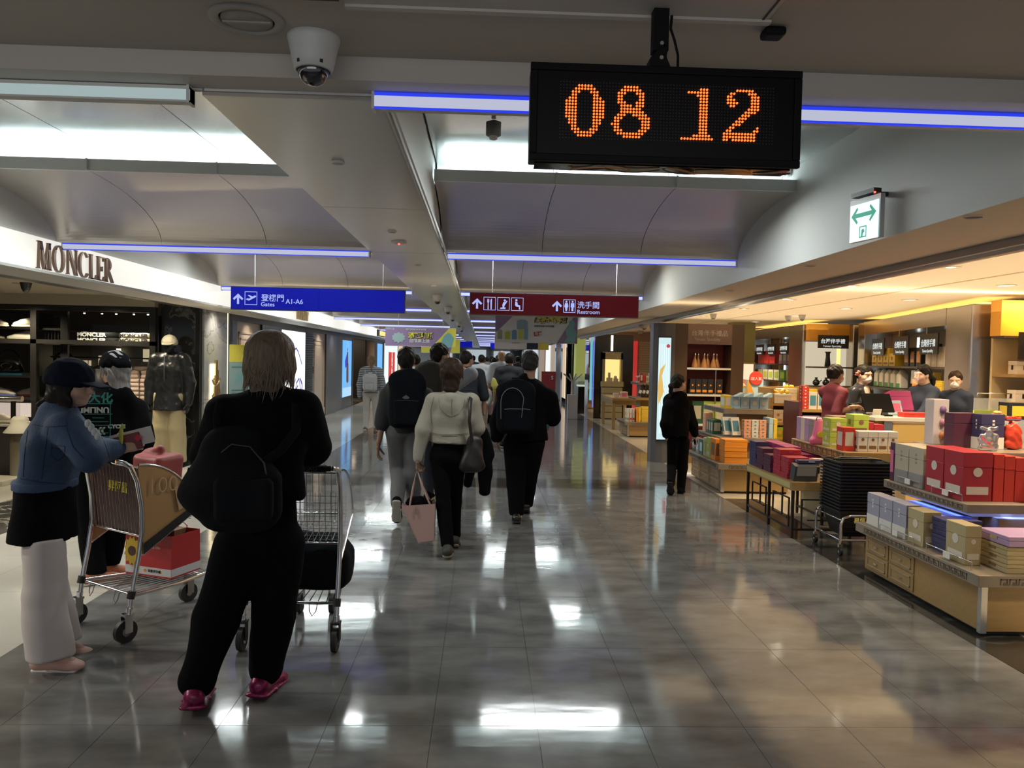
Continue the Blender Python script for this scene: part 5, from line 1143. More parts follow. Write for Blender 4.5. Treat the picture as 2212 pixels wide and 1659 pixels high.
for i in range(2): pack('gift_box', f'bright green gift box, {"right" if i else "left"} one low in the oak shelf', 'gift box', 4.04 + i * .2, 10.53, .52, .19, .15, .20, 'grn' if 0 else 'lime', 'yel', 0, GD)
E1 = open_shelf('open shelf with a plum side panel left of the staff in maroon', 3.99, 4.75, 9.55, .5, 1.12, (.50, .78, 1.03), mat('plum_panel', (.12, .03, .05), .35))
GE = 'goods in the plum-sided shelf'
for k in range(2): stack('flat_gift_box', f'peach flat box in the plum-sided shelf, {"right" if k else "left"} stack', 'gift box', 4.05 + k * .24, 9.58, .78, .22, .3, .042, 3, 'salmon', 'white', 3, GE)
for k in range(2): pack('flat_gift_box', f'{"plum" if k else "lilac"} flat box on top of the peach stacks', 'gift box', 4.05 + k * .24, 9.58, .91, .22, .3, .042, 'mag' if k else 'lil', None, 3, GE)
for k in range(2): stack('flat_gift_box', f'yellow flat box in the plum-sided shelf, {"right" if k else "left"} stack', 'gift box', 4.05 + k * .22, 9.58, .50, .18, .3, .05, 4, 'yel', None, 3, GE)
for i in range(5): pack('snack_packet', f'pale packet with blue label on the plum-sided shelf, {nth(i)} from the left', 'packet', 4.14 + i * .115, 9.62, 1.03, .105, .05, .22, ('pale', 'pale', 'salmon', 'pale', 'sky')[i], 'teal', 1, GE)
stack('red_carton', 'slim red and white carton at the left end of the plum-sided shelf', 'carton', 4.04, 9.58, 1.03, .075, .12, .042, 7, 'red', 'white', 3, GE, .001)
t = thing('hanging_tag_stand', 'red round promotional sign on a blue and orange stand', 'sign', (4.05, 11.3, 0)); B(3.93, 4.17, 11.3, 11.36, 0, 1.36).build('stand', pm('sky'), t, bevel=.01); MB().cyl((4.05, 11.30, 1.38), (4.05, 11.28, 1.38), .10, 20).build('disc', pm('red'), t); text('超人氣', (3.97, 11.275, 1.35), X3, Z3, .055, m_wp, t); MB().prism([(0, 0), (.10, 0), (.02, .2), (0, .2)], (3.93, 11.295, 1.15), X3, Z3, .004).build('stripe', pm('org'), t)
# wall of further goods behind (Y 11.5): long low shelf
L1 = open_shelf('long low oak shelf in front of the stainless shelving', 4.3, 6.0, 11.6, .45, 1.24, (.45, .72, 1.0), m_oak)
GL = 'goods on the long low shelf'
cs = ['pale', 'yel', 'salmon', 'beige', 'red', 'yel', 'grn', 'white', 'cinn', 'pale', 'yel', 'org']
for i in range(12): pack('gift_box', f'small upright box on the top of the long low shelf, {nth(i)} from the left', 'gift box', 4.36 + i * .133, 11.66, 1.0, .12, .12, .16 + .03 * (i % 3), cs[i], cs[(i + 5) % 12], 1, GL)
for i in range(10): pack('gift_box', f'small upright box on the lower board of the long low shelf, {nth(i)} from the left', 'gift box', 4.36 + i * .158, 11.66, .72, .14, .12, .15 + .03 * (i % 3), cs[(i + 3) % 12], None, 1, GL)
# ---- checkout counter
ck = thing('checkout_counter', 'checkout counter with pale stone top and amber front panel', 'counter', (4.6, 8.3, 0))
B(4.14, 5.60, 7.95, 8.40, 0, 1.02).build('body', m_oakd, ck); B(4.11, 5.65, 7.90, 8.45, 1.02, 1.06).build('top', mat('counter_pale', (.72, .68, .62), .2), ck, bevel=.004)
B(4.32, 4.95, 7.93, 7.95, .10, 1.0).build('front_panel', mat('front_amber', (.58, .40, .14), .35), ck); B(4.30, 4.95, 7.925, 7.95, 1.0, 1.02).build('trim_strip', m_wp, ck)
B(4.22, 4.31, 7.92, 7.95, 0, 1.02).build('corner_strip', m_steel, ck)
t = thing('cash_register', 'black touch-screen till on the checkout counter', 'till', (4.27, 8.15, 1.06)); MB().obox((4.25, 8.13, 1.20), .34, .02, .22, (1, .1, 0), (.12, .55, 1)).build('screen', m_case, t, bevel=.005); MB().obox((4.29, 8.19, 1.12), .06, .05, .14).build('stand', m_case, t); B(4.17, 4.41, 8.10, 8.28, 1.06, 1.075).build('base', m_case, t, bevel=.003)
t = thing('card_holder', 'white card holder and papers on the counter beside the till', 'holder', (4.18, 8.0, 1.06)); B(4.13, 4.23, 7.94, 8.06, 1.0605, 1.075).build('tray', m_wp, t); MB().obox((4.18, 8.0, 1.105), .09, .004, .08, (1, 0, 0), (0, -.4, 1)).build('card', m_wp, t)
pack('product_screen', 'bright blue tilted package held up on the counter', 'package', 4.47, 8.27, 1.06, .16, .05, .16, 'sky', 'pink', 1, None, rot=.3, tilt=-.3)
pack('red_tray', 'bright red flat tray at the right end of the counter', 'tray', 4.46, 7.98, 1.0605, .28, .12, .05, 'red', None, 3)
t = thing('glass_screen_rack', 'clear counter-top rack with a green edge in front of the seated staff', 'rack', (5.5, 8.1, 1.06)); B(5.22, 5.62, 7.98, 7.99, 1.0605, 1.28).build('pane', m_acr, t); B(5.22, 5.62, 7.975, 7.995, 1.12, 1.15).build('edge_strip', pm('lime'), t); MB().tube([(5.25, 7.98, 1.28), (5.25, 7.98, 1.33), (5.6, 7.98, 1.33), (5.6, 7.98, 1.28)], .006, 6).build('wire', m_chrome, t)
# ---- kiosk
k = thing('display_kiosk', 'tall walnut kiosk with lit poster side and red shelf niche', 'display', (3.4, 12.3, 0))
XA, XB, YK = 2.68, 4.10, 12.0; HK = 2.20
MB().prism([(0, .12), (.06, .03), (.16, 0), (.32, 0), (.32, .35), (0, .35)], (XA, YK, 0), X3, Y3, -HK).build('grey_column', mat('kiosk_grey', (.13, .125, .13), .3), k)
B(3.0, 3.20, YK, YK + .9, 0, HK).build('side_panel', m_walnut, k); B(3.90, XB, YK, YK + .9, 0, HK).build('side_panel', m_walnut, k)
B(3.20, 3.90, YK + .42, YK + .9, 0, HK).build('back_panel', mat('niche_red', (.22, .018, .02), .5), k)
B(3.20, 3.90, YK - .004, YK + .42, 1.88, HK).build('header', mat('bronze_panel', (.22, .14, .10), .25, .7), k)
B(3.20, 3.90, YK, YK + .42, 0, .16).build('foot', m_oakd, k); B(3.24, 3.86, YK + .02, YK + .06, .16, .18).build('foot_light', emi('foot_glow', (1, .9, .75), 4), k)
for z in (.62, 1.09, 1.51): B(3.20, 3.90, YK, YK + .42, z - .03, z).build('shelf', m_wp, k)
B(3.66, 3.675, YK + .02, YK + .04, .62, 1.5).build('divider', m_chrome, k)
text('台灣伴手禮品', (3.25, YK - .006, 2.02), X3, Z3, .098, mat('pale_print', (.55, .48, .42), .4), k, bold=.001)
text('Taiwan Specialty', (3.30, YK - .006, 1.94), X3, Z3, .062, mat('pale_print', (), .4), k)
B(2.72, 2.94, YK - .03, YK - .004, .35, 1.99).build('poster_frame', m_dark, k)
B(2.735, 2.93, YK - .034, YK - .03, .37, 1.97).build('poster', emi('poster_ice', (.62, .85, .88), 1.0), k)
mb = MB(); mb.prism([(.02, .55), (.10, .75), (.06, 1.0), (.12, 1.2), (.03, 1.1), (.0, .8)], (2.735, YK - .036, .37), X3, Z3, .002); mb.build('poster_print', emi('poster_gold', (.85, .55, .15), .9), k)
MB().prism(circ(.15, 1.47, .03), (2.735, YK - .036, .37), X3, Z3, .002).prism([(.12, .22), (.17, .2), (.18, .45), (.13, .42)], (2.735, YK - .036, .37), X3, Z3, .002).build('poster_print', emi('poster_red', (.7, .06, .12), .8), k)
mb = MB()
for i in range(5): mb.prism([(.04 + .03 * i, .1 + .05 * i), (.055 + .03 * i, .1 + .05 * i), (.02 + .035 * i, 1.5), (.01 + .035 * i, 1.5)], (2.735, YK - .0345, .37), X3, Z3, .001)
mb.build('poster_print', emi('poster_white', (.85, 1, 1), 1.1), k)
GK = 'bottles in the kiosk niche'
bp_ = [(0, 0), (.05, 0), (.055, .02), (.03, .12), (.015, .15), (.013, .19), (.018, .2)]
for i in range(6):
    t = thing('bottle', f'amber glass bottle on the upper shelf of the kiosk, {nth(i)} from the left', 'bottle', (3.36 + i * .075, YK + .14 + .08 * (i % 2), 1.51), GK)
    MB().lathe([(r, z) for r, z in bp_], (3.36 + i * .075, YK + .14 + .08 * (i % 2), 1.511), 14).build('glass', mat('amber_glass', (.55, .25, .08), .08, coat=1), t)
    MB().lathe([(.018, .19), (.02, .2), (.018, .235), (0, .24)], (3.36 + i * .075, YK + .14 + .08 * (i % 2), 1.511), 12).build('cap', m_chrome, t)
for i in range(5):
    x = 3.27 + i * .096 + (.05 if i == 4 else 0)
    pack('gift_box', f'black box with orange fruit print on the kiosk shelf, {nth(i)} from the left', 'gift box', x, YK + .06, 1.09, .088, .10, .24, 'blk', 'org', 0, 'black fruit boxes in the kiosk')
for i in range(3): pack('gift_box', f'{("dark green", "pale green", "striped green")[i]} tall box on the lower kiosk shelf', 'gift box', 3.32 + i * .18, YK + .06, .62, .165, .10, .36, ('dgrn', 'lime', 'lime')[i], 'beige', 1, 'green boxes in the kiosk')
# ---- stainless shelving blocks
def sign_board(t, o, u, s, txt1='台灣伴手禮', txt2='Taiwan Specialty'):
    n = Vector(u).cross(Z3); o = Vector(o)
    MB().obox(o + Vector(u) * s * .5 + Z3 * s * .22, s, .02, s * .42, u).build('name_board', mat('board_dark', (.035, .03, .028), .35), t)
    text(txt1, o + n * .013 + Vector(u) * s * .08 + Z3 * s * .18, u, Z3, s * .16, emi('board_text', (.8, .85, .8), .8), t, bold=.002); text(txt2, o + n * .013 + Vector(u) * s * .16 + Z3 * s * .05, u, Z3, s * .09, emi('board_text', (), .8), t)
    MB().cyl(o + Vector(u) * s * .35 + Z3 * s * .42, o + Vector(u) * s * .35 + Z3 * (2.30 - o.z), .008, 6).build('board_rod', m_steel, t)
def steel_block(label, P, Q, end_w, shelf_z=(1.22, 1.60), endlabel=None):
    """P near corner, Q far corner of the face that looks on the aisle"""
    P, Q = Vector(P), Vector(Q); u = (Q - P).normalized(); L_ = (Q - P).length; n = Vector((u.y, -u.x, 0))   # into the block
    t = thing('steel_shelving', label, 'shelving', (P.x, P.y, 0))
    def bx(a, b, d0, d1, z0, z1, nm, m, bev=0): return MB().obox(P + u * (a + b) / 2 + n * (d0 + d1) / 2 + Z3 * (z0 + z1) / 2, b - a, d1 - d0, z1 - z0, u).build(nm, m, t, bev)
    bx(0, .85, 0, .6, 0, 2.42, 'pillar', m_steel, .02); bx(L_ - .45, L_, 0, .6, 0, 2.42, 'pillar', m_steel, .01); bx(.85, L_ - .45, 0, .6, 2.18, 2.42, 'header', m_steel)
    bx(.85, L_ - .45, .55, .6, 0, 2.18, 'back_panel', mat('niche_back', (.42, .34, .22), .4)); bx(L_ - .95, L_ - .45, .50, .55, 0, 2.18, 'amber_back', m_orange)
    bx(0, L_, .1, .5, 2.43, 2.44, 'cove_lamp', emi('cove_amber', (1, .6, .15), 2.5))
    for z in shelf_z: bx(.85, L_ - .45, .02, .5, z - .03, z, 'shelf', m_shelf)
    bx(.85, L_ - .45, .02, .5, .75, .80, 'shelf', m_shelf)
    for i in range(3): bx(.95 + i * (L_ - 1.4) / 3, .99 + i * (L_ - 1.4) / 3, .52, .55, .9, 2.1, 'light_bar', emi('bar_cool', (.8, .95, 1), 2.2))
    return t, P, u, n, L_
def on_face(P, u, n, a, d, z, name, label, cat, sx, sy, sz, body, prt, style, group):
    c = P + u * a + n * d; ang = math.atan2(-u.y, -u.x)
    return pack(name, label, cat, c.x - sx / 2, c.y - sy / 2, z, sx, sy, sz, body, prt, style, group, rot=ang)
b1, P, u, n, L_ = steel_block('large stainless steel shelving block behind the checkout staff', (6.22, 9.63, 0), (7.28, 14.75, 0), .8)
for i in range(3): sign_board(b1, P + u * (1.95 + i * 1.25) + n * .05 + Z3 * 1.78, -u, .72)
G = 'goods on the upper shelf behind the checkout'
for i in range(4): on_face(P, u, n, L_ - .75 - i * .34, .2, 1.60, 'gift_box', f'yellow pineapple-cake box on the upper steel shelf, {nth(i)} from the left', 'gift box', .30, .2, .22, 'yel', 'brn', 0, G)
on_face(P, u, n, L_ - 1.2, .2, 1.821, 'gift_box', 'wide yellow box lying on the yellow boxes of the upper steel shelf', 'gift box', .8, .2, .09, 'yel', None, 0, G)
for i in range(3): on_face(P, u, n, 2.85 - i * .28, .2, 1.60, 'gift_box', f'black framed picture box on the upper steel shelf, {nth(i)} from the left', 'gift box', .22, .12, .30, 'blk', 'cinn', 1, G)
on_face(P, u, n, 2.5, .38, 1.60, 'gift_box', 'flat black box behind the framed picture boxes', 'gift box', .7, .1, .36, 'blk', None, 1, G)
for i in range(4): on_face(P, u, n, 1.85 - i * .24, .2, 1.60, 'gift_box', f'pink and white paper bag on the upper steel shelf, {nth(i)} from the left', 'bag', .21, .14, .30, 'pale', 'white', 0, G)
G = 'goods on the lower shelf behind the checkout'
for i in range(5):
    c = P + u * (L_ - .75 - i * .32) + n * .2 + Z3 * 1.22; t = thing('tea_canister', f'white and green canister with an arched top behind the checkout, {nth(i)} from the left', 'canister', c, G)
    ax = np.array([-u, n, Z3]); blob('canister', [([rbox(c + Z3 * .13, (.105, .07, .128), .02, .01, ax), ell(c + Z3 * .24, (.105, .07, .09), .02, ax)], .012)], pm('white'), t); MB().obox(c + Z3 * .05 - n * .071, .18, .004, .08, -u).build('print', pm('grn'), t); MB().obox(c + Z3 * .25 - n * .066 + u * .05, .06, .006, .11, -u).build('print', pm('dgrn'), t)
for k in range(2):
    for i in range(3): on_face(P, u, n, 2.25 - k * .9 - .0 * i, .2, 1.22 + i * .061, 'flat_gift_box', f'orange yellow flat box behind the staff, {nth(i)} from the bottom of the {"right" if k else "left"} stack', 'gift box', .32, .2, .06, 'yel' if k else 'org', None, 3, G)
on_face(P, u, n, 1.75, .2, 1.22, 'gift_box', 'tall yellow box standing between the two staff heads', 'gift box', .24, .1, .30, 'yel', 'gold', 1, G)
# end face of block 1, facing the camera
eb = thing('end_shelving', 'amber end shelving with pale boxes at the right edge', 'shelving', (6.9, 9.6, 0))
B(6.36, 7.6, 9.40, 9.44, .2, 1.98).build('back_panel', mat('niche_cream', (.58, .46, .28), .4), eb); B(6.34, 7.6, 9.24, 9.44, 2.0, 2.44).build('amber_header', m_orange, eb); B(6.34, 7.6, 9.18, 9.40, 1.97, 2.0).build('header_edge', m_shelf, eb)
for z in (.80, 1.18, 1.53): B(6.36, 7.6, 9.03, 9.40, z - .035, z).build('shelf', m_oak, eb)
sign_board(eb, (6.46, 9.08, 1.70), X3, .80, '台灣名產館')
B(6.9, 6.94, 9.38, 9.40, .8, 1.97).build('divider', m_shelf, eb)
for z, lab in ((1.53, 'upper'), (1.18, 'lower')):
    for i in range(3): pack('gift_box', f'cream box with black seal, {nth(i)} from the left on the {lab} end shelf', 'gift box', 6.46 + i * .235, 9.10, z, .225, .15, .16, 'beige' if 0 else 'pale', 'blk', 3, f'cream boxes on the {lab} end shelf')
area('amber_wash', (6.9, 9.0, 2.40), (1, .1), 10, (1, .6, .2), (0, .5, -1))
b2, P, u, n, L_ = steel_block('farther stainless steel shelving block with red and purple goods', (6.5, 15.5, 0), (6.75, 19.5, 0), .8)
for i in range(3): sign_board(b2, P + u * (1.6 + i * .9) + n * .05 + Z3 * 1.80, -u, .60)
G = 'goods on the farther steel block'
for i in range(3): on_face(P, u, n, 3.2 - i * .45, .2, 1.60, 'gift_box', f'red gift box on the farther steel block, {nth(i)} from the left', 'gift box', .40, .2, .30, 'red', 'crim', 1, G)
for i in range(3): on_face(P, u, n, 1.75 - i * .28, .2, 1.60, 'gift_box', f'pale purple bag on the farther steel block, {nth(i)} from the left', 'bag', .24, .15, .33, 'lil', 'white', 1, G)
for i in range(6): on_face(P, u, n, 3.2 - i * .42, .2, 1.22, 'gift_box', f'pale green and cream box low on the farther steel block, {nth(i)} from the left', 'gift box', .36, .2, .24, ('beige', 'pale', 'white', 'white', 'grn', 'beige')[i], 'lime', 1, G)
eb = thing('end_shelving', 'amber end shelving with a black vase and dark teapots', 'shelving', (6.9, 15.6, 0))
B(6.52, 7.35, 15.36, 15.40, .2, 2.06).build('back_panel', emi('niche_lit', (1, .86, .62), .62), eb); B(6.52, 7.35, 15.25, 15.4, 2.08, 2.42).build('amber_header', m_orange, eb); B(7.35, 7.62, 15.1, 15.45, 0, 2.42).build('pillar', m_steel, eb, bevel=.02)
B(7.15, 7.2, 15.30, 15.36, .9, 2.06).build('light_bar', emi('bar_amber', (1, .7, .2), 1.6), eb)
for z in (1.18, 1.56): B(6.52, 7.35, 15.0, 15.36, z - .03, z).build('shelf', m_shelf, eb)
sign_board(eb, (6.62, 15.05, 1.92), X3, .62)
t = thing('vase', 'tall black vase on the upper end shelf', 'vase', (6.88, 15.16, 1.56)); MB().lathe([(.055, 0), (.06, .02), (.04, .2), (.04, .26), (.05, .28), (.045, .3)], (6.88, 15.16, 1.561), 18).build('vase', mat('black_glaze', (.015, .02, .018), .15), t); MB().lathe([(.052, .28), (.058, .295), (.05, .30)], (6.88, 15.16, 1.561), 18).build('rim', m_shelf, t)
for i in range(3):
    c = (6.66 + i * .2, 15.16, 1.181); t = thing('teapot', f'small black teapot on the lower end shelf, {nth(i)} from the left', 'teapot', c, 'black teapots on the end shelf'); MB().lathe([(.03, 0), (.065, .03), (.07, .07), (.045, .11), (.02, .125), (.03, .15), (.02, .165)], c, 16).build('body', mat('black_glaze', (), .15), t); MB().cyl((c[0] + .05, c[1], c[2] + .06), (c[0] + .11, c[1], c[2] + .11), .012, 8, .008).build('spout', mat('black_glaze', (), .1), t)
# backdrop elements in the shop depth
struct('wall_shop_end', B(3.9, 11.3, 24.6, 24.7, 0, 2.5), mat('cream_wall', (.55, .45, .32), .6))
struct('column_6', B(5.55, 6.05, 17.0, 17.4, 0, 2.5), mat('olive_column', (.30, .27, .10), .4))
t = thing('light_picture', 'glowing cream picture with a red tree left of the steel shelving', 'picture', (5.7, 16.6, 1.1)); B(5.46, 5.98, 16.75, 16.85, 0, 1.62).build('frame', m_oak, t); B(5.50, 5.94, 16.74, 16.748, .99, 1.58).build('screen', emi('picture_cream', (1, .80, .52), 1.0), t)
mb = MB(); mb.prism([(.20, 0), (.23, 0), (.225, .15), (.205, .15)], (5.50, 16.735, 1.0), X3, Z3, .003)
for a, b in ((.12, .15), (.22, .2), (.3, .15), (.17, .2), (.27, .19)): mb.prism(circ(a, b, .05, 9), (5.50, 16.735, 1.0), X3, Z3, .003)
mb.build('tree_print', emi('tree_red', (.85, .3, .15), .7), t)
struct('wall_black_panel', B(8.2, 9.6, 16.9, 17.0, 0, 2.0), mat('panel_black', (.012, .013, .015), .3)); struct('wall_pale_panel', B(7.9, 9.9, 19.5, 19.6, 0, 2.5), emi('pale_lit', (.72, .74, .66), .5))
m_box = ['pale', 'yel', 'white', 'sky', 'beige', 'org']
L2 = open_shelf('low oak shelf of cartons in front of the glowing picture', 4.45, 6.3, 14.0, .5, 1.16, (.45, .72, 1.0), m_oak)
for i in range(9): pack('gift_box', f'carton on the low oak shelf before the glowing picture, {nth(i)} from the left', 'carton', 4.52 + i * .19, 14.06, 1.0, .17, .15, .14 + .04 * (i % 2), m_box[i % 6], m_box[(i + 2) % 6], 1, 'cartons before the glowing picture')
# ================================================================== PEOPLE
m_skin = mat('skin_light', (.52, .33, .25), .5); m_skin2 = mat('skin_tan', (.22, .12, .075), .5); m_skin3 = mat('skin_mid', (.38, .22, .15), .5)
m_blackc = mat('cloth_black', (.004, .004, .005), .95, bump=(30, .15), spec=.08); m_eye = mat('eye_dark', (.02, .015, .012), .2)
V = lambda *a: np.array(a, float)
def rot2(v, yaw): c, s = math.cos(yaw), math.sin(yaw); return V(v[0] * c - v[1] * s, v[0] * s + v[1] * c, v[2])
class Person:
    """yaw 0 faces +Y (away from the camera); joints in metres, local x = the person's right when yaw 0"""
    def __init__(s, label, x, y, H, yaw=0, skin=m_skin, lean=0, name='person', group=None, build=1.0, vox=.011, lift=0):
        s.H, s.yaw, s.skin, s.o, s.vox, s.b = H, yaw, skin, V(x, y, lift), vox, build; s.k = H / 1.70
        s.root = thing(name, label, 'person', (x, y, lift), group)
        h = H; J = {}
        J['head'] = V(0, .02, .93 * h); J['neck'] = V(0, -.01, .835 * h); J['chest'] = V(0, 0, .73 * h); J['waist'] = V(0, 0, .62 * h); J['pelvis'] = V(0, -.01, .53 * h)
        for sd, q in (('r', 1), ('l', -1)):
            J['sh' + sd] = V(.108 * h * q, -.01, .815 * h); J['el' + sd] = V(.145 * h * q, -.02, .635 * h); J['wr' + sd] = V(.150 * h * q, .04, .485 * h)
            J['hip' + sd] = V(.055 * h * q, 0, .52 * h); J['kn' + sd] = V(.058 * h * q, .01, .285 * h); J['an' + sd] = V(.058 * h * q, -.02, .05 * h)
            J['toe' + sd] = 0.0
        s.J = J; s.lat = rot2((1, 0, 0), yaw); s.fwd = rot2((0, 1, 0), yaw); s.hf = s.fwd.copy(); s.headyaw = yaw
    def set(s, **kw):
        for a, v in kw.items(): s.J[a] = v if np.isscalar(v) else V(*v)
        return s
    def shift(s, keys, d):
        for a in keys.split(): s.J[a] = s.J[a] + V(*d)
        return s
    def w(s, a, dx=0, dy=0, dz=0):
        p = s.J[a] if isinstance(a, str) else V(*a); return rot2(p + V(dx, dy, dz), s.yaw) + s.o
    def wpx(s, **kw):
        """joints given as photo pixels with a depth (Y); turned to local metres"""
        for a, (px, py, Y) in kw.items(): p = np.array(aty(px, py, Y)) - s.o; s.J[a] = rot2(p, -s.yaw)
        return s
    def head(s, yaw=None, tilt=0, detail=.0055):
        s.headyaw = s.yaw if yaw is None else yaw
        r = rot2((1, 0, 0), s.headyaw); f = rot2((0, math.cos(tilt), -math.sin(tilt)), s.headyaw); u = np.cross(r, f); s.hr, s.hfw, s.hu = r, f, u
        c = s.w('head'); k = s.k * (1.0 if s.H > 1.4 else 1.18); s.hk = k; A = np.array([r, f, u]); P = lambda x, y, z: c + (r * x + f * y + u * z) * k; s.hp = P; s.hA = A
        pr = [ell(P(0, -.012, .03), V(.074, .094, .086) * k, .02, A), ell(P(0, .022, -.03), V(.060, .068, .078) * k, .03, A), ell(P(0, .058, -.085), V(.028, .024, .020) * k, .025, A),
              ell(P(0, .074, .022), V(.048, .016, .012) * k, .02, A), seg(P(0, .090, .008), P(0, .112, -.030), .008 * k, .0125 * k, .012), ell(P(0, .098, -.036), V(.017, .010, .008) * k, .008, A),
              ell(P(0, .086, -.055), V(.022, .010, .006) * k, .008, A), ell(P(0, .084, -.066), V(.020, .010, .007) * k, .008, A)]
        for q in (-1, 1):
            pr += [sub(ell(P(.031 * q, .098, .0), V(.017, .016, .011) * k, .010, A)), ell(P(.031 * q, .078, -.001), V(.014, .011, .009) * k, .005, A), ell(P(.072 * q, -.004, -.010), V(.011, .018, .030) * k, .01, A), ell(P(.040 * q, .058, -.035), V(.022, .020, .020) * k, .03, A)]
        pr += [seg(P(0, -.018, -.05), s.w('neck', 0, 0, -.02), .050 * k, .058 * k, .03)]
        return (pr, detail)
    def hand(s, sd, fdir, palm, thumb, curl=.5, detail=.0045, spread=.0):
        """fdir: direction of the fingers, palm: normal out of the palm, thumb: side of the thumb (world)"""
        w = s.w('wr' + sd); d = _n(fdir); n = V(*palm); n = _n(n - d * (n @ d)); t = V(*thumb); t = _n(t - d * (t @ d) - n * (t @ n)); k = s.k * .98
        pr = [seg(w - d * .03, w + d * .02, (.028 * k, .021 * k), (.032 * k, .018 * k), .012, t), seg(w + d * .02 * k, w + d * .078 * k, (.034 * k, .016 * k), (.042 * k, .014 * k), .012, t)]
        for i, (off, L) in enumerate(((.030, .072), (.010, .082), (-.011, .076), (-.030, .058))):
            p = w + d * .080 * k + t * off * k; a = 0
            for j, fr in enumerate((.44, .31, .25)):
                a += curl * (.9 if j else .7); dd = _n(d * math.cos(a) + n * math.sin(a) + t * spread * (off * 8)); q = p + dd * L * fr * k; r0 = (.0095 - .0012 * j) * k
                pr.append(seg(p, q, r0, r0 * .9, .003)); p = q
        p = w + d * .02 * k + t * .030 * k
        for j, L in enumerate((.042, .034, .026)):
            dd = _n(d * (.75 + .1 * j) + t * (.65 - .3 * j) + n * (.35 + .25 * j * (.5 + curl))); q = p + dd * L * k; pr.append(seg(p, q, (.0125 - .0015 * j) * k, (.0115 - .0015 * j) * k, .005)); p = q
        return (pr, detail)
    def body(s, extra=(), headvol=None, legs=True):
        k = s.k; J = s.w; lat = s.lat; pr = []
        pr += chain([J('neck'), J('chest'), J('waist'), J('pelvis')], [(.10 * k, .06 * k), (.135 * k, .085 * k), (.115 * k, .080 * k), (.145 * k, .095 * k)], .05, lat)
        pr = [seg(p[1], p[2], tuple(v * min(1, s.b) for v in p[3]), tuple(v * min(1, s.b) for v in p[4]), .05, lat) for p in pr]; pr += [seg(J('shl'), J('shr'), .036 * k, .036 * k, .05)]
        for sd in 'lr':
            pr += chain([J('sh' + sd), J('el' + sd), J('wr' + sd)], [.042 * k, .034 * k, .024 * k], .02, lat)
            if legs: pr += chain([J('hip' + sd), J('kn' + sd), J('an' + sd)], [.075 * k, .050 * k, .036 * k], .02, lat); pr += [seg(J('an' + sd), J('an' + sd) + rot2(V(0, .10, -.03), s.yaw + s.J['toe' + sd]), .034 * k, .028 * k, .02)]
        vols = [(pr, max(s.vox, .014))] + list(extra)
        if headvol: vols.append(headvol)
        return blob('body', vols, s.skin, s.root)
    def top(s, m, sleeve=1.0, r=1.0, hem=.50, hemw=.165, loose=.0, name='shirt', warp=.004, hood=False, collar=False, cuff=None, wf=18, hemd=.115):
        k = s.k; J = s.w; lat = s.lat; b = s.b; e = .014 + loose
        hz = J((0, 0, hem * s.H)); wz = J('waist'); pz = J('pelvis'); f = min(1, max(0, (wz[2] - hz[2]) / max(wz[2] - pz[2], .01)))
        pts = [J('neck', 0, 0, -.02 * k), J('chest'), J('waist')]; rs = [((.070 * k + e) * b, (.055 * k + e)), ((.138 * k + e) * b, (.090 * k + e)), ((.130 * k + e) * b, (.088 * k + e))]
        h_ = wz + (pz - wz) * ((wz[2] - hz[2]) / (wz[2] - pz[2])) if hz[2] < wz[2] - .02 else None
        if h_ is not None: pts.append(h_); rs.append((hemw * k * b + loose * .5, hemd * k + e * .6))
        pr = chain(pts, rs, .05, lat) + [seg(J('shl', .02 * k), J('shr', -.02 * k), (.042 * k + e * .6), None, .05)]
        arms = []
        for sd in 'lr': pr += [seg(J('neck', 0, -.01, .0), J('sh' + sd) + (J('neck') - J('sh' + sd)) * .25, .052 * k + e * .4, .048 * k + e * .6, .04)]
        for sd in 'lr':
            a, b_, c = J('sh' + sd), J('el' + sd), J('wr' + sd); ra, rb, rc = .043 * k + e, .040 * k + e, .030 * k + e * .6
            if cuff: rc = cuff
            if sleeve <= .6: q = a + (b_ - a) * min(1, sleeve / .5); arms += [seg(a, q, ra, rb + .004, .03)]
            else:
                t_ = (sleeve - .5) / .5; q = b_ + (c - b_) * min(1, t_) ; arms += [seg(a, b_, ra, rb, .03), seg(b_, q, rb, rc, .02)]
        if collar: pr += [seg(J('neck', 0, -.005, -.01), J('neck', 0, .005, .035 * k), .068 * k, .060 * k, .02)]
        if hood: pr += [ell(J('neck', 0, -.095 * k, -.055), V(.095, .045, .085) * k, .03, np.array([lat, s.fwd, Z3])), seg(J('neck', -.07, -.03, .0), J('neck', 0, -.085, .012), .030, .034, .03), seg(J('neck', .07, -.03, .0), J('neck', 0, -.085, .012), .030, .034, .03)]
        pr += [cut(hz, (0, 0, -1))] + arms
        return blob(name, [(pr, s.vox)], m, s.root, warp, wf)
    def legs(s, m, r=(.098, .075, .060), end=.06, name='trousers', warp=.003, seat=1.0, flare=0, wst=.60, cuffed=False):
        k = s.k; J = s.w; lat = s.lat; out = []
        top_ = J((0, 0, wst * s.H)); pr = [seg(J('waist'), J('pelvis'), (.132 * k * s.b, .095 * k), (.155 * k * seat, .115 * k * seat), .03, lat)]
        for sd in 'lr':
            a, b_, c = J('hip' + sd), J('kn' + sd), J('an' + sd); q = c + (b_ - c) * (end - .05)
            pr += [seg(a + V(0, 0, .01), b_, r[0] * k, r[1] * k, .02, lat), seg(b_, q, r[1] * k, r[2] * k, .02, lat)]
            if cuffed: pr += [seg(q, c, r[2] * k * .9, .046 * k, .02, lat)]
        pr += [cut(top_, (0, 0, 1))]
        if not cuffed:
            zc = min(J('anl')[2], J('anr')[2]); zz = s.o[2] + end * s.H * .8; pr += [cut((0, 0, zz), (0, 0, -1))] if abs(J('anl')[2] - J('anr')[2]) < .05 else []
        return blob(name, [(pr, s.vox)], m, s.root, warp, 14)
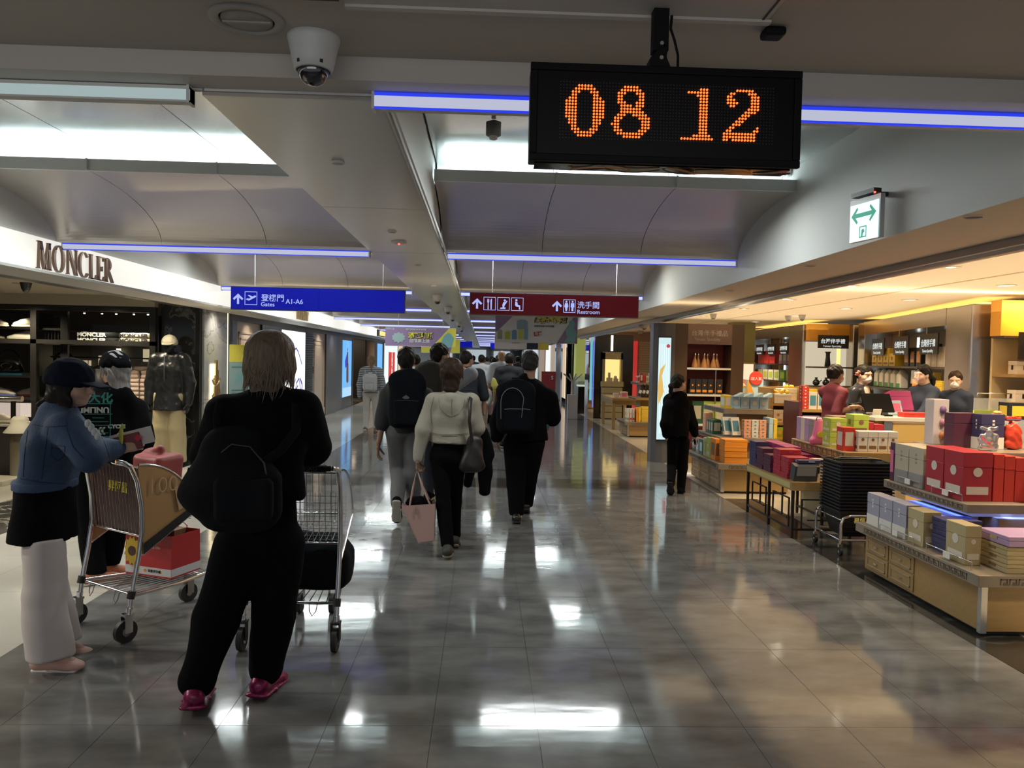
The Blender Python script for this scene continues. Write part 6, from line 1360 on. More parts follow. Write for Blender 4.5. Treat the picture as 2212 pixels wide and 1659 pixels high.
    def shoe(s, sd, m, sole=m_wp, L=.27, pitch=0.0, yaw=None, w=.047, heel=None, high=False, det=.006):
        k = s.k; a = s.w('an' + sd); y = s.yaw + s.J['toe' + sd] if yaw is None else yaw
        f = rot2((0, math.cos(pitch), -math.sin(pitch)), y); r = rot2((1, 0, 0), y); u = np.cross(r, f); A = np.array([r, f, u]); g = a - u * (.05 * s.H - .0) * 1.0
        L *= k; P = lambda x, yy, z: g + r * x * k + f * yy + u * z * k
        up = [seg(P(0, -.05 * L / .27, .045), P(0, .09 * L / .27, .036), (.040 * k, .042 * k), (.042 * k, .030 * k), .03, r), ell(P(0, .12 * L / .27, .032), (w * .93 * k, .050 * k, .028 * k), .03, A), seg(P(0, -.055, .05), a + u * (.045 if high else .015), .040 * k, .042 * k, .02, r), cut(P(0, 0, .018), -u)]
        o = blob('shoe', [(up, det)], m, s.root)
        so = [seg(P(0, -.07 * L / .27, .012), P(0, .02, .012), ((w - .008) * k, .014 * k), ((w - .010) * k, .014 * k), .01, r), seg(P(0, .02, .012), P(0, .13 * L / .27, .014), ((w - .010) * k, .014 * k), ((w) * k, .015 * k), .01, r), cut(P(0, 0, .001), -u)]
        link_ = blob('sole', [(so, det)], sole, s.root); link_.parent = o; link_.matrix_parent_inverse = Matrix.Translation(-rootloc(o)); return o
    def hair(s, prims, m, warp=.003, wf=70, det=.006, name='hair'):
        return blob(name, [(prims, det)], m, s.root, warp, wf)
    def cap_hair(s, back=.02, low=-.03, vol=.008, fringe=.03):
        """short hair shell over skull"""
        P, k, A = s.hp, s.hk, s.hA
        return [ell(P(0, -.018, .038), V(.080 + vol * .6, .097 + vol * .5, .086 + vol) * k, .02, A), ell(P(0, -.055, -.01 + low * .3), V(.068, .052, .065) * k, .03, A), sub(ell(P(0, .095, -.045 + fringe - .03), V(.085, .055, .085) * k, .02, A)), cut(P(0, 0, low - .045), -s.hu)]
    def eyes(s):
        P, k = s.hp, s.hk
        for q in (-1, 1): MB().lathe([(0, .004), (.0055, .003), (.006, 0), (0, -.003)], P(.031 * q, .0885, -.001), 10).build('eye', m_eye, s.root)
    def mask(s, m=None):
        P, k, A = s.hp, s.hk, s.hA
        blob('face_mask', [([ell(P(0, .046, -.052), V(.061, .064, .048) * k, .02, A), seg(P(0, .080, -.012), P(0, .104, -.040), .012 * k, .014 * k, .03), sub(ell(P(0, -.02, -.04), V(.09, .06, .12) * k, .01, A))], .006)], m or mat('mask_white', (.68, .68, .66), .7), s.root)
        for q in (-1, 1): MB().tube([P(.052 * q, .045, -.03), P(.073 * q, .0, -.005)], .0015, 5).build('mask_loop', m or mat('mask_white', (), .7), s.root)
def shirtprint(): pass
def backpack(label, c, w, h, d, m, yaw=0, trim=None, straps=None, group=None, pocket=True, vox=.011, tilt=0, warp=.003):
    """c: centre of the face that lies on the back; the pack grows away from the walking direction"""
    t = thing('backpack', label, 'backpack', c, group); f = rot2((0, math.cos(tilt), math.sin(tilt)), yaw); r = rot2((1, 0, 0), yaw); u = np.cross(r, f); A = np.array([r, f, u]); c = V(*c)
    P = lambda x, y, z: c + r * x + f * y + u * z
    blob('bag_body', [([rbox(P(0, -d / 2, -.02 * h), (w / 2, d / 2, h * .46), min(w, d) * .42, .02, A), ell(P(0, -d * .5, h * .30), (w * .46, d * .46, h * .22), .04, A)], vox)], m, t, warp, 22)
    if pocket:
        o = blob('front_pocket', [([rbox(P(0, -d * 1.0, -h * .20), (w * .36, d * .16, h * .22), .03, .02, A)], vox)], m, t, warp, 22)
        MB().tube([P(-w * .34, -d * 1.12, -h * .02), P(-w * .2, -d * 1.17, -h * .01), P(w * .2, -d * 1.17, -h * .01), P(w * .34, -d * 1.12, -h * .02)], .003, 5).build('zip', trim or m_dark, t)
    MB().tube([P(-w * .40, -d * .8, -h * .1), P(-w * .36, -d * .86, h * .22), P(-w * .15, -d * .80, h * .40), P(w * .15, -d * .80, h * .40), P(w * .36, -d * .86, h * .22), P(w * .40, -d * .8, -h * .1)], .004, 5).build('zip', trim or m_dark, t)
    MB().tube([P(-.035, -.03, h * .46), P(-.03, -.03, h * .53), P(.03, -.03, h * .53), P(.035, -.03, h * .46)], .008, 6).build('handle', m, t)
    if straps:
        for st in straps: MB().tube([V(*p) for p in st], .024, 8, flat=.3).build('strap', m, t)
    return t
def locks(n, P, A, k, top, rx, ry, length, m, parent, name='hair_lock', seed=3, spread=1.0, wave=.012, arc=(0, 2 * math.pi), end=.3, w=.010):
    """curved tapering strands from the crown down; all in one mesh"""
    R = random.Random(seed); mb = MB()
    for i in range(n):
        a = R.uniform(*arc); e = R.uniform(.0, 1.0) ** .7; L = length * R.uniform(.72, 1.05); pts = []; ph = R.uniform(0, 6.3); wv = R.uniform(.3, 1.2) * wave; m0 = R.uniform(.0, .5)
        n_ = 13
        for j in range(n_):
            t = j / (n_ - 1); s = m0 + t * (L / .10)
            if s < 1.57: rr = math.sin(s); z = math.cos(s)
            else: rr = 1.0 + (s - 1.57) * .10 * spread * (1 if s < 2.6 else .4); z = -(s - 1.57) * .95
            x = math.cos(a) * rx * rr; y = math.sin(a) * ry * rr; off = wv * math.sin(ph + s * 2.3) * min(1, s)
            pts.append(P(x * 1 + off * math.cos(a + 1.57), y + off * math.sin(a + 1.57), top + z * .09))
        mb.tube(pts, w, 5, rs=[w * k * (.7 + .6 * math.sin(math.pi * min(1, t_ * 1.1))) * (1 - t_) ** end + .0006 for t_ in [j / (n_ - 1) for j in range(n_)]], flat=.55)
    return mb.build(name, m, parent)
def seams(o, lines, m, r=.0022, name='seam', out=.0008):
    """stitched seams laid on the surface of o along photo pixels"""
    from mathutils.bvhtree import BVHTree
    me = o.data; co = np.zeros(len(me.vertices) * 3); me.vertices.foreach_get('co', co); bv = BVHTree.FromPolygons(co.reshape(-1, 3).tolist(), [tuple(p.vertices) for p in me.polygons])
    for ln in lines:
        pts = []
        for (x0, y0), (x1, y1) in zip(ln, ln[1:]):
            for t in np.linspace(0, 1, 6):
                d = ray(x0 + (x1 - x0) * t, y0 + (y1 - y0) * t).normalized(); h = bv.ray_cast(C0, d)
                if h[0] is not None and (not pts or (h[0] - pts[-1]).length > .004): pts.append(h[0] - d * out)
        if len(pts) > 2: MB().tube(pts, r, 5).build(name, m, o.parent)
def hairmat(name, c, c2):
    m = mat(name, c, .38, spec=.35); m.node_tree.nodes['Principled BSDF'].inputs['Roughness'].default_value = .5; nt = m.node_tree; N = nt.nodes; L = nt.links; b = N['Principled BSDF']; b.inputs['Specular IOR Level'].default_value = .14
    g = N.new('ShaderNodeNewGeometry'); mp = N.new('ShaderNodeMapping'); mp.inputs['Scale'].default_value = (90, 90, 5); t = N.new('ShaderNodeTexNoise'); t.inputs['Scale'].default_value = 1.0; t.inputs['Detail'].default_value = 3
    L.new(g.outputs['Position'], mp.inputs[0]); L.new(mp.outputs[0], t.inputs['Vector']); mx = N.new('ShaderNodeMix'); mx.data_type = 'RGBA'; mx.inputs[6].default_value = (*c, 1); mx.inputs[7].default_value = (*c2, 1)
    L.new(t.outputs['Fac'], mx.inputs[0]); L.new(mx.outputs[2], b.inputs['Base Color'])
    bp = N.new('ShaderNodeBump'); bp.inputs['Strength'].default_value = .5; bp.inputs['Distance'].default_value = .004; L.new(t.outputs['Fac'], bp.inputs['Height']); L.new(bp.outputs[0], b.inputs['Normal']); return m
h_black = hairmat('hair_black', (.006, .005, .005), (.02, .016, .014)); h_dbrown = hairmat('hair_brown', (.018, .010, .007), (.05, .028, .018)); h_grey = hairmat('hair_silver', (.16, .15, .15), (.42, .40, .39))
h_blond = hairmat('hair_ash_blond', (.075, .055, .042), (.27, .21, .155)); h_curl = hairmat('hair_curly_blond', (.14, .09, .05), (.42, .30, .18))
def cap(s, m, low=.0, sc=1.0):
    P0, k, A = s.hp, s.hk * sc, s.hA; P = lambda x, y, z: P0(x * sc, y * sc, z * sc)
    o = blob('cap', [([ell(P(0, -.012, .045), V(.093, .106, .088) * k, .02, A), ell(P(0, -.02, .02), V(.092, .104, .06) * k, .03, A), cut(P(0, 0, low - .002), -s.hu - s.hfw * .08)], .006)], m, s.root, .0015, 60)
    br = blob('brim', [([seg(P(0, .06, .022 + low), P(0, .165, .000 + low), (.082 * k, .009 * k), (.056 * k, .007 * k), .02, s.hr)], .0045)], m, s.root)
    br.parent = o; br.matrix_parent_inverse = Matrix.Translation(-rootloc(o))
    MB().lathe([(.008, -.002), (.008, .006), (0, .009)], P(0, -.012, .128), 8).build('button', m, s.root)
    return o
def sstrap(s, q, front=.02, low=.60, half=.095):
    """shoulder strap polyline of a backpack, world points"""
    h = s.H; J = s.J; x = .075 * h * q
    sh = s.J['shr' if q > 0 else 'shl']; b = V(sh[0] * .62, sh[1], sh[2])
    return [s.w(b + V(0, -.085 * s.k, -.05)), s.w(b + V(0, -.05 * s.k, .035 * s.k)), s.w(b + V(0, .02, .058 * s.k)), s.w(b + V(0, .075 * s.k, .01)), s.w(b + V(0, .11 * s.k, -.09)), s.w(V(b[0] * 1.3, .06, b[2] - .25 * s.k)), s.w(V(b[0] * 1.45, -.06, b[2] - .33 * s.k))]
cl = lambda n, c, r=.85, **k: mat(n, c, r, bump=(40, .12), **k)
# ---- C : ash blond woman in black, nearest the camera
c = Person('person in baggy black sweatshirt and joggers with ash blond hair, pushing a trolley', -1.09, 3.52, 1.73, 0, vox=.010)
c.wpx(head=(583, 780, 3.52), neck=(578, 868, 3.50), chest=(570, 945, 3.52), waist=(572, 1065, 3.54), pelvis=(560, 1165, 3.52), shl=(483, 893, 3.50), shr=(655, 885, 3.50), ell=(455, 985, 3.68), wrl=(535, 1003, 4.02), elr=(672, 968, 3.70), wrr=(640, 998, 4.02),
      hipl=(518, 1185, 3.50), hipr=(600, 1180, 3.54), knl=(468, 1335, 3.50), knr=(594, 1320, 3.60), anl=(424, 1478, 3.46), anr=(572, 1455, 3.62)).set(toel=.2, toer=-.12)
hv = c.head(0); c.body([c.hand('l', (.3, 1, -.2), (0, 0, -1), (1, 0, 0), .8), c.hand('r', (-.3, 1, -.2), (0, 0, -1), (-1, 0, 0), .8)], hv)
c.top(m_blackc, 1, hem=.545, loose=.030, warp=.006, name='sweatshirt', cuff=.045, wf=13); c.legs(m_blackc, (.118, .098, .078), .12, cuffed=True, warp=.005, seat=1.08, name='joggers')
m_pink = mat('shoe_magenta', (.22, .012, .075), .32, .25, noise=(60, .6)); m_shs = mat('sole_black', (.01, .01, .012), .6)
c.shoe('l', m_pink, m_pink, .32, .10, w=.066); c.shoe('r', m_pink, m_pink, .31, .10, w=.064)
P, k, A = c.hp, c.hk, c.hA
c.hair([ell(P(0, -.015, .035), V(.092, .108, .098) * k, .02, A), seg(P(0, -.045, .0), P(0, -.062, -.16), (.088 * k, .06 * k), (.062 * k, .04 * k), .03, c.hr), sub(ell(P(0, .13, -.06), V(.07, .07, .1) * k, .02, A))], h_blond, .004, 60)
locks(300, P, A, k, .045, .096, .110, .31, h_blond, c.root, seed=5, wave=.020, arc=(math.radians(150), math.radians(390)), end=.45, w=.0105)
locks(90, P, A, k, .040, .100, .112, .36, h_blond, c.root, seed=9, wave=.028, arc=(math.radians(185), math.radians(355)), end=.6, w=.009)
m_pk = mat('pack_nylon', (.006, .007, .009), .85, bump=(20, .2), spec=.12)
t = thing('backpack', 'large slouching black backpack low on the back of the person pushing the trolley', 'backpack', tuple(aty(510, 1000, 3.36)))
Pk = lambda x, y, d=3.36: V(*aty(x, y, d))
blob('bag_body', [([seg(Pk(500, 968, 3.37), Pk(512, 1050, 3.33), (.13, .07), (.185, .10), .05), seg(Pk(505, 1050, 3.32), Pk(515, 1110, 3.31), (.205, .11), (.165, .09), .05), ell(Pk(455, 1058, 3.33), (.10, .09, .12), .05), ell(Pk(540, 1085, 3.32), (.13, .09, .11), .05), ell(Pk(500, 940, 3.37), (.09, .05, .05), .05)], .011)], m_pk, t, .010, 12)
blob('front_pocket', [([rbox(Pk(525, 1080, 3.215), (.12, .03, .09), .025, .03)], .010)], m_pk, t, .005, 20)
for st in ([(478, 866, 3.42), (470, 905, 3.39), (475, 950, 3.37), (490, 985, 3.35)], [(640, 872, 3.42), (640, 930, 3.38), (605, 975, 3.36), (560, 1005, 3.33)]): MB().tube([Pk(*p) for p in st], .024, 8, flat=.3).build('strap', m_pk, t)
MB().tube([Pk(470, 985, 3.29), Pk(500, 960, 3.29), Pk(540, 965, 3.28), Pk(570, 1000, 3.27), Pk(582, 1060, 3.25)], .004, 5).build('zip', mat('pack_trim', (.02, .024, .03), .4), t)
MB().tube([Pk(408, 1010, 3.30), Pk(402, 1035, 3.29), Pk(412, 1045, 3.29)], .004, 5).build('cord', m_black, t)
# ---- A : woman in denim jacket leaning on the trolley
a = Person('person in blue denim jacket and wide white trousers leaning on a trolley, in profile', -2.20, 3.95, 1.60, -math.pi / 2, vox=.009)
a.wpx(head=(155, 832, 3.95), neck=(128, 893, 3.95), chest=(118, 955, 3.95), waist=(100, 1050, 3.95), pelvis=(93, 1120, 3.95), shr=(142, 925, 3.80), shl=(142, 920, 4.10), elr=(196, 985, 3.80), wrr=(256, 968, 3.98), ell=(200, 975, 4.20), wrl=(246, 962, 4.22),
      hipr=(92, 1140, 3.87), hipl=(92, 1140, 4.04), knr=(96, 1280, 3.86), knl=(102, 1270, 4.05), anr=(108, 1416, 3.86), anl=(128, 1392, 4.10)).set(toer=.0, toel=.15)
hv = a.head(-math.pi / 2 - .05, .05); a.body([a.hand('r', (.9, .3, .25), (0, 1, -.2), (0, .2, 1), .7), a.hand('l', (.9, -.1, .15), (0, -1, 0), (0, .2, 1), .7)], hv)
m_den = mat('denim', (.030, .060, .125), .8, noise=(5, .35), bump=(90, .2)); dj = a.top(m_den, 1, hem=.565, loose=.024, name='denim_jacket', collar=True, cuff=.040, warp=.007, wf=16)
blob('black_top', [([seg(a.w('waist'), a.w('pelvis', 0, 0, -.14), (.160, .13), (.178, .150), .03, a.lat), cut(a.w('pelvis', 0, 0, -.10), (0, 0, -1)), cut(a.w('waist', 0, 0, .02), (0, 0, 1))], .010)], m_blackc, a.root, .004)
blob('hem_band', [([seg(a.w((0, 0, .555 * 1.6)), a.w((0, 0, .60 * 1.6)), (.176, .136), (.176, .138), .02, a.lat), cut(a.w((0, 0, .560 * 1.6)), (0, 0, -1)), cut(a.w((0, 0, .590 * 1.6)), (0, 0, 1))], .008)], m_den, a.root)
a.legs(mat('cream_trouser', (.55, .50, .49), .8), (.095, .105, .118), .05, name='wide_trousers', warp=.007, wst=.41)
m_ps = mat('shoe_blush', (.60, .36, .30), .5); a.shoe('r', m_ps, m_wp, .29); a.shoe('l', m_ps, m_wp, .29)
P, k, A = a.hp, a.hk, a.hA
a.hair(a.cap_hair(low=-.02) + [seg(P(0, -.045, .02), P(0, -.060, -.10), (.080 * k, .055 * k), (.070 * k, .045 * k), .03, a.hr), ell(P(0, -.045, -.065), V(.092, .080, .095) * k, .02, A), seg(P(.070, .0, .02), P(.070, .0, -.11), (.018 * k, .034 * k), (.020 * k, .045 * k), .02, a.hr), seg(P(-.070, .0, .02), P(-.070, .0, -.11), (.018 * k, .034 * k), (.02 * k, .045 * k), .02, a.hr), cut(P(0, 0, -.135), -a.hu), seg(P(0, -.1, -.04), P(.02, -.16, -.12), .016, .012, .02)], h_black)
cap(a, mat('cap_navy', (.006, .009, .020), .9, spec=.1), 0, 1.12); a.eyes()
MB().prism(circ(0, 0, .05, 9), a.w('chest', .14, -.06, .0), (0, 1, .1), (0, .1, 1), .001)
for (dx, dy) in ((.0, 0), (.02, -.04), (-.015, -.08)):
    q = aty(73 + dx * 200, 940 - dy * 350, 3.83); blob('jacket_print', [([ell(q, (.018, .012, .03), .01)], .005)], mat('print_frost', (.45, .47, .50), .8), a.root)
for i in range(4):
    q = aty(190 + 7 * i, 915 + 9 * i, 3.735); blob('sleeve_print', [([ell(q, (.016, .010, .022), .01)], .005)], mat('print_frost', (), .8), a.root)
hw = a.w('wrr')
t = thing('passport', 'dark red passport with paper boarding pass held over the trolley handle', 'passport', tuple(aty(285, 955, 3.97)))
q = aty(277, 957, 3.99); MB().obox(q, .125, .008, .088, (1, .25, .28), (0, 0, 1)).build('cover', mat('passport_red', (.16, .008, .02), .4), t, bevel=.003)
q2 = aty(286, 948, 4.0); MB().obox(q2, .20, .002, .085, (1, .25, .28), (0, 0, 1)).build('boarding_pass', mat('paper', (.62, .58, .58), .6), t); q3 = aty(298, 946, 3.985); MB().cyl(q3, q3 + Vector((0, -.004, 0)), .016, 14).build('stamp_print', mat('stamp_red', (.6, .03, .05), .5), t)
t = thing('flower', 'small yellow green flower held upright in the hand', 'flower', tuple(aty(262, 945, 3.96))); MB().tube([aty(262, 960, 3.95), aty(261, 935, 3.95), aty(264, 915, 3.95)], .006, 6, rs=[.008, .012, .002]).tube([aty(262, 935, 3.95), aty(268, 918, 3.95)], .003, 5).build('bud', mat('bud_yellow', (.45, .45, .06), .5), t)
m_st = mat('denim_seam', (.012, .022, .05), .8)
seams(dj, [[(158, 872), (143, 895), (145, 930), (158, 965), (180, 990)], [(62, 915), (100, 922), (143, 920)], [(104, 924), (96, 985), (90, 1035)], [(60, 930), (52, 990), (50, 1030)], [(222, 945), (230, 968), (236, 988)], [(34, 1032), (90, 1042), (150, 1046), (186, 1046)], [(112, 960), (140, 964)], [(112, 968), (140, 972)], [(112, 960), (110, 985), (126, 995), (140, 985), (140, 964)]], m_st)
# ---- B : silver-haired person in black cap
b = Person('person with silver hair, black cap and black jacket with teal print behind the trolley', -2.62, 5.42, 1.64, .35, vox=.011)
b.wpx(head=(246, 796, 5.42), neck=(252, 852, 5.42), shl=(192, 893, 5.36), shr=(292, 888, 5.50), ell=(180, 950, 5.40), elr=(305, 955, 5.45), wrl=(205, 1000, 5.30), wrr=(302, 1015, 5.40), anl=(205, 1236, 5.30), anr=(235, 1215, 5.50))
hv = b.head(1.05); b.body([], hv); b.top(m_blackc, 1, hem=.47, loose=.034, name='jacket', warp=.006); b.legs(m_blackc, (.11, .09, .075), .06)
m_or = mat('shoe_orange', (.55, .20, .10), .5, noise=(22, .5)); b.shoe('l', m_or, m_wp, .29, 0, -.9); b.shoe('r', m_or, m_wp, .29, .2, -.9)
P, k, A = b.hp, b.hk, b.hA
b.hair(b.cap_hair(low=-.02) + [seg(P(0, -.05, .0), P(0, -.065, -.15), (.082 * k, .05 * k), (.075 * k, .04 * k), .03, b.hr)], h_grey, .004); locks(110, P, A, k, .02, .090, .100, .24, h_grey, b.root, seed=2, wave=.012, arc=(math.radians(170), math.radians(370)), w=.009)
cap(b, m_blackc)
m_tl = mat('teal_ink', (.03, .26, .22), .6); m_wi = mat('white_ink', (.45, .5, .5), .6)
p0 = aty(176, 880, 5.12); u = Vector((math.cos(.25), math.sin(.25), 0))
def btxt(s_, px, py, sz, m, flip=1, up=Z3): text(s_, aty(px, py, 5.17 + (px - 176) * .0008), u * flip, up * flip, sz, m, b.root, 'jacket_print', bold=.002)
btxt('UNLIMITED', 236, 880, .052, m_wi, -1); btxt('大化', 190, 868, .075, m_tl); btxt('CYCLE', 233, 925, .035, m_wi, 1, Z3); btxt('«', 210, 938, .10, m_wi)
mb = MB(); fp = aty(176, 950, 5.172); [mb.obox(fp + u * (.10) + Z3 * (.02 + .025 * i), .17 - .05 * (i % 3), .002, .006, u) for i in range(7)]; mb.build('jacket_lines', mat('teal_dim', (.01, .09, .08), .6), b.root)
mb = MB(); mb.obox(aty(206, 872, 5.17) + Z3 * 0, .20, .002, .005, u).obox(aty(238, 908, 5.18), .004, .002, .26, u); mb.build('jacket_frame_print', m_tl, b.root)
# ---- D : man in dark tee, grey trousers
d = Person('person in charcoal T-shirt and grey trousers walking away with a black backpack', -.76, 7.40, 1.74, .03, m_skin2, vox=.012)
d.wpx(head=(878, 778, 7.4), neck=(878, 838, 7.38), shl=(836, 857, 7.4), shr=(922, 857, 7.4), ell=(826, 915, 7.36), wrl=(817, 962, 7.30), elr=(940, 915, 7.5), wrr=(938, 962, 7.55), hipl=(858, 935, 7.4), hipr=(898, 935, 7.4), knl=(862, 1012, 7.55), anl=(858, 1088, 7.22), knr=(893, 1020, 7.45), anr=(893, 1100, 7.60), pelvis=(878, 925, 7.4))
hv = d.head(.03); d.body([d.hand('l', (-.05, .1, -1), (1, 0, 0), (0, 1, 0), .45)], hv); d.top(cl('tee_charcoal', (.018, .019, .022)), .55, hem=.50, loose=.02, name='t_shirt')
d.legs(cl('trouser_grey', (.12, .12, .125)), (.11, .085, .062), .06, warp=.005); d.shoe('l', m_blackc, mat('sole_pale', (.4, .38, .34), .6), .29, 1.15); d.shoe('r', m_blackc, m_wp, .29)
d.hair(d.cap_hair(low=-.035, vol=.004), h_black)
q = aty(880, 862, 7.18); backpack('black backpack with a small diamond patch on the person in grey trousers', (q.x, 7.235, q.z), .33, .56, .18, mat('pack_dark', (.006, .007, .010), .9, spec=.08), .03, straps=[sstrap(d, 1), sstrap(d, -1)])
MB().prism([(-.035, 0), (0, .025), (.035, 0), (0, -.025)], (q.x, 7.045, q.z + .02), X3, Z3, .004).build('badge', mat('badge_grey', (.10, .09, .10), .6), bpy.data.objects['backpack.001'])
# ---- E : man in light grey tee, right arm raised
e = Person('person in pale grey T-shirt with a brown backpack, right arm raised to the head', -.50, 8.50, 1.82, -.1, m_skin3, vox=.013)
e.wpx(head=(952, 768, 8.5), neck=(945, 818, 8.5), shl=(912, 838, 8.5), shr=(985, 830, 8.5), ell=(908, 890, 8.5), wrl=(915, 930, 8.6), elr=(1018, 808, 8.45), wrr=(985, 790, 8.62), anl=(926, 1063, 8.5), anr=(955, 1063, 8.7))
hv = e.head(-1.0); e.body([e.hand('r', (-.8, .1, .5), (-.5, 0, -.6), (0, -1, 0), .6, .006)], hv); e.top(cl('tee_pale', (.30, .31, .34)), .5, hem=.48, loose=.018, name='t_shirt'); e.legs(cl('trouser_navy', (.012, .016, .028)), (.10, .075, .055), .06); e.hair(e.cap_hair(low=-.035), h_black)
e.shoe('l', m_blackc); e.shoe('r', m_blackc)
q = aty(930, 830, 8.3); backpack('brown grey backpack on the person with a raised arm', (q.x, 8.32, q.z), .30, .48, .15, cl('pack_brown', (.028, .022, .018)), -.1, straps=[sstrap(e, -1)], vox=.013)
# ---- F : woman in beige hoodie
f = Person('person in beige hoodie and black trousers carrying a pink tote bag', -.40, 6.20, 1.64, 0, m_skin2, vox=.010)
f.wpx(head=(975, 806, 6.2), neck=(975, 862, 6.2), shl=(938, 868, 6.2), shr=(1018, 868, 6.2), chest=(975, 900, 6.2), waist=(975, 950, 6.2), ell=(915, 930, 6.18), wrl=(903, 992, 6.15), elr=(1028, 925, 6.25), wrr=(1022, 950, 6.45), pelvis=(968, 985, 6.2), hipl=(950, 995, 6.2), hipr=(985, 995, 6.2),
      knl=(958, 1090, 6.15), anl=(967, 1180, 6.08), knr=(982, 1085, 6.28), anr=(982, 1160, 6.42))
hv = f.head(0); f.body([f.hand('l', (-.05, .15, -1), (1, 0, .1), (0, 1, 0), 1.1)], hv); fh = f.top(cl('hoodie_beige', (.34, .31, .25)), 1, hem=.555, loose=.016, name='hoodie', hood=True, warp=.005, cuff=.036, hemw=.15)
f.legs(m_blackc, (.085, .06, .055), .07, warp=.002); f.shoe('l', mat('shoe_olive', (.03, .03, .025), .6), mat('sole_tan', (.35, .3, .2), .6), .25, .1); f.shoe('r', mat('shoe_olive', (), .6), mat('sole_tan', (), .6), .25, .35)
seams(fh, [[(937, 858), (930, 885), (932, 915)], [(1010, 860), (1016, 885), (1014, 905)], [(930, 934), (955, 939), (985, 939), (1012, 935)], [(930, 937), (955, 942), (985, 942), (1012, 938)], [(948, 862), (950, 880), (965, 896), (975, 900), (990, 894), (1002, 878), (1004, 864)], [(976, 862), (976, 898)]], mat('knit_seam', (.22, .20, .155), .9), .003)
P, k, A = f.hp, f.hk, f.hA; f.hair([ell(P(0, -.015, .03), V(.088, .103, .095) * k, .02, A), seg(P(0, -.045, .0), P(.0, -.058, -.125), (.088 * k, .055 * k), (.065 * k, .04 * k), .03, f.hr), sub(ell(P(0, .12, -.06), V(.065, .06, .09) * k, .02, A))], h_dbrown, .003)
locks(70, P, A, k, .035, .090, .102, .22, h_dbrown, f.root, seed=4, wave=.008, arc=(math.radians(180), math.radians(360)), w=.011)
m_tote = mat('tote_pink', (.50, .31, .28), .45)
t = thing('tote_bag', 'pale pink leather tote bag hanging from the left hand', 'bag', tuple(aty(905, 1170, 6.12)))
tp = [aty(x, y, 6.12) for x, y in ((868, 1090), (941, 1086), (939, 1165), (905, 1171))]
o = MB(); fr_ = [Vector(p) - Y3 * .05 for p in tp]; bk = [Vector(p) + Y3 * .06 for p in tp]
o.add(fr_ + bk, [(3, 2, 1, 0), (4, 5, 6, 7), (0, 4, 7, 3), (1, 2, 6, 5), (2, 3, 7, 6)]); o.build('body', m_tote, t, bevel=.006)
for yy in (-.045, .05): MB().tube([Vector(aty(886, 1092, 6.12)) + Y3 * yy, Vector(aty(893, 1050, 6.12)) + Y3 * yy * .5, Vector(aty(901, 1014, 6.14)), Vector(aty(912, 1050, 6.12)) + Y3 * yy * .5, Vector(aty(930, 1088, 6.12)) + Y3 * yy], .007, 8).build('handle', mat('tote_handle', (.42, .26, .22), .45), t)
blob('scarf', [([ell(aty(905, 1085, 6.125), (.10, .04, .05), .02)], .008)], m_blackc, t, .004, 40)
MB().tube([aty(898, 1096, 6.06), aty(899, 1112, 6.06)], .005, 6).build('charm', m_gold, t)
t = thing('shoulder_bag', 'black slouchy shoulder bag on the right side of the beige hoodie', 'bag', tuple(aty(1020, 975, 6.15)))
blob('bag_body', [([seg(aty(1022, 955, 6.16), aty(1020, 1000, 6.14), (.075, .06), (.10, .07), .02), ell(aty(1018, 1010, 6.14), (.10, .06, .04), .03)], .009)], mat('bag_black', (.014, .011, .011), .45), t, .004, 30)
MB().tube([aty(1020, 955, 6.08), aty(1014, 910, 6.05), aty(1016, 868, 6.08), aty(1018, 853, 6.18), aty(1022, 870, 6.30), aty(1030, 950, 6.27)], .018, 8, flat=.3).build('strap', mat('bag_black', (), .4), t)
t = thing('draped_jacket', 'black jacket draped over the right forearm of the person in the hoodie', 'jacket', tuple(aty(1045, 1000, 6.35)))
blob('cloth', [([seg(aty(1040, 935, 6.42), aty(1052, 985, 6.42), (.06, .07), (.065, .05), .03), seg(aty(1050, 985, 6.42), aty(1046, 1062, 6.42), (.065, .05), (.055, .045), .03), seg(aty(1022, 950, 6.42), aty(1012, 1045, 6.45), .05, .035, .03)], .010)], m_blackc, t, .006, 22)
# ---- G : man in black coat
g = Person('person in black coat and black trousers with a grey-piped backpack, right of the hoodie', .44, 7.55, 1.74, -.05, m_skin3, vox=.012)
g.wpx(head=(1145, 785, 7.55), neck=(1143, 842, 7.55), shl=(1095, 862, 7.55), shr=(1185, 860, 7.55), ell=(1078, 915, 7.5), wrl=(1073, 943, 7.45), elr=(1192, 900, 7.6), wrr=(1178, 905, 7.85), hipl=(1113, 960, 7.55), hipr=(1150, 960, 7.55), knl=(1115, 1045, 7.55), knr=(1140, 1035, 7.7), anl=(1116, 1112, 7.45), anr=(1136, 1090, 7.9))
hv = g.head(-.1); g.body([g.hand('l', (0, .2, -1), (1, 0, 0), (0, 1, 0), .4, .006)], hv); g.top(m_blackc, 1, hem=.46, loose=.035, name='coat', collar=True, hemw=.18); g.legs(m_blackc, (.12, .09, .07), .05); g.hair(g.cap_hair(low=-.02, vol=.002), mat('hair_cropped', (.012, .011, .010), .7))
g.shoe('l', m_lea, m_shs, .28, .25); g.shoe('r', m_lea, m_shs, .28, .5)
q = aty(1112, 880, 7.3); o = backpack('black backpack with pale grey piping slung on the left shoulder of the black coat', (q.x, 7.36, q.z), .36, .52, .17, mat('pack_dark', (), .6), .1, mat('piping_grey', (.22, .22, .22), .5), [sstrap(g, -1)])
MB().tube([aty(1082 + 0, 905, 7.18)] + [aty(1107 - 25 * math.cos(a_), 868 - 30 * math.sin(a_), 7.14) for a_ in np.linspace(.0, 2.9, 12)] + [aty(1126, 908, 7.18)], .003, 6).build('piping', mat('piping_grey', (), .5), o)
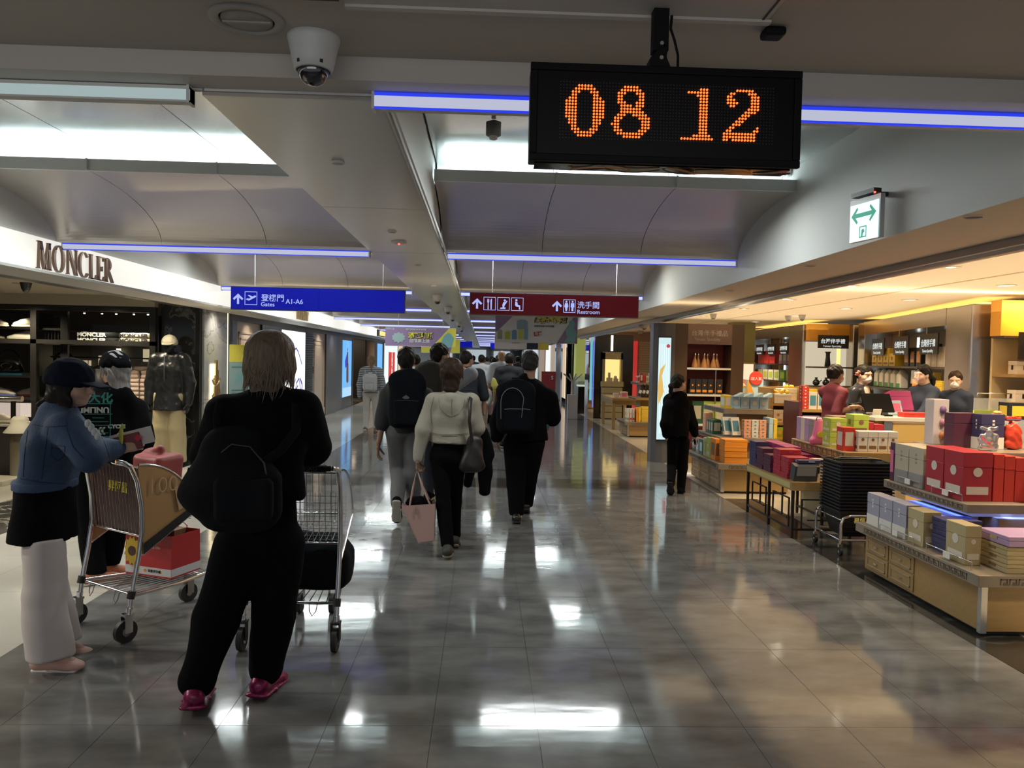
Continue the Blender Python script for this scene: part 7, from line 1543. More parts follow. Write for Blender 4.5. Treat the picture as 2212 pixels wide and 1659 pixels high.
t = thing('held_pouch', 'dark green pouch held beside the person in the black coat', 'pouch', tuple(aty(1178, 915, 7.6))); blob('pouch', [([ell(aty(1178, 914, 7.6), (.045, .05, .075), .02)], .010)], cl('pouch_green', (.05, .14, .11)), t, .004, 30)
# ---- N : shop assistant walking on the right
n = Person('person in black top and trousers with a ponytail walking past the kiosk', 2.34, 9.22, 1.53, -.35, m_skin, vox=.011)
n.wpx(head=(1466, 829, 9.22), neck=(1464, 868, 9.22), shl=(1444, 880, 9.15), shr=(1486, 882, 9.30), ell=(1438, 915, 9.12), wrl=(1440, 948, 9.20), elr=(1496, 918, 9.28), wrr=(1503, 945, 9.36), hipl=(1454, 955, 9.2), hipr=(1476, 955, 9.25), knl=(1452, 1005, 9.30), anl=(1449, 1044, 9.08), knr=(1474, 1010, 9.28), anr=(1471, 1056, 9.25))
hv = n.head(-.95); n.body([n.hand('r', (.1, .2, -1), (-1, 0, 0), (0, 1, 0), .5, .006)], hv); n.top(m_blackc, .85, hem=.455, loose=.018, name='black_top'); n.legs(m_blackc, (.085, .068, .055), .06, warp=.002); n.shoe('l', m_blackc, m_shs, .24, 1.1); n.shoe('r', m_blackc, m_shs, .24)
n.hair(n.cap_hair(low=-.01) + [seg(n.hp(0, -.09, .01), n.hp(0, -.15, -.03), .022, .03, .02), seg(n.hp(0, -.15, -.03), n.hp(0, -.16, -.17), .03, .015, .02)], h_black); n.mask(mat('mask_cream', (.55, .50, .35), .7))
blob('glove', [([ell(n.w('wrr') + V(.004, .01, -.045), (.026, .03, .055), .02)], .007)], m_blackc, n.root)
# ---- staff round the till
def staff(label, px, py, Y, H, yaw, skin, topm, hairk, arms, hd, maskm=None, vox=.012):
    q = aty(px, py, Y); s = Person(label, q.x, Y, H, yaw, skin, vox=vox, build=.90)
    for sd_, q_s in (('r', 1), ('l', -1)): s.J['sh' + sd_] = V(.088 * H * q_s, -.01, .805 * H); s.J['el' + sd_] = V(.118 * H * q_s, -.02, .635 * H); s.J['wr' + sd_] = V(.08 * H * q_s, .20, .60 * H)
    s.wpx(**arms); hv = s.head(hd, .1); s.body([s.hand('r', arms.get('_', (0, .6, .2)) if 0 else s.fwd + V(0, 0, .1), (0, 0, -1), -s.lat, .6, .006), s.hand('l', s.fwd + V(0, 0, .1), (0, 0, -1), s.lat, .6, .006)], hv)
    s.top(topm, .55 if 'maroon' in label else 1, hem=.48, loose=.004, name='uniform', collar='maroon' in label); s.legs(m_blackc, (.09, .07, .055), .06); s.shoe('l', m_lea, m_shs, .24); s.shoe('r', m_lea, m_shs, .24)
    pr = s.cap_hair(low=-.01)
    if hairk == 'bun': pr += [ell(s.hp(0, -.115, .04), V(.035, .035, .035), .01)]
    if hairk == 'pony': pr += [seg(s.hp(0, -.09, .0), s.hp(0, -.14, -.06), .026, .034, .02), seg(s.hp(0, -.14, -.06), s.hp(0, -.13, -.22), .034, .016, .02)]
    s.hair(pr, h_dbrown if 'brown' in label else h_black)
    if maskm: s.mask(maskm)
    s.eyes(); return s
m_mk = mat('mask_white', (.68, .68, .66), .7)
o_ = staff('person in maroon uniform with a hair bun and white mask at the checkout', 1802, 835, 8.55, 1.60, -1.2, m_skin3, cl('uniform_maroon', (.13, .015, .03)), 'bun', dict(wrr=(1842, 878, 8.35), elr=(1806, 893, 8.35), wrl=(1845, 880, 8.65), ell=(1812, 895, 8.75)), -1.1, m_mk)
t = thing('phone', 'phone held by the person in the maroon uniform', 'phone', tuple(aty(1850, 868, 8.4))); MB().obox(aty(1848, 872, 8.40), .13, .07, .012, (1, .2, .15)).build('phone', m_case, t, bevel=.003)
p_ = staff('person in black leather jacket over pale blouse with white mask and pink flower in hair', 1862, 836, 9.0, 1.60, -2.6, m_skin, mat('leather_navy', (.025, .028, .035), .3), 'bun', dict(), -2.75, m_mk)
blob('blouse', [([seg(p_.w('neck', 0, .055, -.02), p_.w('waist', 0, .09, 0), (.05, .045), (.06, .05), .02, p_.lat)], .012)], mat('blouse_blush', (.55, .45, .40), .7), p_.root)
mb = MB()
for i in range(5): mb.lathe([(0, .012), (.022, .004), (.02, -.008), (0, -.01)], p_.hp(.085 + .012 * math.cos(i * 1.26), -.02 + .012 * math.sin(i), .02 + .024 * math.sin(i * 1.26)), 8)
mb.build('hair_flower', mat('flower_coral', (.8, .22, .18), .5), p_.root)
MB().tube([p_.hp(-.05, .092, 0), p_.hp(0, .10, .002), p_.hp(.05, .092, 0)], .003, 6).build('glasses', m_dark, p_.root)
q_ = staff('person in navy uniform with face shield looking down at a box behind the till', 1995, 832, 8.85, 1.62, 1.9, m_skin, cl('uniform_navy', (.012, .018, .04)), 'pony', dict(wrr=(1955, 900, 8.75), wrl=(1950, 890, 8.6), ell=(1985, 905, 8.6), elr=(2005, 905, 8.95)), 1.75, None)
B0 = MB(); B0.add([q_.hp(-.07, .10, .06), q_.hp(.07, .10, .06), q_.hp(.06, .13, -.10), q_.hp(-.06, .13, -.10)], [(0, 1, 2, 3)]); o = B0.build('face_shield', mat('clear_shield', (.9, .92, .95), .05, alpha=.10), q_.root); sm_ = o.modifiers.new('solid', 'SOLIDIFY'); sm_.thickness = .001
blob('head_band', [([seg(q_.hp(-.07, .05, .055), q_.hp(0, .088, .055), .008, .008, .02), seg(q_.hp(.07, .05, .055), q_.hp(0, .088, .055), .008, .008, .02)], .005)], m_blackc, q_.root)
r_ = staff('person in navy uniform with brown ponytail and white mask beside the till', 2064, 838, 9.1, 1.55, 2.3, m_skin, cl('uniform_navy', (), .8), 'pony', dict(), 2.45, m_mk)
pack('maroon_folder_box', 'open dark maroon gift box held up behind the till', 'gift box', aty(1925, 880, 8.4).x, 8.38, 1.10, .26, .10, .22, 'mag', None, 0, None, rot=.15, tilt=-.35)
# ---- mannequin in the boutique
mn = Person('mannequin in cream cap, black belted windbreaker and beige wide trousers by the marble column', -4.36, 10.86, 1.80, math.pi, mat('mannequin_black', (.012, .012, .012), .4), name='mannequin', vox=.012, lift=.012)
mn.root['category'] = 'mannequin'; hv = mn.head(math.pi + .15); mn.body([mn.hand('r', (0, 0, -1), (1, 0, 0), (0, -1, 0), .3, .006), mn.hand('l', (0, 0, -1), (-1, 0, 0), (0, -1, 0), .3, .006)], hv)
m_wb = mat('windbreaker', (.014, .015, .016), .32, bump=(14, .5)); mn.top(m_wb, 1, hem=.425, loose=.030, name='windbreaker', warp=.0025, wf=40, collar=True, hemw=.205, hemd=.165)
blob('belt', [([seg(mn.w('waist', 0, 0, -.08), mn.w('waist', 0, 0, .08), (.178, .140), (.178, .140), .01, mn.lat), cut(mn.w('waist', 0, 0, .022), (0, 0, 1)), cut(mn.w('waist', 0, 0, -.022), (0, 0, -1))], .010)], m_wb, mn.root).hide_render = False
mn.legs(mat('trouser_sand', (.42, .34, .19), .75, bump=(3, .3), stretch=(8, 8, .6)), (.11, .11, .115), .03, name='wide_trousers', warp=.004, wst=.56)
cap(mn, m_pale); mn.shoe('l', mat('shoe_coral', (.55, .16, .14), .5), m_wp, .28); mn.shoe('r', mat('shoe_coral', (), .5), m_wp, .28)
MB().prism([(-.02, 0), (.02, 0), (0, .035)], mn.w('chest', 0, .19, .10), -X3 * -1, Z3, .002).build('jacket_charm', m_chrome, mn.root); MB().tube([mn.w('chest', 0, .185, .22), mn.w('chest', 0, .195, .0), mn.w('waist', 0, .19, .05)], .004, 6).build('zip', m_chrome, mn.root)
# ---- mid-distance walkers
h = Person('person in striped top and white trousers with a white backpack and braided hair', -2.26, 15.6, 1.58, 0, m_skin, vox=.014); h.set(knl=(-.09, .05, .45), anl=(-.09, -.08, .10), knr=(.09, .08, .46), anr=(.09, .10, .08)); hv = h.head(0, detail=.008); h.body([], hv)
h.top(stripes('stripe_top', (.55, .56, .58), (.08, .09, .12), 28), 1, hem=.52, loose=.012, name='striped_top'); h.legs(cl('trouser_white', (.55, .54, .50)), (.095, .07, .055), .09); h.shoe('l', cl('shoe_brown', (.2, .13, .1)), m_wp, .24, .9); h.shoe('r', cl('shoe_brown', ()), m_wp, .24)
h.hair(h.cap_hair(low=-.02) + [seg(h.hp(0, -.09, 0), h.hp(.01, -.11, -.18), .04, .022, .02)], h_curl, .007, 90); backpack('white backpack on the person in the striped top', tuple(h.w('chest', 0, -.125, -.10)), .28, .36, .12, mat('pack_white_nylon', (.50, .51, .52), .4), 0, mat('trim_grey', (.3, .3, .3), .5), [sstrap(h, 1), sstrap(h, -1)], vox=.013)
i_ = Person('child in pale pink top and cream trousers with a neck pillow', -.04, 14.0, 1.20, .1, m_skin, vox=.012); hv = i_.head(.1, detail=.008); i_.body([], hv); i_.top(cl('top_pink', (.50, .34, .30)), 1, hem=.50, loose=.012, name='pink_top'); i_.legs(cl('trouser_cream', (.5, .46, .40)), (.10, .08, .07), .06); i_.shoe('l', m_wp); i_.shoe('r', m_wp)
i_.hair(i_.cap_hair(low=-.02) + [seg(i_.hp(0, -.05, 0), i_.hp(0, -.06, -.14), (.075, .045), (.05, .03), .03)], h_curl, .004)
t = thing('neck_pillow', 'mint white ring-shaped neck pillow on the back of the child', 'pillow', tuple(i_.w('chest', .06, -.16, 0))); q = Vector(i_.w('chest', .07, -.17, -.02)); MB().tube([q + Vector((.09 * math.cos(a_), .0, .10 * math.sin(a_))) for a_ in np.linspace(-1.2, 4.3, 14)], .042, 10).build('pillow', cl('mint', (.42, .50, .45)), t)
def walker(label, px, Y, H, topc, legc, hairm=None, skin=m_skin3, yaw=0, vox=.018, sleeve=1.0, hd=None, bag=None, long=False):
    q = aty(px, 790, Y); s = Person(label, q.x, Y, H, yaw, skin, vox=vox); ph = (px * 7) % 3 - 1
    s.set(knl=(-.09, .06 + .04 * ph, .27 * H), anl=(-.09, -.06 + .08 * ph, .06 * H), knr=(.09, .06 - .04 * ph, .28 * H), anr=(.09, .04 - .08 * ph, .052 * H)); hv = s.head(yaw if hd is None else hd, detail=.010); s.body([], hv)
    s.top(cl(f'top{px}', topc), sleeve, hem=.49, loose=.018, name='shirt'); s.legs(cl(f'leg{px}', legc), (.10, .078, .06), .05); s.shoe('l', m_blackc, det=.012); s.shoe('r', m_blackc, det=.012)
    s.hair(s.cap_hair(low=-.01) + ([seg(s.hp(0, -.05, 0), s.hp(0, -.06, -.18), (.08, .045), (.06, .03), .03)] if long else []), hairm or h_black, .002, 50, .010)
    if bag is not None: backpack(bag[0], tuple(s.w('chest', 0, -.11, -.06)), .30, .42, .14, cl(f'bag{px}', bag[1]), yaw, None, [sstrap(s, 1), sstrap(s, -1)], vox=.02)
    return s
walker('person in dark navy top looking down to the right beyond the hoodie', 1008, 10.6, 1.68, (.012, .015, .022), (.01, .01, .012), hd=-.7, sleeve=.5, bag=('dark navy backpack of the person looking down', (.012, .016, .03)), vox=.014)
walker('person in white shirt and black trousers walking far ahead in the middle', 1040, 18.2, 1.66, (.55, .57, .62), (.01, .01, .012), sleeve=.5)
walker('bald person in white T-shirt far ahead beside the dark T-shirt', 1083, 16.6, 1.74, (.52, .54, .58), (.05, .05, .06), hairm=m_skin3, sleeve=.5)
m__ = walker('person in black T-shirt carrying a yellow bag on the left', 1100, 13.6, 1.68, (.012, .013, .018), (.03, .03, .035), sleeve=.5, vox=.015)
t = thing('yellow_bag', 'yellow cloth bag on the left of the person in the black T-shirt', 'bag', tuple(m__.w('waist', -.22, 0, .1))); blob('bag', [([ell(m__.w('waist', -.24, -.02, .08), (.075, .08, .16), .03)], .012)], cl('bag_yellow', (.50, .45, .10)), t, .004, 30); MB().tube([m__.w('waist', -.22, -.05, .18), m__.w('chest', -.17, -.03, .2), m__.w('waist', -.22, .05, .18)], .012, 6).build('strap', cl('bag_yellow', ()), t)
walker('person partly hidden between the charcoal T-shirt and the raised arm, wearing beige', 896, 13.2, 1.62, (.40, .38, .34), (.05, .05, .05), hd=.6)
walker('person in grey top directly beyond the white shirt', 1062, 22, 1.64, (.10, .10, .12), (.02, .02, .03), vox=.024)
walker('person in black dragging a suitcase in the far crowd', 1068, 19.5, 1.60, (.015, .016, .02), (.02, .02, .03), vox=.022, long=True)
t = thing('suitcase', 'dark suitcase rolling among the far crowd', 'suitcase', tuple(aty(1060, 790, 18.8))); q = aty(1060, 790, 18.8); B(q.x - .2, q.x + .2, 18.7, 18.95, .05, .62).build('shell', m_case, t, bevel=.03); MB().cyl((q.x - .15, 18.82, .025), (q.x + .15, 18.82, .025), .025, 10).build('wheel', m_shs, t); MB().tube([(q.x - .1, 18.72, .62), (q.x - .1, 18.7, .95), (q.x + .1, 18.7, .95), (q.x + .1, 18.72, .62)], .01, 6).build('handle', m_chrome, t)
for (px, Y, H, tc, lc, lb) in ((1022, 27, 1.66, (.04, .05, .06), (.02, .02, .02), 'person in slate jacket, far crowd left of the white shirt'), (1052, 30, 1.62, (.25, .24, .24), (.03, .03, .03), 'person in light grey jacket deep in the far crowd'), (1075, 26, 1.68, (.03, .07, .10), (.02, .02, .03), 'person in dark teal top deep in the far crowd'),
                               (1062, 36, 1.66, (.02, .02, .02), (.02, .02, .02), 'person in black at the far end of the corridor'), (1047, 40, 1.62, (.3, .05, .05), (.02, .02, .02), 'person in red at the far end of the corridor'), (1090, 33, 1.64, (.45, .45, .45), (.02, .02, .02), 'person in white far down the corridor right of the crowd'),
                               (1012, 24, 1.60, (.08, .09, .12), (.03, .03, .03), 'person in blue grey shirt far ahead, left edge of the crowd'), (1118, 24, 1.66, (.02, .02, .025), (.02, .02, .02), 'person in black far ahead, just left of the black coat')):
    walker(lb, px, Y, H, tc, lc, vox=.03)

# ================================================================== TROLLEYS
m_wire = mat('wire_grey', (.30, .30, .32), .25, .9); m_rub = mat('caster_rubber', (.02, .02, .02), .55)
def trolley(label, ox, oy, yaw, side_ad, back, group=None):
    t = thing('shopping_trolley', label, 'trolley', (ox, oy, 0), group)
    def P(x, y, z): v = rot2(V(x, y, z), yaw); return Vector((v[0] + ox, v[1] + oy, v[2]))
    ax_ = Vector(rot2((1, 0, 0), yaw)); ay_ = Vector(rot2((0, 1, 0), yaw)); W_ = .25
    prof = [(.015, .17), (.035, .30), (.065, .45), (.085, .60), (.08, .74), (.055, .88), (.015, .965), (-.03, .99)]
    for q in (-1, 1):
        MB().tube([P(q * W_, y, z) for y, z in prof] + [P(q * (W_ - .02), -.045, .995)], .0135, 12).build('upright', m_chrome, t)
        MB().cyl(P(q * W_, .018, .235), P(q * W_, .028, .275), .021, 14).build('clamp', m_rub, t)
        w = MB().cyl(P(q * W_ - .014, -.01, .063), P(q * W_ + .014, -.01, .063), .063, 26).build('wheel', m_rub, t); MB().cyl(P(q * W_ - .017, -.01, .063), P(q * W_ + .017, -.01, .063), .026, 14).build('hub', m_wire, w)
        mb = MB(); [mb.obox(P(q * W_ + s_ * .022, -.002, .105), .005, .045, .10, ax_) for s_ in (-1, 1)]; mb.obox(P(q * W_, .002, .152), .05, .05, .012, ax_); mb.build('caster_fork', m_rub if back else m_chrome, t); MB().cyl(P(q * W_, .01, .15), P(q * W_, .014, .185), .018, 12).build('stem', m_chrome, t)
        MB().tube([P(q * W_, .03, .25), P(q * .20, .35, .235), P(q * .10, .66, .225)], .011, 10).build('base_bar', m_chrome, t)
        w = MB().cyl(P(q * .10 - .013, .62, .060), P(q * .10 + .013, .62, .060), .060, 26).build('wheel', m_rub, t); MB().cyl(P(q * .10 - .016, .62, .060), P(q * .10 + .016, .62, .060), .022, 14).build('hub', m_wire, w)
        mb = MB(); [mb.obox(P(q * .10 + s_ * .021, .625, .115), .004, .045, .12, ax_) for s_ in (-1, 1)]; mb.build('caster_fork', m_wire, t); MB().cyl(P(q * .10, .64, .17), P(q * .10, .65, .225), .014, 10).build('stem', m_chrome, t)
        # quarter-round side panel of the basket
        arc = [(.06 + .36 * math.sin(a_), .62 + .35 * math.cos(a_)) for a_ in np.linspace(0, 1.45, 12)]; pts = [(.075, .50)] + [(.05, .97)] + arc
        MB().prism([(y, z) for y, z in [(.085, .47), (.41, .66)] + arc[::-1]], P(q * (W_ + .004), 0, 0), ay_, Z3, .008).build('side_panel', side_ad if side_ad else m_acr, t)
        MB().tube([P(q * (W_ + .004), y, z) for y, z in arc] + [P(q * (W_ + .004), .41, .655), P(q * (W_ + .004), .085, .465)], .006, 8).build('panel_rim', m_chrome, t)
    MB().tube([P(-W_ + .03, -.045, .995), P(-.2, -.055, .995), P(.2, -.055, .995), P(W_ - .03, -.045, .995)], .0155, 12).build('handle_bar', m_chrome if not back else m_black, t)
    MB().tube([P(-.20, -.055, .995), P(.20, -.055, .995)], .020, 14).build('handle_grip', m_black, t)
    MB().cyl(P(-W_, .06, .955), P(W_, .06, .955), .006, 8).cyl(P(-W_, .10, .56), P(W_, .10, .56), .006, 8).cyl(P(-.22, .42, .66), P(.22, .42, .66), .006, 8).build('basket_rim', m_chrome, t)
    mb = MB()
    for i in range(15): x = -.235 + .47 * i / 14; mb.cyl(P(x, .06, .955), P(x, .10, .56), .0022, 5)
    mb.build('back_wire', m_wire, t)['kind'] = 'stuff'
    mb = MB()
    for i in range(15): x = -.23 + .46 * i / 14; mb.cyl(P(x, .10, .56), P(x * .92, .42, .62), .002, 5).cyl(P(x * .92, .42, .62), P(x * .92, .43, .78), .002, 5)
    for i in range(7): mb.cyl(P(-.235, .10 + .05 * i, .56 + .009 * i), P(.235, .10 + .05 * i, .56 + .009 * i), .002, 5)
    for i in range(4): mb.cyl(P(-.22, .425, .64 + .04 * i), P(.22, .425, .64 + .04 * i), .002, 5)
    mb.build('basket_wire', m_wire, t)['kind'] = 'stuff'
    mb = MB()
    for i in range(9): x = -.19 + .38 * i / 8; mb.cyl(P(x, .04, .248), P(x * .5, .64, .223), .003, 5)
    mb.build('platform_wire', m_wire, t)['kind'] = 'stuff'
    MB().cyl(P(-W_, .03, .25), P(W_, .03, .25), .009, 8).cyl(P(-.13, .55, .23), P(.13, .55, .23), .009, 8).build('cross_bar', m_chrome, t)
    for x in (-.15, .1): MB().tube([P(x, .02, .25), P(x + .005, .01, .21), P(x + .02, .005, .185), P(x + .04, .01, .21), P(x + .045, .02, .25)], .003, 6).build('hook', m_wire, t)
    return t, P, ax_, ay_
m_ad = mat('ad_orange', (.52, .30, .12), .45)
t, P, ux, uy = trolley('chrome shopping trolley with orange side panel and maroon back panel, near the denim jacket', -2.13, 4.38, -.60, m_ad, False)
MB().prism([(-.238, 0), (.238, 0), (.232, .385), (-.232, .385)], P(0, .108, .568), ux, Vector(P(0, .068, .95) - P(0, .108, .568)).normalized(), .004).build('back_panel', mat('maroon_panel', (.060, .022, .018), .4), t)
text('昇恆昌', P(-.07, .076, .80), ux, Z3, .065, mat('gold_ink', (.55, .42, .04), .4), t, bold=.001)
MB().prism([(.085, .47), (.41, .66), (.415, .71), (.085, .53)], P(.2665, 0, 0), uy, Z3, -.001).build('band_print', m_ink, t); text('100', P(.2675, .10, .80), uy, Z3, .13, mat('ad_pale', (.62, .42, .25), .5), t, bold=-.002)
MB().prism([(.30, .68), (.40, .72), (.36, .84), (.27, .82)], P(.2668, 0, 0), uy, Z3, -.001).build('picture_print', mat('ad_pale', (), .5), t)
t2, P2, ux2, uy2 = trolley('chrome shopping trolley with black handle pushed by the person with ash blond hair', -1.02, 4.14, -.02, None, True)
text('OSUTTING', P2(.0, -.077, .985), ux2, Z3, .032, m_wire, t2, bold=.0005)
# bags on the trolleys
def paper_bag(label, C_, yaw, w, d, h, m, floral=False):
    t = thing('paper_bag', label, 'bag', tuple(C_)); C_ = Vector(C_); r = Vector(rot2((1, 0, 0), yaw)); f = Vector(rot2((0, 1, 0), yaw)); Q = lambda x, y, z: C_ + r * x + f * y + Z3 * z
    vs = [Q(-w / 2, -d / 2, 0), Q(w / 2, -d / 2, 0), Q(w / 2, d / 2, 0), Q(-w / 2, d / 2, 0), Q(-w * .5, -d * .5, h), Q(w * .5, -d * .48, h), Q(w * .5, d * .48, h), Q(-w * .5, d * .5, h)]
    o = MB().add(vs, [(0, 3, 2, 1), (0, 1, 5, 4), (1, 2, 6, 5), (2, 3, 7, 6), (3, 0, 4, 7)]).build('bag_body', m, t); s_ = o.modifiers.new('s', 'SOLIDIFY'); s_.thickness = .002
    for y in (-d / 2 - .003, d / 2 + .003): MB().tube([Q(-.06, y, h * .9), Q(-.055, y * 1.1, h * 1.02), Q(0, y * 1.2, h * 1.12), Q(.055, y * 1.1, h * 1.02), Q(.06, y, h * .9)], .0035, 6).build('handle', mat('cord_red', (.3, .02, .03), .6), t)
    return t, Q
q = P(0.0, .38, .266); m_rb = mat('bag_red', (.50, .030, .035), .4)
t, Q = paper_bag('red paper bag with sunflower side on the lower rack of the trolley', q, -.62 + .25, .34, .24, .25, m_rb)
MB().prism([(-.17, .01), (.17, .01), (.17, .055), (-.17, .055)], Q(0, -.1215, 0), Vector(rot2((1, 0, 0), -.37)), Z3, .001).build('band_print', m_prw, t)
MB().prism([(-.12, .01), (.12, .01), (.12, .055), (-.12, .055)], Q(.1715, 0, 0), Vector(rot2((0, 1, 0), -.37)), Z3, -.001).build('band_print', m_prw, t)
sd = Q(-.12, -.1225, .14); rr = Vector(rot2((1, 0, 0), -.37))
MB().prism([(.05 * (1.25 if i % 2 else .95) * math.cos(i * math.pi / 12), .075 * (1.25 if i % 2 else .95) * math.sin(i * math.pi / 12)) for i in range(24)], sd, rr, Z3, .001).build('sunflower_print', pm('yel'), t); MB().prism(circ(0, 0, .03, 14), sd - Y3 * .002, rr, Z3, .001).build('sunflower_core', mat('core_brown', (.10, .05, .03), .6), t)
for x in (-.02, .09): MB().prism(circ(x, .034, .010, 10), Q(0, -.123, 0), rr, Z3, .001).build('seal_print', pm('org'), t)
text('茶禮 伴手禮', Q(.0, -.124, .028), rr, Z3, .018, m_ink, t); text('Tea Gifts', Q(.02, -.124, .17), rr, Z3, .02, m_prw, t)
for i in range(3): pack('gift_box', f'dark box poking out of the red paper bag, {nth(i)} of three', 'gift box', q.x - .1 + i * .07, q.y - .05 + .02 * i, q.z + .012, .05, .10, .26 - .01 * i, 'brn' if i else 'yel', None, 0, 'boxes inside the red paper bag', rot=-.37)
t = thing('gift_bag', 'dusty red folded bag lying in the trolley basket', 'bag', tuple(P(.0, .24, .62))); q = P(.06, .30, .66); blob('bag_body', [([rbox(q + Z3 * .16, (.13, .09, .17), .03, .02, np.array([ux, uy, Z3])), seg(q + Z3 * .33 - ux * .09, q + Z3 * .36 + ux * .02, .018, .022, .03), cut(q + Z3 * .005, (0, 0, -1))], .009)], mat('bag_dusty', (.40, .085, .085), .5), t, .007, 16)
t = thing('duffel_bag', 'black duffel bag on the lower rack of the trolley beside the legs', 'bag', tuple(P2(0, .3, .34))); q = P2(.03, .30, .262)
blob('bag_body', [([seg(q + ux2 * -.17 + Z3 * .16, q + ux2 * .17 + Z3 * .155, (.15, .155), (.145, .15), .04, (0, 1, 0), .06), rbox(q + Z3 * .12, (.24, .13, .115), .05, .04, np.array([ux2, uy2, Z3])), cut(q + Z3 * .004, (0, 0, -1))], .011)], mat('pack_nylon', (), .6), t, .006, 18)
MB().tube([q - ux2 * .10 - uy2 * .12 + Z3 * .24, q - ux2 * .03 + Z3 * .30, q + ux2 * .05 + Z3 * .31, q + ux2 * .12 - uy2 * .12 + Z3 * .24], .008, 6).build('handle', mat('strap_grey', (.04, .04, .045), .6), t)
# ================================================================== far right passage
t = thing('wet_umbrella_stand', 'pale grey pedestal with a forked top standing on the corridor floor', 'stand', (2.40, 20.4, 0)); q = atz(1236, 906); x, y = q.x, q.y
B(x - .13, x + .13, y, y + .22, 0, .66).build('box', mat('pedestal_grey', (.42, .42, .46), .4), t, bevel=.01); MB().cyl((x, y + .1, .66), (x, y + .1, 1.0), .045, 10).build('stem', mat('pedestal_grey', (), .4), t)
for s_ in (-1, -.35, .35, 1): MB().cyl((x, y + .1, .98), (x + .25 * s_, y + .1, 1.22), .018, 8).build('fork', mat('pedestal_grey', (), .4), t)
m_mir = mat('mirror', (.7, .7, .72), .04, 1.0)
c6 = struct('column_7', B(2.86, 3.02, 20.9, 21.6, 0, 2.42), m_mir); B(2.90, 2.96, 20.88, 20.9, .5, 2.2).build('screen', emi('cyan_lit', (.15, .55, .65), .9), c6); B(2.98, 3.01, 20.88, 20.9, .3, 2.3).build('screen', emi('blue_lit', (.12, .2, .8), 1.0), c6)
dk = struct('wall_dark_case', B(3.02, 4.10, 21.01, 21.2, 0, 2.30), mat('case_black', (.012, .010, .009), .12))
t = thing('lit_display_case', 'cream display pillar with a glowing yellow showcase window', 'display', (3.5, 20.8, 0))
for i in range(5): B(3.22, 3.78, 20.75, 21.0, .02 + i * .17, .18 + i * .17).build('drawer', mat('straw_panel', (.50, .42, .24), .35), t, bevel=.004)
B(3.20, 3.80, 20.72, 21.0, .88, 1.02).build('ledge', mat('straw_panel', (), .3), t); B(3.24, 3.29, 20.74, 21.0, 1.02, 1.80).build('side_post', mat('straw_dim', (.36, .28, .15), .4), t); B(3.72, 3.77, 20.74, 21.0, 1.02, 1.80).build('side_post', mat('straw_dim', (), .4), t); B(3.24, 3.77, 20.74, 21.0, 1.62, 1.82).build('head_panel', mat('straw_panel', (), .3), t)
B(3.29, 3.72, 20.96, 21.0, 1.02, 1.62).build('glow_back', emi('showcase', (1, .72, .25), 1.15), t); B(3.36, 3.52, 20.85, 20.95, 1.02, 1.12).build('block', mat('wp_lit', (.8, .75, .6), .4), t); B(3.40, 3.46, 20.86, 20.92, 1.12, 1.26).build('block', mat('wp_lit', (), .4), t); MB().lathe([(.05, 0), (.04, .06), (.0, .08)], (3.60, 20.88, 1.10), 14).build('bust', mat('wp_lit', (), .4), t); B(3.55, 3.68, 20.85, 20.95, 1.02, 1.10).build('block', mat('wp_lit', (), .4), t)
MB().cyl((3.5, 20.95, 1.85), (3.5, 20.95, 2.28), .03, 10).build('glow_rod', emi('edge_warm', (), 3), t)
g6 = struct('column_8', B(2.95, 3.55, 24.6, 25.1, .9, 2.45), mat('lime_column', (.38, .42, .12), .45, emit=((.4, .45, .12), .25)))
struct('wall_cosmetics', B(2.9, 3.9, 25.2, 25.3, 0, 2.45), mat('case_black', (), .12))
t = thing('glass_counter', 'glass-topped lit counter beyond the forked pedestal', 'counter', (3.2, 23, 0)); B(2.80, 3.45, 22.6, 23.6, 0, .80).build('body', mat('case_black', (), .1), t); B(2.80, 3.45, 22.6, 23.6, .80, 1.10).build('glass_top', mat('case_glass', (.6, .7, .6), .05, alpha=.4), t); B(2.86, 3.4, 22.7, 23.5, .805, .83).build('light_tray', emi('tray', (.8, .9, .7), .9), t)
for i, (y0_, y1_, col, z1) in enumerate(((26.0, 26.3, (.7, .7, .72), 2.4), (27.5, 28, (.7, .7, .72), 2.4), (30, 30.5, (.7, .7, .72), 2.4))): struct(f'column_{9 + i}', B(2.82, 3.0, y0_, y1_, 0, z1), m_mir)
pz = struct('wall_front_right', B(2.95, 3.05, 28, 60, 0, 2.45), mat('front_silver', (.30, .30, .31), .2, .6))
for i, (a_, b_, c_, s_) in enumerate(((26.4, 27.4, (1, .75, .5), .9), (31, 33, (.6, .45, .32), .6), (34, 36, (.9, .9, .9), 1.0), (37, 40, (.55, .4, .3), .5), (42, 46, (.7, .75, .8), .8), (48, 56, (.5, .5, .5), .5))): B(2.90, 2.94, a_, b_, .2, 2.2).build('lit_panel', emi(f'rpanel{i}', c_, s_), pz)
t = thing('red_roll_up_banner', 'red roll-up banner with white lettering beside the black coat', 'banner', (1.5, 19, 0)); q0 = aty(1168, 900, 19.5); B(q0.x, q0.x + .36, 19.5, 19.53, .05, 1.28).build('banner', mat('banner_red', (.22, .012, .025), .5), t); B(q0.x - .02, q0.x + .38, 19.45, 19.58, 0, .05).build('base', m_chrome, t); text('S', (q0.x + .24, 19.495, 1.08), X3, Z3, .13, m_prw, t, bold=.002)
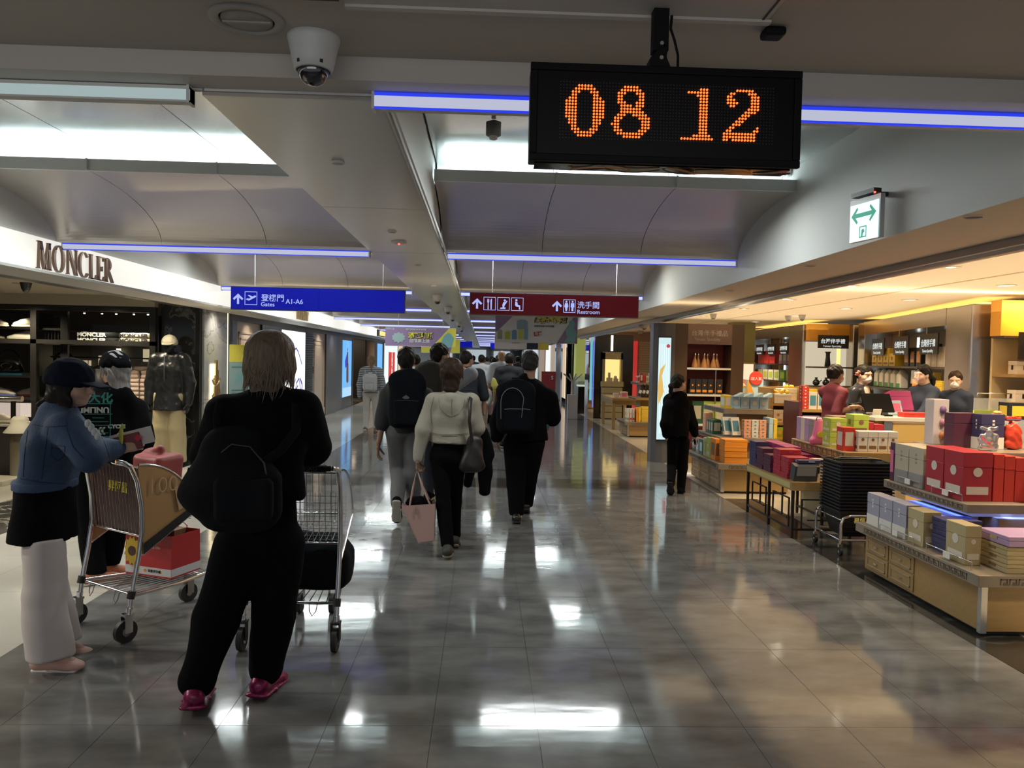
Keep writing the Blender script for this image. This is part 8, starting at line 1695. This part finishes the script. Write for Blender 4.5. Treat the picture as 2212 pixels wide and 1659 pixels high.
# oak table and orange-box display beyond the kiosk
t = thing('oak_side_table', 'bare oak table with tall square legs beyond the kiosk', 'table', (3.3, 18.4, 0)); xt0, xt1, yt0, yt1 = 2.98, 3.60, 17.6, 19.2
B(xt0, xt1, yt0, yt1, .67, .73).build('table_top', m_oak, t, bevel=.003); B(xt0 + .01, xt1 - .01, yt0 + .02, yt1 - .02, .57, .67).build('apron', m_oakd, t)
for x in (xt0 + .04, xt1 - .04):
    for y in (yt0 + .04, yt1 - .04): B(x - .035, x + .035, y - .035, y + .035, 0, .60).build('leg', m_oak, t)
GZ = 'goods beyond the kiosk'
pack('gift_box', 'pink and green gift box on the bare oak table', 'gift box', 2.95, 15.5, .73, .16, .12, .14, 'pale', 'pink', 1, GZ); pack('gift_box', 'small cream gift box on the bare oak table', 'gift box', 2.80, 15.6, .73, .12, .10, .10, 'pale', None, 1, GZ)
F_ = cabinet('oak display with orange boxes beyond the kiosk', 2.74, 3.36, 13.6, 14.6, .32, 2); tier(F_, 2.95, 3.40, 13.75, 14.6, .82, .05, m_oak); tier(F_, 3.0, 3.40, 13.8, 14.6, 1.14, .05, m_slab); B(3.10, 3.36, 14.0, 14.5, .32, .77).build('riser', m_oakd, F_); B(3.12, 3.36, 14.05, 14.5, .82, 1.09).build('riser', mat('riser_wine', (.14, .02, .03), .4), F_)
stack('flat_gift_box', 'orange yellow flat box on the display beyond the kiosk', 'gift box', 3.06, 13.66, .32, .26, .2, .045, 7, 'yel', None, 3, GZ)
for i in range(2): pack('gift_box', f'orange upright box beyond the kiosk, {"right" if i else "left"} one', 'gift box', 2.95 + .05 * i, 13.64, .32, .045, .22, .30, 'yel' if i else 'org', None, 0, GZ)
for i in range(3): pack('picture_box', f'white printed box beyond the kiosk, {nth(i)} from the aisle', 'box', 2.76 + .06 * i, 13.70, .32, .05, .2, .27, 'white', 'red' if i else 'grey', 0, GZ)
for i in range(4):
    c_ = Vector((3.02 + i * .075, 13.80, .838)); t = thing('wine_bottle', f'slanted dark wine bottle beyond the kiosk, {nth(i)} from the left', 'bottle', c_, 'slanted wine bottles'); u_ = Vector((.35, 0, .94)).normalized()
    MB().cyl(c_ + Z3 * .02, c_ + Z3 * .02 + u_ * .17, .028, 12).cyl(c_ + Z3 * .02 + u_ * .17, c_ + Z3 * .02 + u_ * .21, .028, 12, .011).cyl(c_ + Z3 * .02 + u_ * .21, c_ + Z3 * .02 + u_ * .27, .011, 10).build('bottle', mat('bottle_green', (.02, .04, .02), .1), t); MB().cyl(c_ + Z3 * .02 + u_ * .06, c_ + Z3 * .02 + u_ * .13, .0285, 12).build('label_paper', m_wp, t)
for i in range(6): pack('carton', f'upright carton on the top board beyond the kiosk, {nth(i)} from the left', 'carton', 2.99 + i * .062, 13.84, 1.14, .055, .12, .14 + .03 * ((i * 2) % 3), ('pale', 'mag', 'red', 'white', 'white', 'sky')[i], ('crim', 'pale', None, 'grey', 'grey', 'teal')[i], 1, GZ)
for o in [F_] + [o for o in COL.objects if o.get('group') in (GZ, 'slanted wine bottles')]: o.location += Vector((.26, 2.3, 0))
struct('wall_red_cosmetics', B(4.3, 4.7, 23.4, 23.5, 0, 2.2), emi('red_poster_far', (.65, .03, .03), .7)); struct('wall_lattice', B(4.8, 5.9, 23.6, 23.7, 0, 2.2), stripes('lattice', (.38, .34, .24), (.28, .24, .16), 14, 2))
t = thing('glass_rack', 'pale glass rack with small items before the cream lattice wall', 'rack', (4.6, 18.5, 0)); B(4.3, 5.1, 18.4, 18.8, 0, .95).build('body', mat('rack_pale', (.5, .48, .42), .3), t); B(4.3, 5.1, 18.4, 18.8, .95, 1.2).build('glass', m_acr, t)
